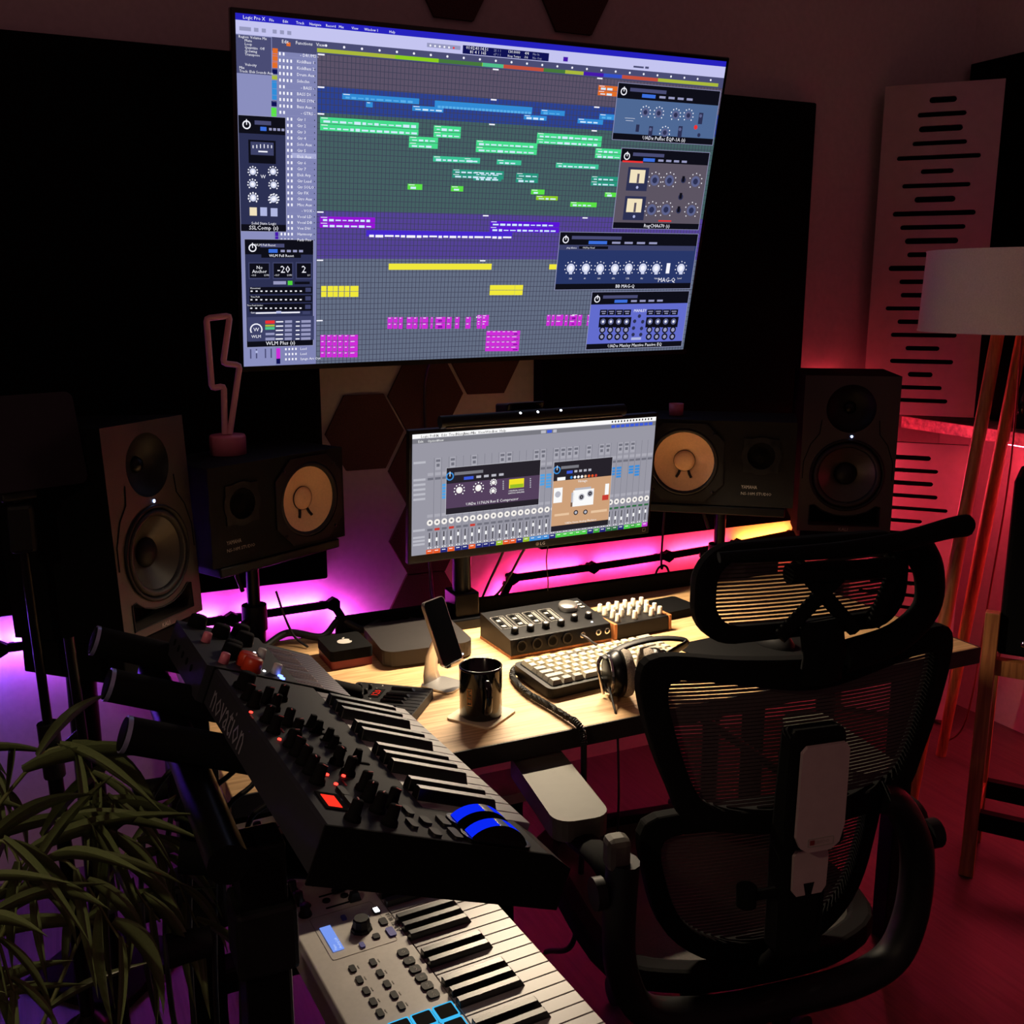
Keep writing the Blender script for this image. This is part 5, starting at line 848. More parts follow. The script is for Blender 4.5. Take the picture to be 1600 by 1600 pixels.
MON_DISCS = ('685,7350,260,22,3;685,7350,100,4,4;963,7350,260,22,3;963,7350,100,4,4;1241,7350,260,22,3;1241,7350,100,4,4;1519,7350,260,22,3;1519,7350,100,4,4;1797,7350,260,22,3;1797,7350,100,4,4'
 ';2075,7350,260,22,3;2075,7350,100,4,4;2353,7350,260,22,3;2353,7350,100,4,4;2631,7350,260,22,3;2631,7350,100,4,4;2909,7350,260,22,3;2909,7350,100,4,4;3186,7350,260,22,3;3186,7350,10'
 '0,4,4;3464,7350,260,22,3;3464,7350,100,4,4;3742,7350,260,22,3;3742,7350,100,4,4;4020,7350,260,22,3;4020,7350,100,4,4;4298,7350,260,22,3;4298,7350,100,4,4;4576,7350,260,22,3;4576,73'
 '50,100,4,4;4854,7350,260,22,3;4854,7350,100,4,4;5132,7350,260,22,3;5132,7350,100,4,4;5410,7350,260,22,3;5410,7350,100,4,4;5688,7350,260,22,3;5688,7350,100,4,4;5966,7350,260,22,3;59'
 '66,7350,100,4,4;6244,7350,260,22,3;6244,7350,100,4,4;6522,7350,260,22,3;6522,7350,100,4,4;6800,7350,260,22,3;6800,7350,100,4,4;7078,7350,260,22,3;7078,7350,100,4,4;7356,7350,260,22'
 ',3;7356,7350,100,4,4;7634,7350,260,22,3;7634,7350,100,4,4;7911,7350,260,22,3;7911,7350,100,4,4;8189,7350,260,22,3;8189,7350,100,4,4;8467,7350,260,22,3;8467,7350,100,4,4;8745,7350,2'
 '60,22,3;8745,7350,100,4,4;9023,7350,260,22,3;9023,7350,100,4,4;9301,7350,260,22,3;9301,7350,100,4,4;9579,7350,260,22,3;9579,7350,100,4,4;9857,7350,260,22,3;9857,7350,100,4,4;1421,3'
 '631,350,18,8;1421,3631,240,5,9;1795,4844,279,22,9;1785,4804,167,3,10;1656,5160,60,3,9;1602,4931,60,3,9;1614,4673,60,3,9;1686,4473,60,3,9;1795,4398,60,3,9;1904,4473,60,3,9;1976,4673'
 ',60,3,9;1988,4931,60,3,9;1934,5160,60,3,9;2542,4828,282,22,9;2532,4788,169,3,10;2402,5147,60,3,9;2347,4916,60,3,9;2359,4655,60,3,9;2432,4453,60,3,9;2542,4377,60,3,9;2652,4453,60,3,'
 '9;2725,4655,60,3,9;2737,4916,60,3,9;2682,5147,60,3,9;3137,4494,164,22,9;3127,4454,98,3,10;3055,4680,60,3,9;3024,4545,60,3,9;3030,4394,60,3,9;3073,4276,60,3,9;3137,4232,60,3,9;3201,'
 '4276,60,3,9;3244,4394,60,3,9;3250,4545,60,3,9;3219,4680,60,3,9;3132,5208,165,22,9;3122,5168,99,3,10;3050,5395,60,3,9;3018,5260,60,3,9;3025,5107,60,3,9;3067,4988,60,3,9;3132,4944,60'
 ',3,9;3197,4988,60,3,9;3239,5107,60,3,9;3246,5260,60,3,9;3214,5395,60,3,9;3530,4472,60,20,9;4640,4475,61,20,9;3533,4636,60,20,9;4644,4657,61,20,9;3535,4801,60,20,9;4648,4839,61,20,9'
 ';3538,4966,60,20,9;4652,5021,61,20,9;3540,5131,61,20,9;4656,5204,61,20,9;5743,3966,350,18,8;5743,3966,240,5,9;6379,4722,124,18,9;6531,4728,124,3,9;6683,4734,124,3,9;6836,4740,125,3'
 ',9;6989,4746,125,10,9;7143,4752,125,12,9;7297,4759,125,12,9;7452,4765,125,21,9;6866,6569,302,20,11;6866,6569,190,5,12;6866,6569,95,4,13;7237,6336,303,20,11;7237,6336,191,5,12;7237,'
 '6336,95,4,13;5831,6104,281,20,11;6662,7916,225,5,9;6662,7916,128,20,10;7083,7969,227,5,9;7083,7969,130,20,10')
MON_TEXTS = [(300, 300, 220, 'Logic Pro X', 5, 'L'), (780, 300, 220, 'File', 5, 'L'), (1060, 300, 220, 'Edit', 5, 'L'), (1340, 300, 220, 'Track', 5, 'L'), (1620, 300, 220, 'Navigate', 5, 'L'), (1900, 300, 220, 'Record', 5, 'L'), (2180, 300, 220, 'Mix', 5, 'L'), (2460, 300, 220, 'View', 5, 'L'), (2740, 300, 220, 'Window', 5, 'L'), (3020, 300, 220, '1', 5, 'L'), (3300, 300, 220, 'Help', 5, 'L'), (200, 680, 200, 'Edit', 3, 'L'), (550, 680, 200, 'Options', 3, 'L'), (900, 680, 200, 'View', 3, 'L'), (4073, 5412, 120, 'UNIVERSAL AUDIO', 3, 'C'), (4077, 5610, 120, 'LIMITING AMPLIFIER', 3, 'C'), (3121, 6200, 240, 'UADx 1176LN Rev E Compressor', 3, 'C'), (6894, 8839, 180, 'UADx Verve Analog Machines', 3, 'C'), (6867, 5224, 220, 'Vintage', 3, 'C')]


def screen_graphics(name, W, H, colours, rects, discs, texts, gain, parent):
    """what the display shows, as flat coloured shapes on the glass (x right, z up)"""
    lc = [rgb(c) for c in colours]
    verts, faces, fcol = [], [], []

    def P(u, v, layer):
        return ((u - 0.5) * W, -0.0006 - 0.00011 * layer, (0.5 - v) * H)

    for item in rects.split(';'):
        a, b, c, d, k, l = [int(t) for t in item.split(',')]
        u0, v0, u1, v1 = [min(1, max(0, t / 1e4)) for t in (a, b, c, d)]
        n = len(verts)
        verts += [P(u0, v1, l), P(u1, v1, l), P(u1, v0, l), P(u0, v0, l)]
        faces.append((n, n + 1, n + 2, n + 3))
        fcol.append(lc[k])
    for item in discs.split(';'):
        a, b, r, k, l = [int(t) for t in item.split(',')]
        n = len(verts)
        N = 14 if r > 60 else 8
        for i in range(N):
            an = 2 * PI * i / N
            x, y, z = P(a / 1e4, b / 1e4, l)
            verts.append((x + r / 1e4 * H * math.cos(an), y, z + r / 1e4 * H * math.sin(an)))
        faces.append(tuple(range(n, n + N)))
        fcol.append(lc[k])
    for a, b, h, s, k, al in texts:
        me = text_mesh(s, h / 1e4 * H * 1.4)
        if len(me.vertices):
            xs = [q.co.x for q in me.vertices]
            off = 0 if al == 'L' else (min(xs) + max(xs)) / 2
            x, y, z = P(a / 1e4, b / 1e4, 16)
            n = len(verts)
            verts += [(q.co.x - off + x, y, q.co.y + z) for q in me.vertices]
            for p in me.polygons:
                faces.append(tuple(i + n for i in p.vertices))
                fcol.append(lc[k])
        bpy.data.meshes.remove(me)
    me = bpy.data.meshes.new(name)
    me.from_pydata(verts, [], faces)
    ca = me.color_attributes.new('shown', 'FLOAT_COLOR', 'CORNER')
    data = []
    for p in me.polygons:
        data += list(fcol[p.index]) * p.loop_total
    ca.data.foreach_set('color', data)
    m = bpy.data.materials.new(name + '_light')
    m.use_nodes = True
    nt = m.node_tree
    nt.nodes.remove(nt.nodes['Principled BSDF'])
    e = nt.nodes.new('ShaderNodeEmission')
    at_ = nt.nodes.new('ShaderNodeAttribute')
    at_.attribute_name = 'shown'
    nt.links.new(at_.outputs['Color'], e.inputs[0])
    e.inputs[1].default_value = gain
    nt.links.new(e.outputs[0], nt.nodes['Material Output'].inputs[0])
    return put(name, me, m, parent)


def ray_z(px, py, z):
    """point at height z seen in the direction measured from the photograph"""
    o = Vector((0, 0, 1.5))
    d = at(px, py, 1) - o
    return o + d * ((z - 1.5) / d.z)


# ---------------------------------------------------------------- television
TW, TH = 1.21, 0.7387
tv = thing('television', 'large wall television tilted down, showing a music arrangement with coloured tracks', 'television', (1.0476, 2.3443, 1.695), (0.2135, -0.0094, -0.0032))
MB().box((0, 0.012, 0), (TW + 0.02, 0.022, TH + 0.02)).build('bezel', M['gloss'], tv, bevel=0.003)
MB().box((0, 0.035, -0.08), (TW * 0.8, 0.03, TH * 0.6)).build('rear_housing', M['blackmatte'], tv, bevel=0.008)
MB().box((0, 0.0, -TH / 2 - 0.006), (TW + 0.02, 0.006, 0.012)).build('lower_edge', M['black'], tv)
screen_graphics('screen_picture', TW, TH, TV_COLOURS, TV_RECTS, TV_DISCS, TV_TEXTS, TV_GAIN, tv)
mt = thing('wall_mount', 'black steel bracket holding the television to the wall', 'tv mount', (1.05, YW, 1.62))
MB().box((0, -0.01, 0), (0.34, 0.02, 0.3)).build('wall_plate', M['satin'], mt)
for s in (-1, 1):
    m_ = MB().box((s * 0.12, -0.14, 0.05), (0.03, 0.25, 0.03)).build('support_arm', M['satin'], mt)

# ---------------------------------------------------------------- desk monitor
MW, MH = 0.609, 0.2702
mo = thing('desk_monitor', 'wide black desk monitor showing a mixing console', 'monitor', (1.0145, 2.0343, 1.0741), (0.1019, -0.0085, 0.0222))
MB().box((0, 0.010, -0.006), (MW + 0.014, 0.018, MH + 0.028)).build('bezel', M['black'], mo, bevel=0.002)
MB().box((0, 0.030, 0), (MW * 0.75, 0.03, MH * 0.7)).build('rear_housing', M['blackmatte'], mo, bevel=0.006)
screen_graphics('screen_picture', MW, MH, MON_COLOURS, MON_RECTS, MON_DISCS, MON_TEXTS, MONITOR_GAIN, mo)
lettering('maker_lettering', 'LG', 0.011, M['print'], mo, T(0.012, -0.0002, -MH / 2 - 0.0135, PI / 2, 0, 0), 'L')
MB().lathe([(0, 0), (0.0045, 0), (0.0045, 0.0004), (0, 0.0004)], 14, M=T(0.005, 0.0012, -MH / 2 - 0.0098, PI / 2)).build('maker_emblem', M['print'], mo)
MB().loop(rrect(0.009, 0.009, 0.001, 1), rrect(0.007, 0.007, 0.001, 1), 0, 0.0004, M=T(MW / 2 - 0.008, 0.0012, -MH / 2 - 0.009, PI / 2)).build('button_mark', M['print'], mo)

ma = thing('monitor_stand', 'black monitor stand pole on the desk behind the phone', 'monitor stand', (0.862, 2.125, 0.7405))
MB().box((0, 0, 0.012), (0.10, 0.10, 0.024)).build('clamp_base', M['satin'], ma, bevel=0.004)
MB().cyl((0, 0, 0.02), (0, 0, 0.40), 0.022, n=20).build('pole', M['satin'], ma)
MB().tube([(0, 0, 0.335), (0.08, -0.005, 0.335), (0.152, -0.03, 0.335)], 0.016, 10).build('arm', M['satin'], ma)
MB().box((0.152, -0.04, 0.335), (0.10, 0.012, 0.10)).build('mount_plate', M['satin'], ma)
MB().box((0, 0, 0.05), (0.06, 0.07, 0.06)).build('collar', M['satin'], ma, bevel=0.004)

# light bar clipped on top of the monitor, it lights the desk
lb = thing('monitor_light_bar', 'black lamp bar clipped along the top of the desk monitor', 'desk lamp', (0.985, 1.99, 1.234), (0, -0.008, 0.022))
MB().cyl((-0.225, 0, 0), (0.225, 0, 0), 0.0135, n=20).build('housing', M['black'], lb)
MB().box((0, 0.03, 0.0), (0.075, 0.05, 0.022)).build('clip', M['black'], lb, bevel=0.004)
MB().hexa([(-0.045, 0.078, -0.05), (0.045, 0.078, -0.05), (0.045, 0.112, -0.055), (-0.045, 0.112, -0.055), (-0.045, 0.04, 0.026), (0.045, 0.04, 0.026), (0.045, 0.112, 0.018), (-0.045, 0.112, 0.018)]).build('counterweight', M['black'], lb, bevel=0.004)
for x in (-0.042, 0.0, 0.057):
    MB().lathe([(0, 0), (0.0026, 0), (0.0026, 0.0008), (0, 0.0012)], 10, M=T(x, -0.0094, 0.0094, PI / 4)).build('touch_light', M['led_white'], lb)
MB().box((0, -0.006, -0.0120), (0.43, 0.012, 0.002)).build('diffuser', M['white'], lb)
ld = bpy.data.lights.new('bar_lamp', 'AREA')
ld.shape = 'RECTANGLE'
ld.size = 0.42
ld.size_y = 0.014
ld.energy = DESK_LAMP_WATTS
ld.color = (1.0, 0.80, 0.56)
ld.spread = math.radians(150)
lo_ = bpy.data.objects.new('bar_lamp', ld)
col.objects.link(lo_)
lo_.parent = lb
lo_.location = (0, -0.008, -0.0145)
lo_.rotation_euler = (math.radians(-14), 0, 0)

# ---------------------------------------------------------------- loudspeakers
from mathutils.geometry import delaunay_2d_cdt


def in_poly(p, poly):
    c = False
    n = len(poly)
    for i in range(n):
        a, b = poly[i], poly[(i + 1) % n]
        if (a[1] > p[1]) != (b[1] > p[1]) and p[0] < (b[0] - a[0]) * (p[1] - a[1]) / (b[1] - a[1]) + a[0]:
            c = not c
    return c


def holed(m, outline, holes, depth, MX, wall=True):
    """plate in local xy facing +z with openings whose walls go back by depth"""
    vs_, es = [], []
    for lp in [outline] + holes:
        n = len(vs_)
        vs_ += [Vector(p) for p in lp]
        es += [(n + i, n + (i + 1) % len(lp)) for i in range(len(lp))]
    V_, E_, F_, *_ = delaunay_2d_cdt(vs_, es, [], 1, 1e-7)
    fs = []
    for f in F_:
        c = sum((V_[i] for i in f), Vector((0, 0))) / len(f)
        if in_poly(c, outline) and not any(in_poly(c, h) for h in holes):
            fs.append(tuple(f))
    m.add([(p.x, p.y, 0) for p in V_], fs, False, MX)
    if wall:
        for h in holes:
            n = len(h)
            m.add([(x, y, 0) for x, y in h] + [(x, y, -depth) for x, y in h], [((i + 1) % n, i, n + i, n + (i + 1) % n) for i in range(n)], True, MX)


def circ(cx, cy, r, n=32):
    return [(cx + r * math.cos(2 * PI * i / n), cy + r * math.sin(2 * PI * i / n)) for i in range(n)]


def studio_monitor(label, loc, rot):
    W, H, D = 0.26, 0.448, 0.29
    t = thing('studio_monitor', label, 'loudspeaker', (loc[0], loc[1], loc[2]), rot, 'tall black loudspeakers')
    F = T(0, 0, 0, PI / 2)
    port = [(-0.098, -0.205), (0.098, -0.205), (0.098, -0.148), (0.085, -0.146), (0.062, -0.163), (0.03, -0.174), (0, -0.177), (-0.03, -0.174), (-0.062, -0.163), (-0.085, -0.146), (-0.098, -0.148)]
    m = MB()
    holed(m, [(-W / 2, -H / 2), (W / 2, -H / 2), (W / 2, H / 2), (-W / 2, H / 2)], [circ(0, 0.132, 0.068), circ(0, -0.058, 0.100, 40), port], 0.05, F)
    m.build('baffle', M['kali'], t)
    MB().add([(-W / 2, 0, -H / 2), (W / 2, 0, -H / 2), (W / 2, 0, H / 2), (-W / 2, 0, H / 2), (-W / 2, D, -H / 2), (W / 2, D, -H / 2), (W / 2, D, H / 2), (-W / 2, D, H / 2)], [(0, 4, 5, 1), (1, 5, 6, 2), (2, 6, 7, 3), (3, 7, 4, 0), (4, 7, 6, 5)]).build('cabinet', M['blackmatte'], t)
    wg = MB().lathe([(0.068, 0), (0.066, -0.004), (0.055, -0.018), (0.035, -0.026), (0.018, -0.03)], 32, M=T(0, 0, 0.132, PI / 2)).build('waveguide', M['black'], t)
    MB().lathe([(0.019, -0.031), (0.015, -0.023), (0.008, -0.019), (0.0005, -0.018)], 20, M=T(0, 0, 0.132, PI / 2)).build('tweeter_dome', M['satin'], wg)
    MB().lathe([(0.104, 0.0), (0.104, 0.004), (0.099, 0.006), (0.096, 0.0), (0.094, -0.002)], 44, M=T(0, 0, -0.058, PI / 2)).build('woofer_ring', M['black'], t)
    wf = MB().lathe([(0.095, -0.004), (0.092, 0.004), (0.086, 0.006), (0.080, 0.002), (0.078, -0.004)], 44, M=T(0, 0, -0.058, PI / 2)).build('surround', M['rubber'], t)
    cn = MB().lathe([(0.079, -0.003), (0.056, -0.019), (0.029, -0.034)], 44, M=T(0, 0, -0.058, PI / 2)).build('woofer_cone', M['cone'], t)
    MB().lathe([(0.033, -0.036), (0.032, -0.028), (0.024, -0.020), (0.012, -0.016), (0.0005, -0.015)], 32, M=T(0, 0, -0.058, PI / 2)).build('dust_cap', M['black'], cn)
    MB().add([(-0.1, 0.05, -0.21), (0.1, 0.05, -0.21), (0.1, 0.05, -0.14), (-0.1, 0.05, -0.14)], [(0, 1, 2, 3)]).build('port_back', M['foam'], t)
    MB().tube([(x, -0.0015, z) for x, z in port[:3]] + [(x, -0.0015, z) for x, z in port[3:]] + [(port[0][0], -0.0015, port[0][1])], 0.0016, 6).build('port_rim', M['black'], t)
    MB().lathe([(0, 0), (0.0034, 0), (0.0034, 0.001), (0, 0.0014)], 12, M=T(0.006, -0.0005, 0.0535, PI / 2)).build('power_light', M['led_blue_white'], t)
    lettering('maker_lettering', 'KALI', 0.013, M['print'], t, T(0, -0.0008, -0.2205, PI / 2), 'C')
    w_ = MB()
    w_.tube([(-0.014, -0.001, -0.208), (-0.008, -0.001, -0.2075), (-0.002, -0.001, -0.203), (0.0, -0.001, -0.199)], 0.0009, 5)
    w_.tube([(-0.002, -0.001, -0.208), (0.004, -0.001, -0.199), (0.008, -0.001, -0.2075), (0.014, -0.001, -0.208)], 0.0009, 5)
    # mark sits on the lip between port and base edge
    o = w_.build('maker_emblem', M['print'], t)
    o.location = (0, 0, 0.0025)
    o.scale = (0.8, 1, 0.7)
    for s in (-1, 1):
        MB().tube([(s * 0.078, -0.0012, 0.10), (s * 0.082, -0.0012, 0.06), (s * 0.105, -0.0012, 0.03), (s * 0.122, -0.0012, -0.02), (s * 0.123, -0.0012, -0.07)], 0.0012, 5).build('contour_groove', M['blackmatte'], t)
    return t


M['led_blue_white'] = glow('blue_white_led', (0.35, 0.5, 1.0), 9)
KL = studio_monitor('tall black loudspeaker at the left, turned in towards the desk, beside the neon bolt', (0.194, 2.09, 1.044), (-0.05, 0.004, 0.80))
KL.scale = (0.93, 0.93, 0.93)
KR = studio_monitor('tall black loudspeaker at the right, beside the slotted corner board', (2.0828, 2.2053, 1.0427), (0, 0, -0.6011))


def pillar_stand(name, label, x, y, z, rz, w, d, thick, px=0, py=0.1):
    t = thing(name, label, 'speaker stand', (x, y, 0), (0, 0, rz), 'speaker stands')
    MB().box((0, d / 2, z - thick / 2), (w, d, thick)).build('top_plate', M['blackmatte'], t, bevel=0.003)
    MB().cyl((px, py, 0.02), (px, py, z - thick), 0.03, n=18).build('pillar', M['satin'], t)
    MB().box((px, py, 0.012), (0.24, 0.26, 0.024)).build('foot_plate', M['blackmatte'], t, bevel=0.004)
    return t


pillar_stand('speaker_stand', 'black pillar stand under the tall left loudspeaker', 0.194, 2.09 + 0.012, 0.826, 0.80, 0.235, 0.25, 0.08, -0.014, 0.205)
pillar_stand('speaker_stand', 'black pillar stand under the tall right loudspeaker', 2.0828, 2.2053, 0.818, -0.6011, 0.24, 0.27, 0.04)


def bookshelf(label, loc, rz, side):
    """shallow black speaker lying on its side with a tan cone; side=-1: tweeter left, +1: tweeter right"""
    W, H, D = 0.382, 0.215, 0.199
    t = thing('bookshelf_speaker', label, 'loudspeaker', loc, (0, 0, rz), 'black speakers with tan cones')
    F = T(0, 0, 0, PI / 2)
    wx, tx = -side * 0.082, side * 0.108
    m = MB()
    holed(m, [(-W / 2, -H / 2), (W / 2, -H / 2), (W / 2, H / 2), (-W / 2, H / 2)], [circ(wx, 0, 0.088, 40), circ(tx, 0.022, 0.034, 28)], 0.04, F)
    m.build('baffle', M['cab'], t)
    MB().add([(-W / 2, 0, -H / 2), (W / 2, 0, -H / 2), (W / 2, 0, H / 2), (-W / 2, 0, H / 2), (-W / 2, D, -H / 2), (W / 2, D, -H / 2), (W / 2, D, H / 2), (-W / 2, D, H / 2)], [(0, 4, 5, 1), (1, 5, 6, 2), (2, 6, 7, 3), (3, 7, 4, 0), (4, 7, 6, 5)]).build('cabinet', M['cab'], t)
    # cast frame of the woofer: square with cut corners
    c_ = 0.045
    q = 0.099
    octo = [(-q, -q + c_), (-q + c_, -q), (q - c_, -q), (q, -q + c_), (q, q - c_), (q - c_, q), (-q + c_, q), (-q, q - c_)]
    m = MB()
    holed(m, octo, [circ(0, 0, 0.0865, 40)], 0.006, T(wx, -0.005, 0, PI / 2))
    for i in range(8):
        a, b = octo[i], octo[(i + 1) % 8]
        m.add([(wx + a[0], -0.005, a[1]), (wx + b[0], -0.005, b[1]), (wx + b[0], 0, b[1]), (wx + a[0], 0, a[1])], [(0, 1, 2, 3)])
    m.build('woofer_frame', M['black'], t)
    for sx in (-1, 1):
        for sz in (-1, 1):
            MB().lathe([(0, 0), (0.004, 0), (0.004, 0.002), (0, 0.002)], 8, M=T(wx + sx * 0.074, -0.005, sz * 0.074, PI / 2)).build('screw', M['satin'], t)
    MB().lathe([(0.087, -0.001), (0.084, 0.005), (0.079, 0.005), (0.0755, -0.002)], 40, M=T(wx, 0, 0, PI / 2)).build('surround', M['rubber'], t)
    cn = MB().lathe([(0.0765, -0.002), (0.05, -0.013), (0.026, -0.023)], 40, M=T(wx, 0, 0, PI / 2)).build('tan_cone', M['paper'], t, label='tan paper cone')
    MB().lathe([(0.0265, -0.023), (0.0265, -0.019), (0.018, -0.015), (0.008, -0.013), (0.0005, -0.0125)], 28, M=T(wx, 0, 0, PI / 2)).build('dust_cap', M['paper'], cn)
    MB().lathe([(0.0275, -0.0222), (0.0275, -0.0195), (0.0255, -0.0195), (0.0255, -0.0222)], 28, M=T(wx, 0, 0, PI / 2)).build('cap_ring', M['rubber'], cn)
    for s in (-1, 1):
        MB().tube([(wx + s * 0.011, 0.0195, -0.025), (wx + s * 0.014, 0.0165, -0.034), (wx + s * 0.019, 0.0125, -0.042)], 0.0034, 6).build('lead_seal', M['rubber'], cn)
    MB().loop(circ(0, 0, 0.048, 28), circ(0, 0, 0.034, 28), 0, 0.004, M=T(tx, 0, 0.022, PI / 2)).build('tweeter_frame', M['black'], t)
    for k in range(4):
        a = PI / 4 + k * PI / 2
        MB().box((tx + 0.046 * math.cos(a), -0.002, 0.022 + 0.046 * math.sin(a)), (0.02, 0.004, 0.02), M=None).build('tweeter_lug', M['black'], t)
    MB().lathe([(0.034, 0.0), (0.024, -0.006), (0.019, -0.008), (0.012, -0.002), (0.0005, 0.0005)], 28, M=T(tx, 0, 0.022, PI / 2)).build('tweeter_dome', M['foam'], t)
    lettering('maker_lettering', 'YAMAHA', 0.0125, M['print'], t, T(tx - 0.045 + (0.0 if side < 0 else 0), -0.0008, -0.062, PI / 2), 'L', 0.75)
    lettering('model_lettering', 'NS-10M STUDIO', 0.0105, M['print'], t, T(tx - 0.045, -0.0008, -0.078, PI / 2), 'L')
    return t


NL = bookshelf('black bookshelf speaker with a tan cone left of the desk monitor, under the neon bolt', (0.4772, 2.2403, 1.0334), 0.4935, -1)
NR = bookshelf('black bookshelf speaker with a tan cone right of the desk monitor', (1.5438, 2.0904, 1.0753), -0.6717, 1)


def pole_stand(label, x, y, z, rz, px, py):
    t = thing('speaker_pole_stand', label, 'speaker stand', (x, y, 0), (0, 0, rz), 'speaker stands')
    MB().box((0, 0.092, z - 0.013), (0.345, 0.185, 0.022)).build('tray', M['satin'], t, bevel=0.003)
    MB().cyl((px, py, 0.03), (px, py, z - 0.18), 0.024, n=18).build('lower_tube', M['satin'], t)
    MB().cyl((px, py, z - 0.19), (px, py, z - 0.024), 0.015, n=18).build('upper_tube', M['satin'], t)
    MB().cyl((px, py, z - 0.20), (px, py, z - 0.14), 0.029, n=18).build('collar', M['black'], t)
    MB().cyl((px, py, z - 0.17), (px - 0.05, py - 0.02, z - 0.17), 0.007, n=10).build('clamp_knob', M['black'], t)
    MB().tube([(px - 0.03, py + 0.01, z - 0.03), (px - 0.045, py, z - 0.06), (px - 0.03, py, z - 0.10)], 0.005, 6).build('cable_loop', M['rubber'], t)
    for k in range(3):
        a = k * 2 * PI / 3 + 0.5
        MB().tube([(px, py, 0.06), (px + 0.13 * math.cos(a), py + 0.13 * math.sin(a), 0.012)], 0.012, 8).build('leg', M['satin'], t)
    return t


pole_stand('black pole stand under the left tan-cone speaker', 0.4772, 2.2403, 0.9255, 0.4935, -0.01, 0.10)
pole_stand('black pole stand under the right tan-cone speaker', 1.5438, 2.0904, 0.967, -0.6717, 0.01, 0.165)

# neon bolt lamp, switched off, on the left speaker
p = ray_z(357, 709, 1.1415)
k_ = 0.001355
bolt = [(335, 493), (372, 489), (357, 563), (383, 567), (372, 622), (359, 676)]
bolt2 = [(335, 493), (336, 603), (357, 600), (355, 676)]
nb = thing('neon_bolt_lamp', 'pink lightning bolt lamp on a round base on top of the left tan-cone speaker', 'lamp', p, (0, 0, -0.05))


def soften(pts, r=5):
    out = [pts[0]]
    for i in range(1, len(pts) - 1):
        a, b, c = Vector(pts[i - 1]), Vector(pts[i]), Vector(pts[i + 1])
        u, w = (a - b).normalized(), (c - b).normalized()
        out += [tuple(b + u * r), tuple(b + (u + w) * r * 0.25), tuple(b + w * r)]
    return out + [pts[-1]]


closed = soften([(353, 680)] + [(355, 604)][:0] + [(356, 601), (337, 604), (335, 492), (372, 488), (357, 564), (383, 568), (361, 680)])
MB().tube([((x - 357) * k_, 0, (713 - y) * k_) for x, y in closed], 0.0068, 10).build('bolt_tube', M['tubeplastic'], nb)
MB().lathe([(0, 0), (0.040, 0), (0.040, 0.038), (0.038, 0.043), (0.0, 0.043)], 32).build('base', M['pinkplastic'], nb)

# small pink candle jar on the right speaker
p = ray_z(1058, 650, 1.1835)
cj = thing('candle_jar', 'small dim pink candle jar on top of the right tan-cone speaker', 'jar', (p.x + 0.01, p.y + 0.02, 1.1835))
MB().lathe([(0, 0), (0.018, 0), (0.019, 0.03), (0.017, 0.03), (0.016, 0.004), (0, 0.004)], 22).build('jar', M['pinkplastic'], cj)
MB().lathe([(0, 0.004), (0.0155, 0.004), (0.0155, 0.022), (0, 0.022)], 18).build('wax', M['tubeplastic'], cj)

# ---------------------------------------------------------------- desk
DZ = 0.74
dk = thing('desk', 'oak topped desk with black metal legs under the monitor', 'desk', (1.02, 1.8325, 0))
MB().box((0, 0, DZ - 0.017), (1.60, 0.683, 0.034)).build('desktop', M['desk'], dk, bevel=0.002)
e_ = MB()
e_.box((0, -0.343, DZ - 0.018), (1.603, 0.003, 0.036))
e_.box((0.8015, 0, DZ - 0.018), (0.003, 0.685, 0.036))
e_.box((0, 0.343, DZ - 0.018), (1.603, 0.003, 0.036))
e_.build('edge_band', M['deskedge'], dk)
MB().box((0.17, 0.328, DZ + 0.021), (1.24, 0.018, 0.042)).build('rear_upstand', M['blackmatte'], dk, bevel=0.002)
for sx in (-1, 1):
    for sy in (-1, 1):
        MB().box((sx * 0.70, 0.28 if sy > 0 else (-0.24 if sx > 0 else -0.03), (DZ - 0.06) / 2), (0.045, 0.045, DZ - 0.06)).build('leg', M['satin'], dk, bevel=0.003)
    MB().box((sx * 0.70, 0.02, DZ - 0.047), (0.05, 0.60, 0.025)).build('side_rail', M['satin'], dk)
    MB().tube([(sx * 0.70, 0.1, 0.24), (sx * 0.12, 0.1, DZ - 0.05)], 0.012, 8).build('brace', M['satin'], dk)
MB().box((0, 0.1, DZ - 0.047), (1.4, 0.05, 0.025)).build('cross_rail', M['satin'], dk)

# ---------------------------------------------------------------- things on the desk
mm = thing('mini_computer', 'flat square grey mini computer behind the phone stand', 'computer', (0.705, 2.0, DZ), (0, 0, -0.05))
MB().prism(rrect(0.197, 0.197, 0.03, 6), 0.004, 0.036).build('case', M['grey'], mm, bevel=0.002)
MB().prism(rrect(0.16, 0.16, 0.03, 6), 0.0, 0.004).build('foot', M['rubber'], mm)
MB().box((0.07, -0.099, 0.012), (0.003, 0.002, 0.003)).build('status_light', M['led_white'], mm)

# small drive box with the apple mark lying on a dark red case
rc = MB().prism(rrect(0.088, 0.10, 0.006, 3), 0, 0.018).build('red_case', M['darkred'], loc=(0.545, 2.0, DZ), rot=(0, 0, 0.02), bevel=0.002)
tag(rc, 'dark red flat case lying under the black box with the apple mark', 'case')
db = thing('drive_box', 'small black box with a white apple mark, left of the mini computer', 'drive', (0.545, 2.0, DZ + 0.0185), (0, 0, 0.02))
MB().prism(rrect(0.09, 0.105, 0.008, 4), 0, 0.022).build('case', M['blackmatte'], db, bevel=0.002)
ap = []
for k in range(48):
    a = 2 * PI * k / 48 + PI / 2
    r = 0.0155 * (1 - 0.10 * math.exp(-((k if k < 24 else 48 - k) / 3.2) ** 2) - 0.05 * math.exp(-((k - 24) / 3) ** 2))
    ap.append([1.0 * r * math.cos(a), r * math.sin(a)])
bx_, by_, br_ = 0.0185, 0.003, 0.0075
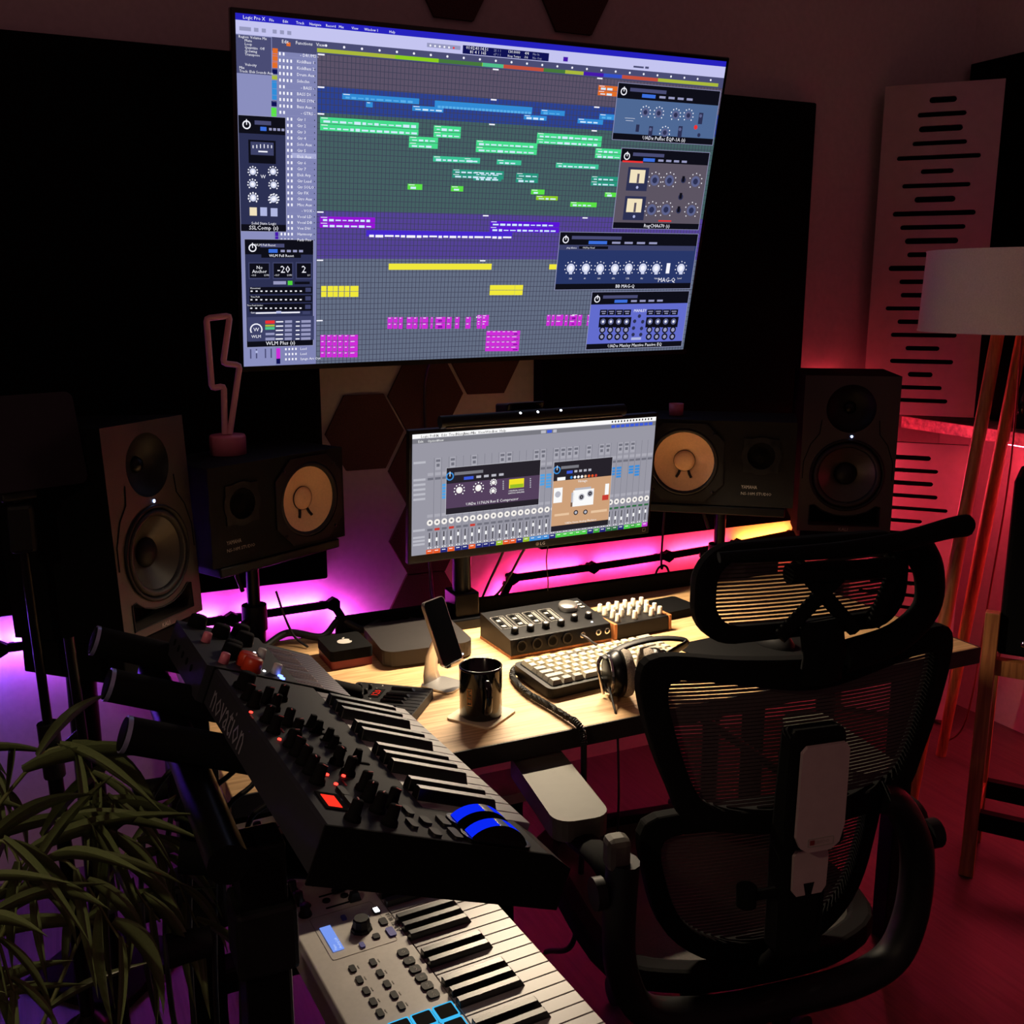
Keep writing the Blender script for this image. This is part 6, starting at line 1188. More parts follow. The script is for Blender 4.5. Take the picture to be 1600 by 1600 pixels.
for q in ap:
    dx, dy = q[0] - bx_, q[1] - by_
    dd = math.hypot(dx, dy)
    if dd < br_:
        q[0], q[1] = bx_ + dx / dd * br_, by_ + dy / dd * br_
mk = MB().prism([tuple(q) for q in ap], 0.0222, 0.0226)
lf = [(0.001 + 0.008 * t * 0.6 + s * 0.0028 * math.sin(PI * t), 0.0165 + 0.0085 * t) for s, ts in ((1, (0, .25, .5, .75)), (-1, (1, .75, .5, .25))) for t in ts]
mk.prism(lf, 0.0222, 0.0226)
mk.build('apple_mark', M['white'], db, label='white bitten apple mark')

# phone on its aluminium stand
ph = thing('phone', 'black phone propped upright on the aluminium stand', 'phone', (0.681, 1.776, 0.853), (-0.3854, 0.003, 0.539))
MB().prism(rrect(0.064, 0.131, 0.009, 5), -0.007, 0, M=T(0, 0, 0, PI / 2)).build('body', M['silver'], ph)
MB().prism(rrect(0.061, 0.128, 0.008, 5), 0, 0.0005, M=T(0, 0, 0, PI / 2)).build('screen', M['screenoff'], ph)
st = thing('phone_stand', 'aluminium phone stand in front of the mini computer', 'phone stand', (0.681, 1.776, DZ), (0, 0, 0.539))
MB().prism(rrect(0.066, 0.075, 0.012, 4), 0, 0.004, M=T(0.0, 0.0, 0)).build('base', M['silver'], st, bevel=0.001)
MB().tube([(0, 0.03, 0.003), (0, 0.034, 0.02), (0, 0.03, 0.06), (0, 0.014, 0.098)], [(0.028, 0.002), (0.024, 0.002), (0.02, 0.002), (0.018, 0.002)], 8, flat=(1, 0, 0)).build('upright', M['silver'], st)
c_, s_ = math.cos(-0.3854), math.sin(-0.3854)
def tl(y, z):  # point in the tilted plane of the phone rest
    return (0, c_ * y - s_ * z, 0.113 + s_ * y + c_ * z)
MB().tube([tl(0.010, 0.01), tl(0.010, -0.066), tl(0.003, -0.0695), tl(-0.008, -0.0695), tl(-0.009, -0.062)], [(0.022, 0.0015)] * 5, 8, flat=(1, 0, 0)).build('rest', M['silver'], st)

# audio interface
ai = thing('audio_interface', 'black desktop audio interface with a large aluminium dial, under the monitor', 'audio interface', (0.985, 1.935, DZ), (0, 0, 0.045))
W, D = 0.25, 0.15
f0, b0 = 0.040, 0.060
pr = [(-D / 2, 0.006), (D / 2, 0.006), (D / 2, b0), (-D / 2 + 0.006, f0)]
MB().prism([(-y, z) for y, z in pr], -W / 2, W / 2, M=Matrix(((0, 0, 1, 0), (-1, 0, 0, 0), (0, 1, 0, 0), (0, 0, 0, 1)))).build('body', M['black'], ai, bevel=0.002)
MB().box((0, 0, 0.003), (W + 0.002, D, 0.006)).build('wood_base', M['lampwood'], ai)
sl = math.atan2(b0 - f0, D - 0.006)
def top(x, y):   # point on the sloping top
    return (x, y, f0 + (y + D / 2 - 0.006) * math.tan(sl) + 0.0003)
def topM(x, y, dz=0):
    a = top(x, y)
    return T(a[0], a[1], a[2] + dz, sl)
for i in range(4):
    x = -0.102 + 0.040 * i
    MB().loop(rrect(0.033, 0.062, 0.002, 1), rrect(0.0318, 0.0608, 0.002, 1), 0, 0.0005, M=topM(x, 0.012)).build('channel_outline', M['print'], ai)
    for k in range(4):
        MB().box((0, 0, 0.001), (0.009, 0.008, 0.002), M=topM(x - 0.006, 0.033 - 0.0135 * k)).build('button', M['keycapgrey'] if k % 2 else M['satin'], ai)
    MB().box((0, 0, 0.0004), (0.0015, 0.05, 0.0006), M=topM(x + 0.006, 0.012)).build('meter_line', M['print'], ai)
    MB().box((0, 0, 0.0004), (0.0015, 0.05, 0.0006), M=topM(x + 0.010, 0.012)).build('meter_line', M['print'], ai)
kn = MB().lathe([(0, 0), (0.0085, 0), (0.008, 0.011), (0.007, 0.013), (0, 0.013)], 20).mesh('knob')
kc = MB().lathe([(0, 0.0131), (0.0065, 0.0131), (0.0058, 0.0142), (0, 0.0142)], 16).mesh('knob_cap')
for i, (x, y) in enumerate([(-0.100, -0.042), (-0.062, -0.042), (-0.024, -0.042), (0.014, -0.042), (0.055, -0.03), (0.092, -0.03)]):
    k = put('knob', kn, M['black'], ai, top(x, y), (sl, 0, 0))
    put('knob_cap', kc, M['silver'], k)
MB().lathe([(0, 0), (0.022, 0), (0.022, 0.010), (0.0205, 0.013), (0, 0.013)], 32, M=topM(0.072, 0.026)).build('dial', M['silver'], ai, label='large aluminium dial')
for i in range(3):
    MB().box((0, 0, 0.001), (0.012, 0.006, 0.002), M=topM(0.108, 0.05 - 0.014 * i)).build('button', M['keycapgrey'], ai)
MB().box((0, 0, 0.0006), (0.004, 0.003, 0.0008), M=topM(0.088, -0.052)).build('status_light', M['led_white'], ai)
for i, f in enumerate((.1, .25, .4, .55)):
    j = MB().loop(circ(0, 0, 0.0125, 20), circ(0, 0, 0.0095, 20), 0, 0.002, M=T(-W / 2 + W * f, -D / 2 + 0.001, 0.024, PI / 2)).build('input_socket', M['satin'], ai)
    MB().lathe([(0, 0), (0.0095, 0)], 18, M=T(-W / 2 + W * f, -D / 2 - 0.0003, 0.024, PI / 2)).build('socket_face', M['foam'], j)
for f in (.7, .86, .95):
    MB().loop(circ(0, 0, 0.007, 16), circ(0, 0, 0.0042, 16), 0, 0.003, M=T(-W / 2 + W * f, -D / 2 + 0.001, 0.026, PI / 2)).build('headphone_socket', M['chrome'], ai)

# headphone plug and its lead
hp = MB().tube(spline([(1.035, 1.865, 0.766), (1.04, 1.845, 0.764), (1.055, 1.825, 0.752), (1.10, 1.80, 0.7445), (1.16, 1.80, 0.744)], 6), 0.003, 8).build('headphone_plug_lead', M['grey'])
tag(hp, 'grey lead plugged into the front of the audio interface', 'cable')

# controller with cream knobs
kb = thing('knob_controller', 'small control box covered with cream knobs beside the audio interface', 'controller', (1.195, 1.925, DZ), (0, 0, 0.06))
MB().box((0, 0, 0.018), (0.142, 0.112, 0.034), top=(1, 0.98)).build('body', M['black'], kb, bevel=0.002)
for s in (-1, 1):
    MB().box((s * 0.0745, 0, 0.019), (0.007, 0.114, 0.036)).build('wood_cheek', M['lampwood'], kb, bevel=0.001)
kn2 = MB().lathe([(0, 0), (0.0072, 0), (0.0062, 0.004), (0.0052, 0.018), (0.0044, 0.0195), (0, 0.0195)], 14).mesh('knob')
for r_ in range(4):
    for c_i in range(6):
        if r_ == 0 and c_i in (1, 3):
            continue
        put('knob', kn2, M['capknob'], kb, (-0.058 + 0.0232 * c_i + (0.004 if r_ % 2 else 0), -0.038 + 0.0262 * r_, 0.035))
bs = MB().prism(rrect(0.13, 0.10, 0.01, 3), 0, 0.02).build('power_brick', M['blackmatte'], loc=(1.335, 1.985, DZ), rot=(0, 0, 0.1), bevel=0.003)
tag(bs, 'flat black box on the desk just right of the cream-knob controller', 'box')

# computer keyboard
ck = thing('computer_keyboard', 'black compact keyboard with cream keycaps on the desk', 'keyboard', (1.0, 1.708, DZ), (math.radians(3.2), 0, 0.095))
MB().prism(rrect(0.345, 0.142, 0.014, 5), 0.006, 0.026).build('case', M['black'], ck, bevel=0.003)
MB().prism(rrect(0.325, 0.122, 0.006, 3), 0.026, 0.0268).build('switch_plate', M['blackmatte'], ck)
for s in (-1, 1):
    MB().box((s * 0.14, 0.05, 0.001), (0.03, 0.01, 0.014)).build('foot', M['rubber'], ck)
U_ = 0.0201
rows = [([1, 1, 1, 1, 1, 1, 1, 1, 1, 1, 1, 1, 1, 1, 2]), ([1] * 13 + [2, 1]), ([1.5] + [1] * 12 + [1.5, 1]), ([1.75] + [1] * 11 + [2.25, 1]), ([2.25] + [1] * 10 + [1.75, 1, 1]), ([1.25, 1.25, 1.25, 6.25, 1, 1, 1, 1, 1, 1])]
cache = {}
for ri, row in enumerate(rows):
    x = -0.1605
    for ci, w in enumerate(row):
        if w not in cache:
            cache[w] = MB().box((0, 0, 0.0045), (U_ * w - 0.0022, 0.0178, 0.009), top=((U_ * w - 0.0085) / (U_ * w - 0.0022), 0.68)).mesh('keycap')
        g = (w != 1 and not (ri == 5 and w > 5)) or (ri == 0 and 4 < ci < 9)
        me = cache[w]
        if g:
            if (w, 'g') not in cache:
                cache[(w, 'g')] = me.copy()
                cache[(w, 'g')].materials.clear()
            me = cache[(w, 'g')]
        put('keycap', me, M['keycapgrey'] if g else M['keycap'], ck, (x + U_ * w / 2, 0.0497 - 0.0199 * ri, 0.0266))
        x += U_ * w

# its coiled cable, over the edge of the desk
path = [ray_z(822, 1036, 0.75), ray_z(806, 1043, 0.749), ray_z(800, 1053, 0.749), ray_z(808, 1068, 0.749), ray_z(828, 1085, 0.749), ray_z(862, 1105, 0.749), ray_z(891, 1123, 0.750)]
pe = ray_z(906, 1134, 0.751)
path += [Vector((pe.x, 1.492, 0.752)), Vector((pe.x + 0.004, 1.474, 0.742)), Vector((pe.x + 0.006, 1.470, 0.715))]
sp = spline(path, 40)
hel = []
ph_ = 0.0
for i, q in enumerate(sp):
    t_ = (sp[min(i + 1, len(sp) - 1)] - sp[max(i - 1, 0)]).normalized()
    a_ = t_.cross(Vector((0, 0, 1))) if abs(t_.z) < 0.9 else t_.cross(Vector((1, 0, 0)))
    a_.normalize()
    b_ = t_.cross(a_)
    step = (sp[min(i + 1, len(sp) - 1)] - q).length
    n_ = max(1, int(step / 0.0006))
    for k in range(n_):
        f_ = k / n_
        ph_ += step / n_ / 0.0042 * 2 * PI
        hel.append(q.lerp(sp[min(i + 1, len(sp) - 1)], f_) + a_ * (0.0052 * math.cos(ph_)) + b_ * (0.0052 * math.sin(ph_)))
cc = thing('coiled_cable', 'black coiled keyboard cable running over the front edge of the desk', 'cable', (path[0].x, path[0].y, 0.74))
o = MB().tube([h - Vector((path[0].x, path[0].y, 0.74)) for h in hel], 0.0017, 5).build('coil', M['rubber'], cc)
MB().tube([q - Vector((path[0].x, path[0].y, 0.74)) for q in spline([path[-1] + Vector((0, 0, 0.006)), path[-1] + Vector((0.0, 0, -0.12)), path[-1] + Vector((0.005, 0.03, -0.40)), path[-1] + Vector((0.03, 0.2, -0.55))], 8)], 0.0055, 8).build('straight_lead', M['rubber'], cc)

# mug on a coaster
co = MB().prism(rrect(0.096, 0.096, 0.010, 3), 0, 0.004).build('coaster', M['cork'], loc=(0.690, 1.612, DZ), rot=(0, 0, 0.62), bevel=0.001)
tag(co, 'pale square coaster under the black mug', 'coaster')
mg = thing('mug', 'glossy black mug on the pale coaster', 'mug', (0.688, 1.610, DZ + 0.0043), (0, 0, 0))
MB().lathe([(0.0, 0), (0.036, 0), (0.0385, 0.004), (0.039, 0.09), (0.0395, 0.094), (0.038, 0.0955), (0.0362, 0.094), (0.0355, 0.006), (0.0, 0.006)], 40).build('body', M['gloss'], mg)
d_ = Vector((-0.18, -0.98, 0)).normalized()
hd = [d_ * r + Vector((0, 0, z)) for r, z in ((0.037, 0.078), (0.052, 0.080), (0.062, 0.070), (0.064, 0.05), (0.060, 0.032), (0.050, 0.022), (0.037, 0.020))]
MB().tube(spline(hd, 5), [(0.0068, 0.0042)] * 31, 10, flat=(d_.y, -d_.x, 0)).build('handle', M['gloss'], mg)
pm = MB()
for (a0, a1, z0, z1) in ((-2.66, -2.62, .03, .062), (-2.42, -2.38, .03, .062), (-2.66, -2.38, .03, .032), (-2.66, -2.38, .06, .062), (-2.60, -2.44, .036, .042), (-2.60, -2.44, .046, .049), (-2.60, -2.56, .049, .057), (-2.50, -2.44, .052, .057)):
    n_ = 5
    vv = [(0.0393 * math.cos(a0 + (a1 - a0) * i / n_), 0.0393 * math.sin(a0 + (a1 - a0) * i / n_), z) for z in (z0, z1) for i in range(n_ + 1)]
    pm.add(vv, [(i, i + 1, n_ + 2 + i, n_ + 1 + i) for i in range(n_)])
pm.build('printed_mark', M['woodcheek'], mg)

# headphones standing behind the chair back
hh = thing('headphones', 'over-ear headphones with grey velour pads standing on the desk edge', 'headphones', (1.005, 1.575, DZ), (0, 0, -0.25))
for s, x in ((-1, -0.038), (1, 0.022)):
    cup = MB().lathe([(0, 0.030), (0.026, 0.030), (0.038, 0.024), (0.044, 0.012), (0.044, 0.0), (0, 0.0)], 28, M=T(x - 0.0, 0, 0.047, 0, -PI / 2 if s < 0 else PI / 2, 0)).build('ear_cup', M['satin'], hh)
    MB().lathe([(0.044, 0.0), (0.047, -0.006), (0.044, -0.016), (0.032, -0.018), (0.026, -0.010), (0.026, 0.0)], 28, M=T(x, 0, 0.047, 0, -PI / 2 if s < 0 else PI / 2, 0)).build('ear_pad', M['fur'], hh)
    MB().loop(circ(0, 0, 0.039, 28), circ(0, 0, 0.0355, 28), 0.024, 0.028, M=T(x, 0, 0.047, 0, -PI / 2 if s < 0 else PI / 2, 0)).build('cup_ring', M['chrome'], cup)
    MB().tube(spline([(x + s * 0.034, 0, 0.047 - 0.04), (x + s * 0.044, 0.005, 0.06), (x + s * 0.036, 0.012, 0.078)], 6), 0.0035, 8).build('yoke', M['chrome'], hh)
MB().tube(spline([(-0.070, 0.010, 0.074), (-0.02, 0.02, 0.094), (0.05, 0.03, 0.100), (0.10, 0.02, 0.094), (0.060, 0.010, 0.074)], 8), [(0.014, 0.004)] * 33, 10, flat=(0, 1, 0)).build('headband', M['black'], hh)
MB().tube(spline([(-0.066, -0.012, 0.03), (-0.07, -0.06, 0.012), (-0.07, -0.088, -0.02), (-0.066, -0.095, -0.15), (-0.06, -0.08, -0.32), (-0.03, -0.06, -0.42)], 8), 0.0022, 6).build('lead', M['rubber'], hh)

# mouse pad and mouse, half hidden by the headrest
mp = MB().prism(rrect(0.30, 0.235, 0.02, 4), 0, 0.003).build('mouse_pad', M['blackmatte'], loc=(1.375, 1.672, DZ), rot=(0, 0, 0.08))
tag(mp, 'black mouse pad on the desk behind the chair headrest', 'mouse pad')
ms = MB().lathe([(0.0005, 0.034), (0.014, 0.032), (0.024, 0.022), (0.03, 0.008), (0.03, 0)], 24).build('mouse', M['black'], loc=(1.42, 1.69, DZ + 0.0035), rot=(0, 0, 0.2))
ms.scale = (1, 1.75, 1)
tag(ms, 'black computer mouse on the black pad', 'mouse')

# tiny synthesizer with a red display
def piano_keys(parent, n_white, pitch, y_front, length, z, thick, start, gap=0.0012, black_len=0.6, black_h=0.009, first=0, wm='whitekey', bm='blackkey'):
    """keys along local x; first = scale degree of the lowest key (0 = C)"""
    wme = MB().box((0, length / 2, -thick / 2), (pitch - gap, length, thick)).mesh('white_key')
    bw = pitch * 0.62
    bl = length * black_len
    bme = MB().hexa([(-bw / 2, length - bl, 0), (bw / 2, length - bl, 0), (bw / 2, length, 0), (-bw / 2, length, 0), (-bw * .38, length - bl + 0.006, black_h), (bw * .38, length - bl + 0.006, black_h), (bw * .38, length, black_h), (-bw * .38, length, black_h)]).mesh('black_key')
    for i in range(n_white):
        k = (first + i) % 7
        x = start + pitch * (i + 0.5)
        o_ = put('white_key', wme, M[wm], parent, (x, y_front, z), bevel=0.0008, seg=1)
        if k in (0, 1, 3, 4, 5) and i < n_white - 1:
            put('black_key', bme, M[bm], parent, (x + pitch / 2, y_front, z), bevel=0.0008, seg=1)


tn = thing('mini_synthesizer', 'small flat black synthesizer with a red number display beside the mug', 'synthesizer', (0.502, 1.674, DZ), (0, 0, math.radians(51.8)))
MB().prism(rrect(0.25, 0.155, 0.006, 3), 0.002, 0.02).build('case', M['black'], tn, bevel=0.0015)
MB().prism(rrect(0.24, 0.14, 0.004, 2), 0.0, 0.002).build('foot', M['rubber'], tn)
piano_keys(tn, 16, 0.0148, -0.076, 0.075, 0.0215, 0.004, -0.12, black_len=0.62, black_h=0.004, wm='blackkey', bm='gloss')
random.seed(4)
kmini = MB().lathe([(0, 0), (0.004, 0), (0.0035, 0.008), (0, 0.008)], 10).mesh('knob')
for i in range(20):
    put('knob', kmini, M['black'], tn, (-0.11 + 0.023 * (i % 10), 0.06 - 0.02 * (i // 10), 0.0205))
for i in range(14):
    MB().box((0, 0, 0), (0.004, 0.0025, 0.001)).build('panel_mark', M['print'], tn, (-0.10 + 0.0165 * i, 0.028 - 0.006 * (i % 2), 0.0206))
MB().box((0.078, 0.020, 0.0206), (0.040, 0.020, 0.0012)).build('display', M['foam'], tn)
lettering('display_digits', '120', 0.019, M['lcd_red'], tn, T(0.078, 0.014, 0.0216), 'C')

# ---------------------------------------------------------------- dark synthesizer on the upper tier of the stand
def side_profile(m, pts, x0, x1):
    """polygon in local (y, z) extruded along x"""
    return m.prism([(-y, z) for y, z in pts], x0, x1, M=Matrix(((0, 0, 1, 0), (-1, 0, 0, 0), (0, 1, 0, 0), (0, 0, 0, 1))))


NR_ = (0.3797, 0.0139, 1.6184)
nv = thing('synthesizer', 'dark grey keyboard synthesizer with blue lit wheels and red lights on the upper stand tier', 'synthesizer', (0.3163, 1.0535, 0.9829), NR_)
m = MB()
side_profile(m, [(0.1365, -0.047), (0.1365, -0.003), (0.1335, 0), (0.002, 0), (0.002, -0.016), (-0.1345, -0.02), (-0.1345, -0.043), (-0.10, -0.054), (0.10, -0.054)], -0.150, 0.2285)
m.build('body', M['synth'], nv)
m = MB()
side_profile(m, [(0.1365, -0.047), (0.1365, -0.003), (0.1335, 0), (-0.11, 0), (-0.1365, -0.010), (-0.1365, -0.043), (-0.10, -0.054), (0.10, -0.054)], -0.2285, -0.150)
m.build('wheel_section', M['synth'], nv)
m = MB()
side_profile(m, [(0.138, -0.055), (0.138, 0.0015), (-0.11, 0.0015), (-0.138, -0.010), (-0.138, -0.055)], -0.2315, -0.2285)
m.build('end_cheek', M['blackmatte'], nv)
m = MB()
side_profile(m, [(0.138, -0.055), (0.138, 0.0015), (0.0, 0.0015), (-0.138, -0.006), (-0.138, -0.055)], 0.2285, 0.2315)
m.build('end_cheek', M['blackmatte'], nv)
piano_keys(nv, 15, 0.0244, -0.1345, 0.135, -0.001, 0.018, -0.147, black_len=0.74, black_h=0.013, first=0)
k_lo = MB().lathe([(0, 0), (0.0085, 0), (0.008, 0.004), (0.0062, 0.006), (0.0056, 0.0185), (0.0048, 0.0195), (0, 0.0195)], 16).mesh('knob')
k_hi = MB().lathe([(0, 0), (0.0145, 0), (0.0135, 0.005), (0.011, 0.0065), (0.0102, 0.019), (0.009, 0.0205), (0, 0.0205)], 20).mesh('knob')
ptr = MB().box((0, -0.0030, 0.0197), (0.0012, 0.006, 0.0006)).mesh('pointer')
KN = [(0.114, 0.124), (0.090, 0.122), (0.116, 0.100), (0.093, 0.096), (0.141, 0.073), (0.042, 0.119), (0.009, 0.120), (0.045, 0.094), (0.011, 0.094), (-0.030, 0.112), (-0.054, 0.112), (-0.078, 0.112), (-0.102, 0.112), (-0.126, 0.112), (-0.060, 0.068), (-0.088, 0.065), (-0.126, 0.062), (-0.152, 0.066), (-0.178, 0.066), (-0.160, 0.044), (-0.206, 0.064), (-0.207, 0.103)]
random.seed(7)
M['redprint'] = mat('red_pointer', (190, 40, 46), 0.5, vary=0.03)
for x, y in KN:
    k = put('knob', k_lo, M['blackmatte'], nv, (x, y, 0), (0, 0, random.uniform(-2.4, 2.4)))
    put('pointer', ptr, M['redprint'] if random.random() < 0.6 else M['print'], k)
k = put('knob', k_hi, M['blackmatte'], nv, (0.160, 0.116, 0), (0, 0, 0.6))
for x, y in ((0.052, 0.058), (0.034, 0.056), (0.012, 0.050), (-0.012, 0.052), (-0.045, 0.036)):
    MB().box((0, 0, 0.0006), (0.004, 0.026, 0.0012)).build('slider_slot', M['foam'], nv, (x, y, 0))
    MB().box((0, 0, 0.007), (0.008, 0.010, 0.014), top=(0.7, 0.6)).build('slider_cap', M['blackmatte'], nv, (x, y + 0.004, 0.001))
for x, y in ((0.066, 0.131), (-0.013, 0.119), (-0.099, 0.092), (-0.095, 0.072), (-0.122, 0.090)):
    MB().lathe([(0, 0), (0.0022, 0), (0.002, 0.0015), (0, 0.002)], 10).build('red_light', M['led_red'], nv, (x, y, 0.0))
for x, y in ((0.05, 0.134), (0.02, 0.106), (-0.04, 0.095), (-0.07, 0.092), (-0.115, 0.078), (0.075, 0.108)):
    MB().box((0, 0, 0.0004), (0.012, 0.002, 0.0008)).build('lit_slot', M['redprint'], nv, (x, y, 0))
MB().box((-0.170, 0.111, 0.0006), (0.038, 0.024, 0.0012)).build('display', M['foam'], nv)
MB().box((-0.171, 0.112, 0.0014), (0.026, 0.014, 0.0006)).build('display_light', M['lcd_red'], nv)
for x, y, w, d in ((-0.188, 0.017, 0.016, 0.010), (-0.214, 0.018, 0.016, 0.010), (-0.199, 0.037, 0.02, 0.008), (-0.168, 0.028, 0.02, 0.008), (-0.182, -0.006, 0.022, 0.010), (-0.210, -0.006, 0.022, 0.010), (-0.142, 0.090, 0.022, 0.008), (-0.165, 0.090, 0.022, 0.008)):
    MB().prism(rrect(w, d, 0.003, 3), 0, 0.003).build('button', M['rubber'], nv, (x, y, 0))
# pitch and modulation wheels, lit blue
for i, y in enumerate((-0.040, -0.084)):
    x = -0.212 + 0.034 * (1 - i) * 0
for i, x in enumerate((-0.178, -0.212)):
    wl = MB().prism(rrect(0.029, 0.078, 0.012, 5), 0, 0.004).build('wheel_well', M['gloss'], nv, (x, -0.052, 0.0))
    wh = MB()
    N = 16
    vs_, fs = [], []
    for k in range(N + 1):
        a = PI * (0.12 + 0.76 * k / N)
        for s in (-1, 1):
            vs_.append((s * 0.0085, 0.036 * math.cos(a), 0.028 * math.sin(a) - 0.008))
    for k in range(N):
        if k in (7, 8):
            continue
        fs.append((2 * k, 2 * k + 1, 2 * k + 3, 2 * k + 2))
    wh.add(vs_, fs, True)
    wh.build('lit_wheel', M['wheel_blue'], wl, label='blue lit wheel')
    wh2 = MB()
    wh2.add(vs_[14:20], [(0, 1, 3, 2), (2, 3, 5, 4)], True)
    for s in (0, 1):
        wh2.add([vs_[2 * k + s] for k in range(N + 1)] , [tuple(range(N + 1))], False)
    wh2.build('wheel_grip', M['gloss'], wl)
TB = Matrix(((-1, 0, 0, 0.198), (0, 0, 1, 0.1372), (0, 1, 0, -0.042), (0, 0, 0, 1)))
M['dimprint'] = mat('grey_lettering', (120, 118, 128), 0.5, vary=0.02)
lettering('maker_lettering', 'novation', 0.050, M['dimprint'], nv, TB, 'L', 0.92)
for s in (-0.18, 0.18):
    for y in (-0.09, 0.10):
        MB().cyl((s, y, -0.061), (s, y, -0.053), 0.008, n=12).build('rubber_foot', M['rubber'], nv)

# small synthesizer with a flat key plate next to it
sy = thing('compact_synthesizer', 'small dark synthesizer with flat touch keys and an orange knob, beyond the larger one', 'synthesizer', (0.3163, 1.0535, 0.9829), NR_)
X0, X1 = 0.236, 0.452
m = MB()
side_profile(m, [(0.146, -0.048), (0.146, 0), (0.02, 0), (0.018, -0.006), (-0.066, -0.008), (-0.066, -0.043), (-0.05, -0.054), (0.12, -0.054)], X0, X1)
m.build('body', M['synth'], sy)
kw = 0.0112
fk = MB().box((0, 0, 0), (kw - 0.0016, 0.078, 0.0012)).mesh('touch_key')
fb = MB().loop(rrect(kw * 0.75, 0.042, 0.001, 1), rrect(kw * 0.75 - 0.0024, 0.0396, 0.001, 1), 0, 0.0005).mesh('touch_key_outline')
M['touch'] = mat('touch_plate', (96, 88, 104), 0.4, 0.3, vary=0.05)
M['touchline'] = mat('copper_line', (170, 150, 150), 0.35, 0.6, vary=0.05)
for i in range(17):
    x = X0 + 0.016 + kw * i
    put('touch_key', fk, M['touch'], sy, (x, -0.025, -0.0068))
    if i % 7 in (0, 1, 3, 4, 5):
        put('touch_key_outline', fb, M['touchline'], sy, (x + kw / 2, -0.006, -0.0058))
ksm = MB().lathe([(0, 0), (0.0068, 0), (0.006, 0.013), (0.005, 0.014), (0, 0.014)], 14).mesh('knob')
kbg = MB().lathe([(0, 0), (0.0135, 0), (0.012, 0.016), (0.0105, 0.018), (0, 0.018)], 20).mesh('knob')
def coloured(me, name):
    c = me.copy()
    c.materials.clear()
    return c
ksm_p, ksm_w, kbg_o = coloured(ksm, 'p'), coloured(ksm, 'w'), coloured(kbg, 'o')
for x, y in ((0.356, 0.123), (0.262, 0.119)):
    put('knob', ksm_p, M['pinkplastic'], sy, (x, y, 0), label='pink knob')
for x, y in ((0.330, 0.050), (0.262, 0.046)):
    put('knob', ksm_w, M['white'], sy, (x, y, 0), label='white knob')
put('knob', kbg_o, M['orange'], sy, (0.272, 0.086, 0), label='orange knob')
put('knob', kbg_o, M['orange'], sy, (0.251, 0.084, 0), label='orange knob')
for x, y in ((0.435, 0.120), (0.405, 0.092), (0.435, 0.055), (0.322, 0.094), (0.39, 0.06), (0.30, 0.10)):
    put('knob', kbg, M['blackmatte'], sy, (x, y, 0))
for x, y in ((0.353, 0.052), (0.350, 0.087), (0.288, 0.072), (0.305, 0.056), (0.262, 0.062)):
    MB().lathe([(0, 0), (0.002, 0), (0.0018, 0.0012), (0, 0.0018)], 10).build('white_light', M['led_white'], sy, (x, y, 0))
for x in (0.252, 0.242):
    MB().lathe([(0, 0), (0.004, 0), (0.0035, 0.002), (0, 0.0025)], 12).build('blue_light', M['led_blue'], sy, (x, 0.042, 0))
for i in range(5):
    MB().lathe([(0, 0), (0.005, 0), (0.005, 0.0008), (0, 0.0008)], 12, M=T(0.42 - 0.03 * i, 0.146, -0.025, -PI / 2)).build('rear_socket', M['foam'], sy)
for x in (0.26, 0.43):
    for y in (-0.04, 0.12):
        MB().cyl((x, y, -0.061), (x, y, -0.054), 0.008, n=12).build('rubber_foot', M['rubber'], sy)

# ---------------------------------------------------------------- white controller keyboard on the lower tier
AZ = 0.585
ar = thing('controller_keyboard', 'white controller keyboard with a blue display and pads on the lower stand tier', 'keyboard', (0.425, 1.255, AZ), (0, 0, math.radians(93.5)))
AI = Matrix.Translation((0.425, 1.255, AZ)) @ Euler((0, 0, math.radians(93.5))).to_matrix().to_4x4()
AI = AI.inverted()
def aloc(px, py):
    q = AI @ ray_z(px, py, AZ)
    return q.x, q.y
m = MB()
side_profile(m, [(0.150, -0.045), (0.150, -0.006), (0.143, 0), (0.004, 0), (0.004, -0.014), (-0.148, -0.02), (-0.148, -0.045), (-0.13, -0.052), (0.13, -0.052)], -0.4445, 0.4445)
m.build('body', M['white'], ar, bevel=0.0015)
piano_keys(ar, 36, 0.0232, -0.149, 0.152, -0.0005, 0.018, -0.4165, black_len=0.64, black_h=0.010, first=0)
for x in (-0.43, 0.434):
    MB().box((x, -0.072, -0.008), (0.022, 0.152, 0.02)).build('end_block', M['white'], ar)
a = [aloc(*q) for q in ((500, 1447), (516, 1447), (537, 1486), (521, 1489))]
cx, cy = sum(p[0] for p in a) / 4, sum(p[1] for p in a) / 4
MB().loop(rrect(0.11, 0.098, 0.004, 2), rrect(0.1088, 0.0968, 0.004, 2), 0.0002, 0.0006, M=T(cx + 0.006, cy - 0.034, 0)).build('panel_outline', M['keycapgrey'], ar)
MB().box((cx, cy, 0.0008), (0.062, 0.016, 0.0012)).build('display', M['lcd_blue'], ar, label='pale blue display')
M['lcdtext'] = glow('display_text', (0.55, 0.68, 1.0), 1.0)
for k in range(2):
    lettering('display_lettering', ('Piano', 'Analog Lab')[k], 0.006, M['lcdtext'], ar, T(cx - 0.029, cy + 0.001 - 0.007 * k, 0.0016), 'L')
ex_, ey_ = aloc(565, 1452)
en = MB().lathe([(0, 0), (0.0165, 0), (0.0155, 0.004), (0.013, 0.006), (0.0125, 0.017), (0.011, 0.019), (0, 0.019)], 9, smooth=False).build('dial', M['black'], ar, (ex_, ey_, 0.0))
def pill(name, px, py, w, d, mt_, h=0.0025):
    x, y = aloc(px, py)
    return MB().prism(rrect(w, d, min(w, d) * 0.25, 2), 0, h).build(name, mt_, ar, (x, y, 0))
M['blueprint'] = mat('blue_button', (70, 74, 170), 0.5, vary=0.03)
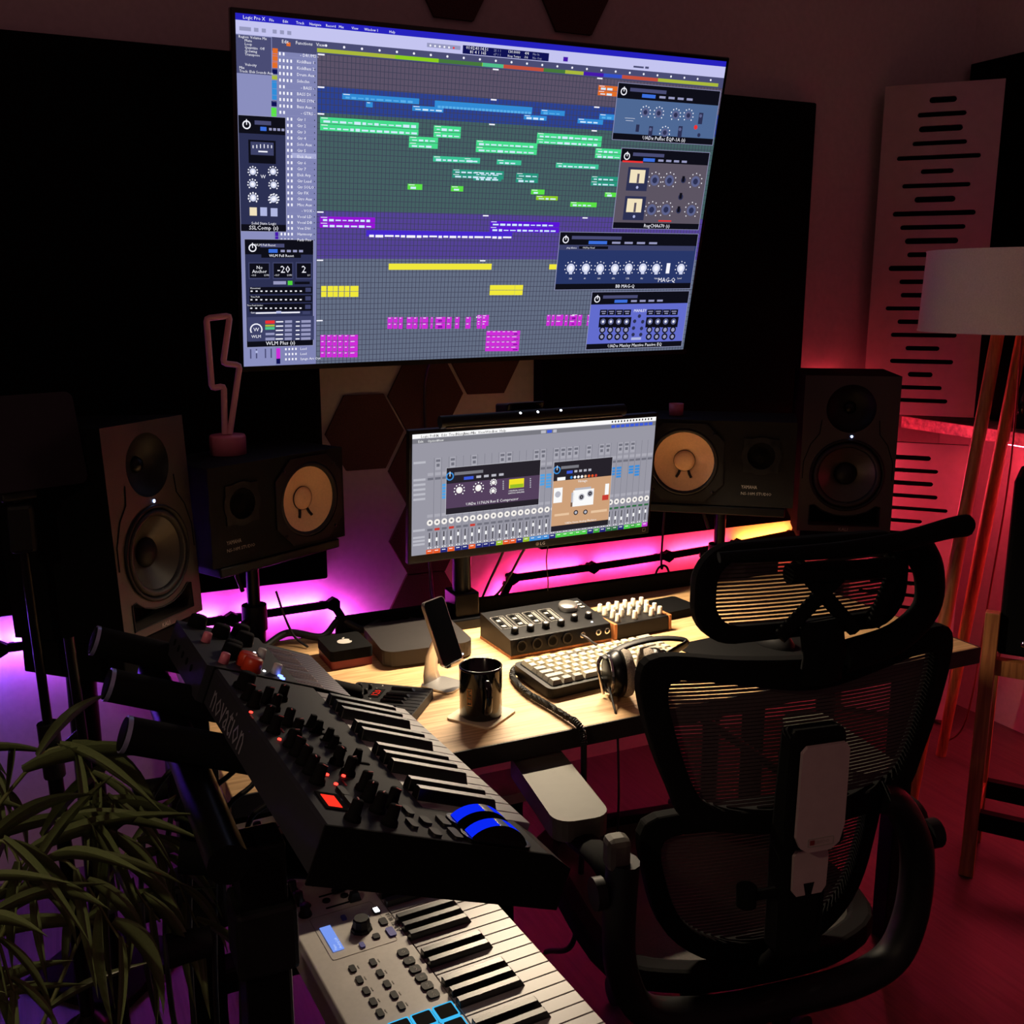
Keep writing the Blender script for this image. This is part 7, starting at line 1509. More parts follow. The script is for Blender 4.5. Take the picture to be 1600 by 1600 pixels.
pill('button', 537, 1435, 0.012, 0.007, M['blueprint'])
pill('button', 566, 1478, 0.012, 0.007, M['blueprint'])
pill('button', 588, 1464, 0.012, 0.010, M['black'])
pill('button', 588, 1424, 0.016, 0.011, M['led_white_dim'] if 'led_white_dim' in M else M['black'])
MB().box((0, 0, 0.003), (0.011, 0.007, 0.001)).build('button_light', M['led_white'], ar, (aloc(588, 1424)[0], aloc(588, 1424)[1], 0))
pill('button', 599, 1441, 0.017, 0.011, M['black'])
pill('button', 611, 1457, 0.022, 0.011, M['blueprint'])
sy_ = ['O', 'o', '<>', '#', '<<', '>>']
for i in range(6):
    f = i / 5
    px, py = 630 + 47 * f, 1490 + 65 * f
    pill('transport_button', px, py, 0.0155, 0.0155, M['black'], 0.003)
    x, y = aloc(px, py)
    lettering('button_mark', sy_[i], 0.008, M['print'], ar, T(x, y - 0.003, 0.0032), 'C')
for c2, (p0, p1) in enumerate((((551, 1515), (594, 1584)), ((583, 1505), (627, 1573)))):
    for i in range(5):
        f = i / 4
        pill('button', p0[0] + (p1[0] - p0[0]) * f, p0[1] + (p1[1] - p0[1]) * f, 0.015, 0.0085, M['black'])
        x, y = aloc(p0[0] + (p1[0] - p0[0]) * f + 9, p0[1] + (p1[1] - p0[1]) * f - 4)
        MB().box((0, 0, 0.0004), (0.007, 0.0012, 0.0005)).build('label_mark', M['keycapgrey'], ar, (x, y, 0))
x, y = aloc(617, 1440)
lettering('maker_lettering', 'ARTURIA', 0.0125, M['black'], ar, T(x, y - 0.002, 0.0006), 'C')
x0, y0 = aloc(697, 1583)
for r_ in range(4):
    for c2 in range(4):
        px_, py_ = x0 - 0.031 * r_, y0 + 0.031 * c2
        pd = MB().prism(rrect(0.0265, 0.0265, 0.002, 2), 0, 0.0035).build('drum_pad', M['blackmatte'], ar, (px_, py_, 0))
        MB().loop(rrect(0.0285, 0.0285, 0.002, 2), rrect(0.025, 0.025, 0.002, 2), 0.0, 0.0038).build('pad_light', M['pad_cyan'], pd)
for px, py in ((480, 1416), (510, 1408), (538, 1400)):
    x, y = aloc(px, py)
    b = MB().lathe([(0, 0), (0.0062, 0), (0.006, 0.0022), (0, 0.0028)], 16).build('round_button', M['black'], ar, (x, y, 0))
x, y = aloc(480, 1416)
MB().lathe([(0, 0.0028), (0.0034, 0.0028), (0, 0.0036)], 12).build('button_light', M['led_white'], ar, (x, y, 0))
kar = MB().lathe([(0, 0), (0.0105, 0), (0.0095, 0.004), (0.0078, 0.006), (0.0072, 0.018), (0.006, 0.019), (0, 0.019)], 16).mesh('knob')
for i in range(9):
    x = 0.128 + 0.034 * i
    put('knob', kar, M['black'], ar, (x, 0.118, 0))
    MB().box((0, 0, 0.0006), (0.003, 0.055, 0.001)).build('fader_slot', M['foam'], ar, (x, 0.058, 0))
    MB().box((0, 0, 0.007), (0.012, 0.018, 0.013), top=(0.8, 0.6)).build('fader_cap', M['black'], ar, (x, 0.055 + 0.015 * ((i * 7) % 3 - 1), 0.001))
for s in (-0.38, 0.38):
    for y in (-0.10, 0.11):
        MB().cyl((s, y, -0.058), (s, y, -0.051), 0.01, n=12).build('rubber_foot', M['rubber'], ar)

# ---------------------------------------------------------------- two tier keyboard stand
ks = thing('keyboard_stand', 'black two-tier keyboard stand with round ended arms, left of the desk', 'keyboard stand', (0.12, 1.25, 0))
def loc(x, y, z):
    return (x - 0.12, y - 1.25, z)
for y in (1.02, 1.40):
    MB().box(loc(0.175 if y < 1.2 else 0.155, y, 0.48), (0.05, 0.05, 0.90 if y < 1.2 else 0.92)).build('column', M['satin'], ks, bevel=0.004)
    MB().box(loc(0.32, y, 0.02), (0.56, 0.06, 0.04)).build('foot_bar', M['satin'], ks, bevel=0.004)
MB().box(loc(0.155, 1.21, 0.30), (0.04, 0.36, 0.05)).build('cross_bar', M['satin'], ks)
MB().tube([loc(0.135, 0.96, 0.938), loc(0.125, 1.55, 0.938)], 0.022, 12).build('upper_rail', M['satin'], ks)
for i, y in enumerate((1.50, 1.32, 1.16, 0.98)):
    xs = 0.048 + 0.006 * i if i < 3 else 0.22
    p0, p1 = Vector((xs, y, 1.015 - 0.404 * (xs - 0.048))), Vector((0.425, y, 0.863))
    ag = MB().cyl(loc(*p0), loc(*p1), 0.021, n=18).build('tier_arm', M['blackmatte'], ks)
    d_ = (p0 - p1).normalized()
    e0 = Vector(loc(*p0))
    if i == 3:
        continue
    MB().cyl(e0 + d_ * 0.003, e0 - d_ * 0.002, 0.0215, n=20).build('arm_end_cap', M['rimlight'], ag)
    MB().cyl(e0 + d_ * 0.0045, e0 + d_ * 0.002, 0.0192, n=20).build('arm_end_plug', M['blackmatte'], ag)
for y in (1.02, 1.40):
    MB().box(loc(0.36, y, 0.505), (0.44, 0.045, 0.04)).build('lower_arm', M['satin'], ks, bevel=0.004)
    MB().box(loc(0.575, y, 0.54), (0.02, 0.045, 0.06)).build('stop', M['satin'], ks)
for k, (z0, z1) in enumerate(((0.78, 0.86), (0.60, 0.68))):
    for y in (1.02, 1.40):
        MB().box(loc(0.175 if y < 1.2 else 0.155, y, (z0 + z1) / 2), (0.066, 0.066, z1 - z0)).build('clamp_sleeve', M['black'], ks, bevel=0.006)
        MB().cyl(loc(0.12, y, (z0 + z1) / 2), loc(0.075, y, (z0 + z1) / 2), 0.016, 0.018, n=10).build('clamp_knob', M['black'], ks)
MB().tube([loc(0.105, 1.10, 0.885), loc(0.19, 1.07, 0.876), loc(0.30, 1.03, 0.864)], 0.024, 12).build('near_arm', M['blackmatte'], ks)

# ---------------------------------------------------------------- mesh office chair, seen from behind
ch = thing('office_chair', 'black mesh office chair with headrest and grey armrest pads in front of the desk', 'chair', (1.003, 1.357, 0), (0, 0, math.radians(-8)))
YB = -0.27


def bend(m, k=0.5, yb=YB):
    for v in m.v:
        v.y = v.y + k * v.x * v.x
    return m


def outline(pts, n=6):
    P = [Vector((x, z)) for x, z in pts]
    out = []
    N = len(P)
    for i in range(N):
        a, b, c, d = P[i - 1], P[i], P[(i + 1) % N], P[(i + 2) % N]
        for k in range(n):
            t = k / n
            out.append(tuple(0.5 * ((2 * b) + (c - a) * t + (2 * a - 5 * b + 4 * c - d) * t * t + (3 * b - a - 3 * c + d) * t ** 3)))
    return out


def span(poly, z):
    xs = []
    for i in range(len(poly)):
        a, b = poly[i], poly[(i + 1) % len(poly)]
        if (a[1] > z) != (b[1] > z):
            xs.append(a[0] + (b[0] - a[0]) * (z - a[1]) / (b[1] - a[1]))
    return (min(xs), max(xs)) if len(xs) >= 2 else None


def mesh_net(poly, y, pitch, thick, k=0.5, lift=0.0):
    m = MB()
    zs = [p[1] for p in poly]
    z = min(zs) + pitch / 2
    while z < max(zs):
        s = span(poly, z)
        if s:
            n = 10
            vs_ = []
            for i in range(n + 1):
                x = s[0] + (s[1] - s[0]) * i / n
                vs_ += [(x, y + k * x * x, z - thick / 2), (x, y + k * x * x, z + thick / 2)]
            m.add(vs_, [(2 * i, 2 * i + 2, 2 * i + 3, 2 * i + 1) for i in range(n)], True)
        z += pitch
    return m


XZ = T(0, YB, 0, PI / 2)
outer = [(-0.262, 0.965), (-0.235, 1.002), (-0.12, 0.992), (0.0, 0.985), (0.12, 0.992), (0.235, 1.002), (0.262, 0.965), (0.245, 0.88), (0.215, 0.80), (0.185, 0.745), (0.10, 0.722), (0, 0.716), (-0.10, 0.722), (-0.185, 0.745), (-0.215, 0.80), (-0.245, 0.88)]
inner = [(-0.222, 0.945), (-0.205, 0.966), (-0.12, 0.954), (0.0, 0.936), (0.12, 0.954), (0.205, 0.966), (0.222, 0.945), (0.208, 0.88), (0.182, 0.805), (0.152, 0.77), (0.09, 0.757), (0, 0.753), (-0.09, 0.757), (-0.152, 0.77), (-0.182, 0.805), (-0.208, 0.88)]
bo, bi = outline(outer, 4), outline(inner, 4)
o = bend(MB().loop(bo, bi, -0.012, 0.016, M=XZ)).build('backrest_frame', M['chairframe'], ch, bevel=0.005)
o.location.x = 0.022
o = mesh_net(bi, YB, 0.0058, 0.0047).build('backrest_mesh', M['mesh'], ch)
o.location.x = 0.022
o['kind'] = 'stuff'
# lumbar part below
lo_o = [(-0.205, 0.72), (-0.10, 0.735), (0, 0.738), (0.10, 0.735), (0.205, 0.72), (0.20, 0.62), (0.165, 0.53), (0.09, 0.475), (0, 0.462), (-0.09, 0.475), (-0.165, 0.53), (-0.20, 0.62)]
lo_i = [(-0.175, 0.69), (-0.10, 0.70), (0, 0.702), (0.10, 0.70), (0.175, 0.69), (0.17, 0.62), (0.14, 0.55), (0.08, 0.51), (0, 0.50), (-0.08, 0.51), (-0.14, 0.55), (-0.17, 0.62)]
yo = -0.215
a_, b_ = outline(lo_o, 4), outline(lo_i, 4)
bend(MB().loop(a_, b_, -0.010, 0.014, M=T(0, yo, 0, PI / 2))).build('lumbar_frame', M['chairframe'], ch, bevel=0.004)
o = mesh_net(b_, yo, 0.0058, 0.0042).build('lumbar_mesh', M['mesh'], ch)
o['kind'] = 'stuff'

# spine with its two grey plates
sp_ = MB()
sp_.box((0, -0.315, 0.808), (0.098, 0.05, 0.18), top=(0.9, 0.8))
sp_.box((0, -0.295, 0.63), (0.075, 0.05, 0.20))
sp_.build('spine', M['chairframe'], ch, bevel=0.01)
MB().tube(spline([(0, -0.31, 0.66), (0, -0.30, 0.55), (0, -0.22, 0.45), (0, -0.05, 0.42)], 6), [(0.03, 0.02)] * 19, 10, flat=(1, 0, 0)).build('tilt_bar', M['chairframe'], ch)
pl_ = [(-0.038, 0.745), (-0.030, 0.728), (-0.018, 0.720), (0.020, 0.720), (0.033, 0.730), (0.040, 0.756), (0.040, 0.872), (0.034, 0.882), (-0.028, 0.882), (-0.036, 0.874)]
pa = MB().prism(pl_, 0, 0.006, M=T(0, -0.340, 0, PI / 2)).build('back_plate', M['plate'], ch, bevel=0.002)
MB().loop(rrect(0.042, 0.013, 0.001, 1, 0.002, 0.735), rrect(0.040, 0.011, 0.001, 1, 0.002, 0.735), 0, 0.0006, M=T(0, -0.3462, 0, PI / 2)).build('sticker_outline', M['keycapgrey'], pa)
lettering('sticker_lettering', 'SIHOO', 0.008, M['keycapgrey'], pa, T(0.004, -0.3466, 0.732, PI / 2), 'C')
MB().box((-0.012, -0.3465, 0.735), (0.007, 0.0006, 0.007)).build('sticker_emblem', M['darkred'], pa)
MB().prism([(-0.026, 0.648), (-0.020, 0.640), (0.022, 0.640), (0.029, 0.650), (0.030, 0.70), (0.026, 0.712), (-0.022, 0.712), (-0.027, 0.704)], 0, 0.006, M=T(0, -0.322, 0, PI / 2)).build('lower_plate', M['plate'], ch, bevel=0.002)
lv = MB().tube([(-0.02, -0.30, 0.635), (-0.085, -0.30, 0.635)], 0.008, 8).build('lumbar_lever', M['chairframe'], ch)
MB().cyl((-0.085, -0.30, 0.622), (-0.085, -0.30, 0.652), 0.015, n=14).build('lever_knob', M['chairframe'], lv)

# headrest
ho, hi = rrect(0.345, 0.145, 0.058, 8, 0.003, 1.090), rrect(0.285, 0.100, 0.04, 8, 0.003, 1.091)
bend(MB().loop(ho, hi, -0.010, 0.016, M=XZ), 0.5).build('headrest_frame', M['chairframe'], ch, bevel=0.006)
o = mesh_net(hi, YB, 0.0058, 0.0038, 0.5).build('headrest_mesh', M['mesh'], ch)
o['kind'] = 'stuff'
hb = [(-0.165, -0.320, 1.158), (-0.10, -0.338, 1.161), (0.0, -0.345, 1.162), (0.10, -0.340, 1.166), (0.19, -0.325, 1.174), (0.235, -0.315, 1.174)]
MB().tube(spline(hb, 6), [(0.006 + 0.010 * min(1, i / 30 + 0.1), 0.013) for i in range(30)] + [(0.011, 0.009)], 12, flat=(0, 0, 1)).build('coat_bar', M['chairframe'], ch)
hx = MB()
hx.tube([(-0.055, -0.30, 1.03), (0.05, -0.30, 1.125)], 0.011, 8)
hx.tube([(0.065, -0.30, 1.03), (-0.035, -0.30, 1.135)], 0.011, 8)
hx.tube([(0.10, -0.295, 1.03), (0.15, -0.28, 1.13)], 0.010, 8)
hx.build('headrest_bracket', M['chairframe'], ch)
MB().cyl((-0.05, -0.305, 1.122), (0.12, -0.305, 1.118), 0.014, n=14).build('headrest_pivot', M['chairframe'], ch)
MB().tube([(0.015, -0.30, 0.96), (0.012, -0.31, 1.0), (0.01, -0.30, 1.05)], [(0.034, 0.014)] * 3, 10, flat=(1, 0, 0)).build('neck', M['chairframe'], ch)
MB().tube(spline([(0.165, -0.285, 1.15), (0.20, -0.28, 1.10), (0.205, -0.275, 1.04), (0.15, -0.28, 1.0), (0.05, -0.30, 0.99)], 6), [(0.024, 0.016)] * 25, 10, flat=(1, 0, 0)).build('headrest_side_arm', M['chairframe'], ch)

# seat
st_ = outline([(-0.245, -0.16), (-0.255, 0.05), (-0.235, 0.22), (-0.12, 0.26), (0, 0.265), (0.12, 0.26), (0.235, 0.22), (0.255, 0.05), (0.245, -0.16), (0.14, -0.235), (0, -0.25), (-0.14, -0.235)], 4)
si_ = [(x * 0.86, y * 0.86) for x, y in st_]
MB().loop(st_, si_, 0.435, 0.475).build('seat_frame', M['chairframe'], ch, bevel=0.008)
MB().prism(si_, 0.452, 0.462).build('seat_mesh', M['seatmesh'], ch)
MB().box((0, 0.0, 0.405), (0.22, 0.30, 0.06)).build('tilt_mechanism', M['chairframe'], ch, bevel=0.01)

# rear yoke that carries both armrests
yk = spline([(-0.262, -0.255, 0.70), (-0.268, -0.26, 0.60), (-0.262, -0.265, 0.52), (-0.225, -0.27, 0.455), (-0.12, -0.275, 0.43), (0, -0.275, 0.425), (0.12, -0.275, 0.43), (0.20, -0.27, 0.452), (0.235, -0.265, 0.51), (0.246, -0.26, 0.59), (0.232, -0.262, 0.66), (0.185, -0.272, 0.728), (0.15, -0.272, 0.745)], 6)
MB().tube(yk, [(0.030, 0.024)] * len(yk), 12, flat=(0, 1, 0)).build('arm_yoke', M['black'], ch)
for s in (-1, 1):
    am = MB().tube(spline([(s * 0.263 if s < 0 else 0.236, -0.255, 0.655), (s * 0.27, -0.20, 0.672), (s * 0.272, -0.10, 0.655), (s * 0.272, 0.06, 0.652)], 5), [(0.024, 0.014)] * 16, 10, flat=(1, 0, 0)).build('arm_support', M['chairframe'], ch)
    MB().cyl((-0.29 if s < 0 else 0.265, -0.25, 0.65), (-0.305 if s < 0 else 0.285, -0.25, 0.65), 0.024, n=16).build('arm_knob', M['black'], am)
    MB().prism(rrect(0.094, 0.265, 0.030, 5), 0, 0.036, M=T(s * 0.272, 0.005, 0.662, 0, 0, 0)).build('arm_pad', M['armpad'], ch, bevel=0.015, seg=4, label='grey armrest pad')
    if s < 0:
        MB().box((-0.272, -0.255, 0.715), (0.036, 0.034, 0.05)).build('arm_cap', M['armpad'], ch, bevel=0.01)

# gas spring and five-star base
MB().cyl((0, 0, 0.12), (0, 0, 0.38), 0.026, n=16).build('gas_spring', M['satin'], ch)
for k in range(5):
    a = 2 * PI * k / 5 + 0.35
    d_ = Vector((math.cos(a), math.sin(a), 0))
    MB().tube([d_ * 0.02 + Vector((0, 0, 0.13)), d_ * 0.30 + Vector((0, 0, 0.085))], [(0.03, 0.02), (0.02, 0.014)], 8, flat=(0, 0, 1)).build('base_leg', M['black'], ch)
    c_ = d_ * 0.30
    ax = Vector((-d_.y, d_.x, 0))
    cs = MB()
    for s in (-1, 1):
        cs.cyl(c_ + ax * (s * 0.012) + Vector((0, 0, 0.031)), c_ + ax * (s * 0.028) + Vector((0, 0, 0.031)), 0.03, n=16)
    cs.cyl(c_ + Vector((0, 0, 0.035)), c_ + Vector((0, 0, 0.09)), 0.008, n=8)
    cs.build('caster', M['rubber'], ch)

# ---------------------------------------------------------------- floor lamp with wooden tripod
lc = Vector((2.465, 1.985, 0))
fl = thing('floor_lamp', 'floor lamp with a white drum shade on three wooden legs, switched off', 'floor lamp', lc)
feet = [Vector((2.2067, 1.99, 0)) - lc, Vector((2.609, 2.244, 0)) - lc, Vector((2.66, 1.77, 0)) - lc]
tops = [Vector((2.3862, 1.9925, 1.43)) - lc, Vector((2.5363, 2.0346, 1.43)) - lc, Vector((2.48, 1.905, 1.43)) - lc]
apex = Vector((0, 0, 1.43))
for f, q in zip(feet, tops):
    MB().tube([f, f.lerp(q, 0.5), q], [0.016, 0.019, 0.017], 14).build('leg', M['lampwood'], fl)
MB().lathe([(0, 1.40), (0.088, 1.405), (0.088, 1.435), (0.02, 1.435), (0.02, 1.52), (0, 1.52)], 24).build('hub', M['lampwood'], fl)
MB().lathe([(0.268, 1.392), (0.260, 1.604)], 48).build('shade', M['shade'], fl, label='white drum shade')
o = MB().lathe([(0.265, 1.393), (0.257, 1.603)], 48).build('shade_lining', M['shade'], fl)
for zz, rr in ((1.392, 0.268), (1.604, 0.260)):
    MB().loop(circ(0, 0, rr + 0.0015, 48), circ(0, 0, rr - 0.005, 48), zz - 0.002, zz + 0.002).build('shade_rim', M['shade'], fl)
MB().lathe([(0, 1.50), (0.028, 1.50), (0.03, 1.54), (0.018, 1.575), (0, 1.58)], 18).build('bulb', M['white'], fl)
MB().tube(spline([(0.0, 0, 1.42), (0.07, 0.05, 1.0), (0.10, 0.10, 0.6), (0.08, 0.12, 0.2), (0.2, 0.3, 0.01)], 8), 0.003, 6).build('cord', M['darkred'], fl)

# ---------------------------------------------------------------- amplifier on a wooden stand, right edge
am_ = thing('amplifier', 'black box amplifier on a wooden stand at the right edge of the picture', 'amplifier', (2.313, 1.616, 0.60), (0, 0, -0.95))
MB().box((0, 0, 0.235), (0.34, 0.22, 0.45)).build('cabinet', M['blackmatte'], am_, bevel=0.012)
MB().box((0, -0.112, 0.20), (0.30, 0.006, 0.36)).build('grille', M['foam'], am_)
for i in range(3):
    MB().lathe([(0, 0), (0.009, 0), (0.008, 0.012), (0, 0.014)], 14, M=T(-0.11 + 0.04 * i, -0.111, 0.05, PI / 2)).build('knob', M['chrome'], am_)
MB().tube(spline([(-0.07, 0, 0.462), (-0.05, 0, 0.485), (0.05, 0, 0.485), (0.07, 0, 0.462)], 5), 0.007, 8).build('handle', M['rubber'], am_)
ws = thing('amplifier_stand', 'wooden stand with square posts under the black amplifier', 'stand', (2.3075, 1.60, 0), (0, 0, -0.95))
for sx in (-1, 1):
    for sy in (-1, 1):
        MB().box((sx * 0.195, sy * 0.10, 0.36 if sy < 0 else 0.30), (0.034, 0.034, 0.72 if sy < 0 else 0.60)).build('post', M['lampwood'], ws, bevel=0.002)
    MB().box((sx * 0.195, 0, 0.16), (0.03, 0.2, 0.045)).build('side_rail', M['lampwood'], ws)
    MB().box((sx * 0.195, 0, 0.575), (0.03, 0.2, 0.04)).build('top_rail', M['lampwood'], ws)
for sy in (-1, 1):
    MB().box((0, sy * 0.09, 0.578), (0.36, 0.03, 0.04)).build('shelf_bar', M['lampwood'], ws)
    MB().box((0, sy * 0.10, 0.16), (0.36, 0.025, 0.05)).build('cross_rail', M['blackmatte'], ws)
bx2 = MB().box((0, 0, 0.08), (0.22, 0.26, 0.16)).build('floor_box', M['blackmatte'], loc=(2.22, 1.36, 0), rot=(0, 0, -0.6), bevel=0.008)
tag(bx2, 'dark box on the floor in front of the amplifier stand', 'box')

# things on the sill behind the lamp
for i, (y, h, r, lb_) in enumerate(((2.30, 0.16, 0.03, 'dark bottle standing on the granite sill, left one behind the lamp legs'), (2.19, 0.12, 0.035, 'short dark jar standing on the granite sill behind the lamp legs'))):
    b = MB().lathe([(0, 0), (r, 0), (r, h * 0.6), (r * 0.45, h * 0.75), (r * 0.4, h), (0, h)], 18).build('bottle' if i == 0 else 'jar', M['gloss'], loc=(2.90, y, 1.0635))
    tag(b, lb_, 'bottle' if i == 0 else 'jar')

# ---------------------------------------------------------------- microphone stands at the left
def mic_stand(label, top, bottom, tablet):
    t = thing('microphone_stand', label, 'microphone stand', (bottom[0], bottom[1], 0), (0, 0, 0), 'microphone stands')
    b = Vector((bottom[0], bottom[1], 0))
    q = [Vector(p) - b for p in (bottom, top)]
    mid = q[0].lerp(q[1], 0.55)
    MB().tube([q[0], mid], 0.014, 12).build('lower_tube', M['satin'], t)
    MB().tube([mid - (q[1] - q[0]).normalized() * 0.06, mid + (q[1] - q[0]).normalized() * 0.05], 0.020, 12).build('clutch', M['black'], t)
    MB().tube([mid, q[1]], 0.009, 12).build('upper_tube', M['satin'], t)
    MB().lathe([(0, 0.0), (0.05, 0.0), (0.05, 0.03), (0.03, 0.04), (0.016, 0.06), (0, 0.06)], 32).build('round_base', M['satin'], t)
    kb_ = mid + Vector((0.02, -0.01, 0.0))
    MB().tube([kb_, kb_ + Vector((0.035, -0.01, 0.03))], [0.006, 0.009], 8).build('clutch_lever', M['black'], t)
    return t


s1 = mic_stand('black microphone stand at the left edge holding a tablet', (-0.045, 2.02, 1.16), (-0.012, 2.02, 0.02), True)
s2 = mic_stand('shorter black microphone stand just right of the tablet stand', (0.018, 1.93, 0.89), (0.052, 1.93, 0.02), False)
tb = thing('tablet', 'black tablet clamped on top of the left microphone stand', 'tablet', (-0.045, 2.00, 1.235), (-0.25, 0, 0.35))
MB().prism(rrect(0.24, 0.17, 0.014, 5), 0, 0.008, M=T(0, 0, 0, PI / 2)).build('body', M['screenoff'], tb)
MB().box((0, 0.012, -0.05), (0.06, 0.016, 0.10)).build('holder', M['black'], tb, bevel=0.004)
clp = MB().box((0, 0, 0), (0.045, 0.05, 0.09)).build('boom_clamp', M['black'], loc=(-0.041, 2.02, 1.08), bevel=0.008)
tag(clp, 'black clamp block under the tablet', 'clamp')

# ---------------------------------------------------------------- cables
def cable(label, pts, r=0.003, m='rubber', n=8):
    o_ = MB().tube(spline(pts, n), r, 6).build('cable', M[m])
    return tag(o_, label, 'cable', 'loose cables')


cable('black power cable hanging from the middle of the television to behind the monitor', [(0.985, 2.60, 1.36), (0.985, 2.68, 1.25), (0.99, 2.70, 1.10), (0.985, 2.69, 0.95), (0.99, 2.70, 0.8), (1.0, 2.68, 0.60)], 0.0045)
cable('black cable curving from the monitor back down beside its pole', [(0.99, 2.13, 0.95), (0.985, 2.17, 0.88), (0.955, 2.19, 0.80), (0.93, 2.19, 0.745)], 0.003)
cable('black cable slanting from the monitor maker mark down behind the audio interface', [(1.03, 2.10, 0.94), (1.02, 2.14, 0.88), (0.98, 2.17, 0.79), (0.92, 2.17, 0.755), (0.90, 2.16, 0.745)], 0.003)
cable('thin cable hanging straight down from the monitor to behind the cream-knob controller', [(1.08, 2.10, 0.94), (1.085, 2.13, 0.87), (1.10, 2.15, 0.80), (1.10, 2.155, 0.745)], 0.0016)
lp = [(1.52, 2.28, 0.95), (1.52, 2.29, 0.80), (1.515, 2.28, 0.755)] + [(1.518 + 0.022 * math.cos(a), 2.28, 0.735 + 0.03 * math.sin(a)) for a in [PI / 2 + i * 0.7 for i in range(18)]]
cable('bundled loop of black cable hanging beside the right tan-cone speaker stand', lp, 0.003, n=3)
cable('thin black cable behind the phone from the monitor down to the desk', [(0.80, 2.16, 0.95), (0.80, 2.17, 0.85), (0.805, 2.17, 0.78), (0.82, 2.17, 0.744)], 0.0022)
cable('black cable trailing from the left speaker pole down behind the apple box', [(0.44, 2.16, 0.86), (0.455, 2.15, 0.80), (0.47, 2.13, 0.76), (0.49, 2.10, 0.744)], 0.0028)
random.seed(12)
lab = ['outermost', 'second', 'third', 'fourth', 'innermost']
for i in range(5):
    x = 0.085 + 0.022 * i
    cable(lab[i] + ' of the black cables looping down beside the keyboard stand', [(0.17 + 0.01 * i, 1.30 - 0.05 * i, 0.93), (x, 1.27 - 0.04 * i, 0.86), (x - 0.02, 1.22 - 0.04 * i, 0.66 - 0.03 * i), (x + 0.02, 1.15 - 0.03 * i, 0.50 - 0.05 * i), (x + 0.08, 1.12, 0.36 - 0.05 * i)], 0.0035)
cable('tangle of black wiring along the rear of the desk behind the apple box', [(0.40, 2.12, 0.75), (0.46, 2.15, 0.765), (0.53, 2.13, 0.752), (0.58, 2.16, 0.775), (0.63, 2.14, 0.752), (0.70, 2.17, 0.77), (0.76, 2.15, 0.75)], 0.008)

# pink-lit clamp block under the front of the desk
cb = thing('desk_clamp', 'grey flat-topped clamp under the front desk edge, left of the armrest', 'clamp', (0.76, 1.66, 0.0))
MB().prism(rrect(0.075, 0.10, 0.008, 3), 0.55, 0.57).build('pad', M['plate'], cb, bevel=0.003)
MB().box((0.01, 0.02, 0.48), (0.05, 0.06, 0.14)).build('block', M['black'], cb, bevel=0.005)
MB().cyl((0.01, 0.02, 0.02), (0.01, 0.02, 0.42), 0.016, n=14).build('post', M['satin'], cb)
MB().lathe([(0, 0), (0.09, 0), (0.09, 0.015), (0.02, 0.03), (0, 0.03)], 24).build('foot', M['satin'], cb)

# ---------------------------------------------------------------- potted palm in the left foreground
pp = thing('potted_palm', 'potted palm with long narrow green leaflets in the left foreground', 'plant', (-0.16, 0.98, 0))
pc = Vector((-0.16, 0.98, 0))
MB().lathe([(0, 0), (0.13, 0), (0.16, 0.27), (0.165, 0.30), (0.15, 0.30), (0.145, 0.27), (0, 0.27)], 30).build('pot', M['pot'], pp)
N = 10
lv_, lf_ = [], []
for i in range(N + 1):
    t = i / N
    w = 0.5 * (math.sin(PI * min(1, t * 0.9 + 0.10)) ** 0.75) * (1 - t) ** 0.25 if t < 1 else 0
    z = -0.30 * t * t
    lv_ += [(t, -w, z + 0.25 * w), (t, 0, z), (t, w, z + 0.25 * w)]
for i in range(N):
    a = 3 * i
    lf_ += [(a, a + 3, a + 4, a + 1), (a + 1, a + 4, a + 5, a + 2)]
leaf_me = MB().add(lv_, lf_, True).mesh('leaflet')
random.seed(21)


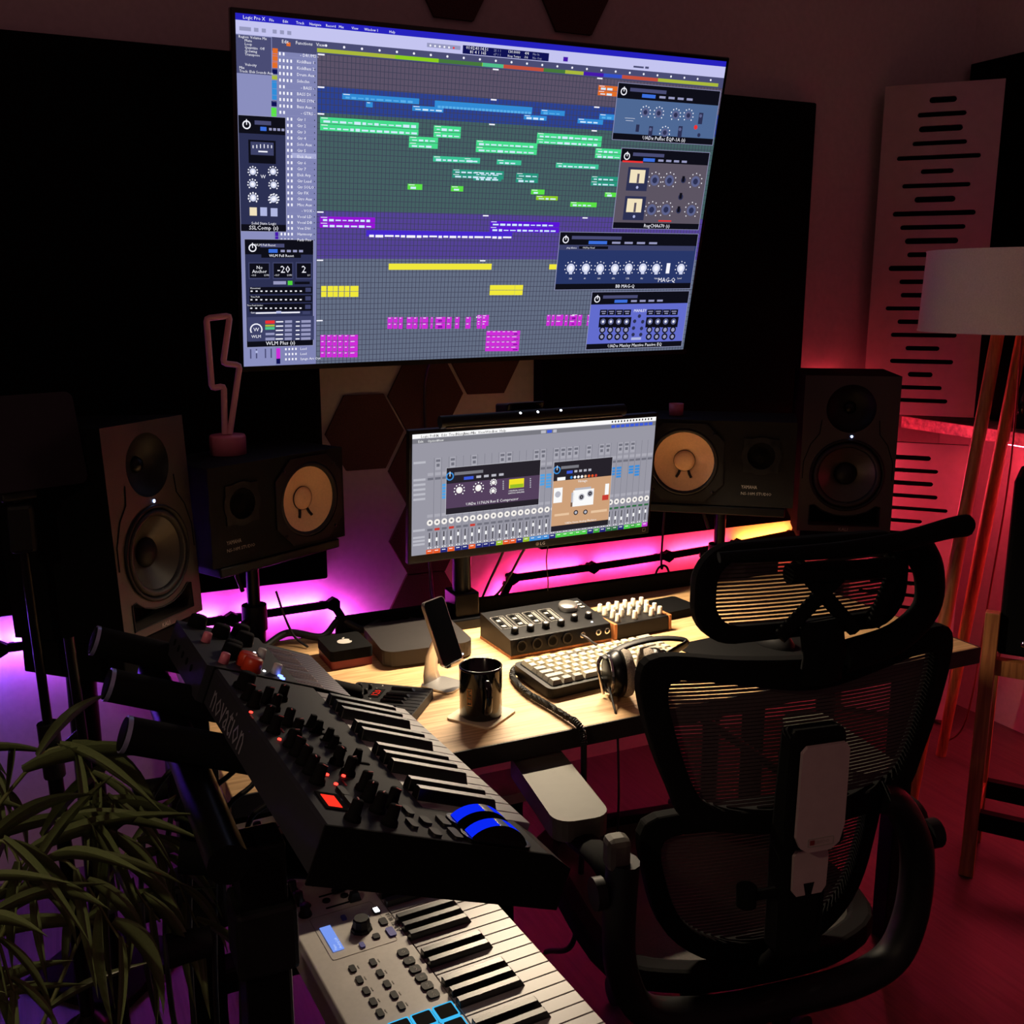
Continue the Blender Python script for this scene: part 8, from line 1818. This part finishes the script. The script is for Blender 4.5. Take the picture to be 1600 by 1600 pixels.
def frond(pts, n, length, droop=0.3, r=0.004, width=0.0105, t0=0.25):
    sp2 = spline(pts, 10)
    base = sp2[0]
    f = MB().tube([q - pc for q in sp2], [r * (1 - 0.75 * i / len(sp2)) for i in range(len(sp2))], 6).build('frond', M['stem'], pp)
    up = Vector((0, 0, 1))
    for i in range(n):
        t = t0 + (1 - t0) * i / (n - 1)
        k = min(len(sp2) - 2, int(t * (len(sp2) - 1)))
        p = sp2[k]
        tg = (sp2[k + 1] - sp2[max(k - 1, 0)]).normalized()
        side = tg.cross(up).normalized()
        s = 1 if i % 2 else -1
        L = length * (0.55 + 0.45 * math.sin(PI * min(1, 0.2 + 0.75 * t))) * random.uniform(0.85, 1.12)
        d = (tg * random.uniform(0.75, 1.0) + side * s * random.uniform(0.45, 0.75) - up * droop * random.uniform(0.3, 1.3)).normalized()
        zx = (up - d * up.dot(d)).normalized()
        zx = (zx + side * s * random.uniform(-0.4, 0.4)).normalized()
        yx = zx.cross(d).normalized()
        zx = d.cross(yx)
        mw = Matrix((d, yx, zx)).transposed().to_4x4()
        o_ = put('leaflet', leaf_me, M['leaf'], f)
        o_.matrix_local = Matrix.Translation(p - pc) @ mw @ Matrix.Diagonal((L, width * random.uniform(0.8, 1.2), L * random.uniform(0.6, 1.4), 1))


crown = Vector((-0.16, 0.98, 0.30))
def rise(p1, p2, p3, **k):
    frond([crown, p1, p2, p3], **k)
rise(Vector((-0.22, 1.0, 0.75)), at(60, 1185, 1.15), at(190, 1270, 1.12), n=18, length=0.17)
rise(Vector((-0.20, 1.0, 0.70)), at(90, 1290, 1.10), at(250, 1440, 1.06), n=20, length=0.18)
rise(Vector((-0.18, 1.0, 0.62)), at(60, 1360, 1.00), at(200, 1480, 0.98), n=16, length=0.16)
rise(Vector((-0.28, 0.95, 0.62)), at(-40, 1350, 0.95), at(60, 1400, 0.95), n=14, length=0.14)
rise(Vector((-0.14, 1.02, 0.55)), at(200, 1330, 1.2), at(330, 1480, 1.15), n=22, length=0.14, width=0.011)
rise(Vector((-0.28, 0.9, 0.55)), at(-60, 1480, 0.9), at(30, 1560, 0.9), n=16, length=0.12)
rise(Vector((-0.30, 1.05, 0.7)), at(-90, 1200, 1.15), at(20, 1250, 1.2), n=16, length=0.12)

# ---------------------------------------------------------------- unseen warm fill lamp, added to brighten the left foreground
pd_ = thing('fill_lamp', 'added warm fill lamp shaped as a pendant, out of view at the left', 'lamp', (-0.75, 0.35, 1.85))
MB().lathe([(0.03, 0.16), (0.05, 0.15), (0.12, 0.04), (0.14, 0.0)], 28).build('shade', M['black'], pd_)
MB().lathe([(0, 0.02), (0.03, 0.035), (0.032, 0.06), (0.015, 0.10), (0, 0.11)], 18).build('bulb', glow('fill_bulb', (1.0, 0.74, 0.50), 300), pd_)
MB().tube([(0, 0, 0.15), (0, 0, 0.85)], 0.004, 6).build('cord', M['rubber'], pd_)
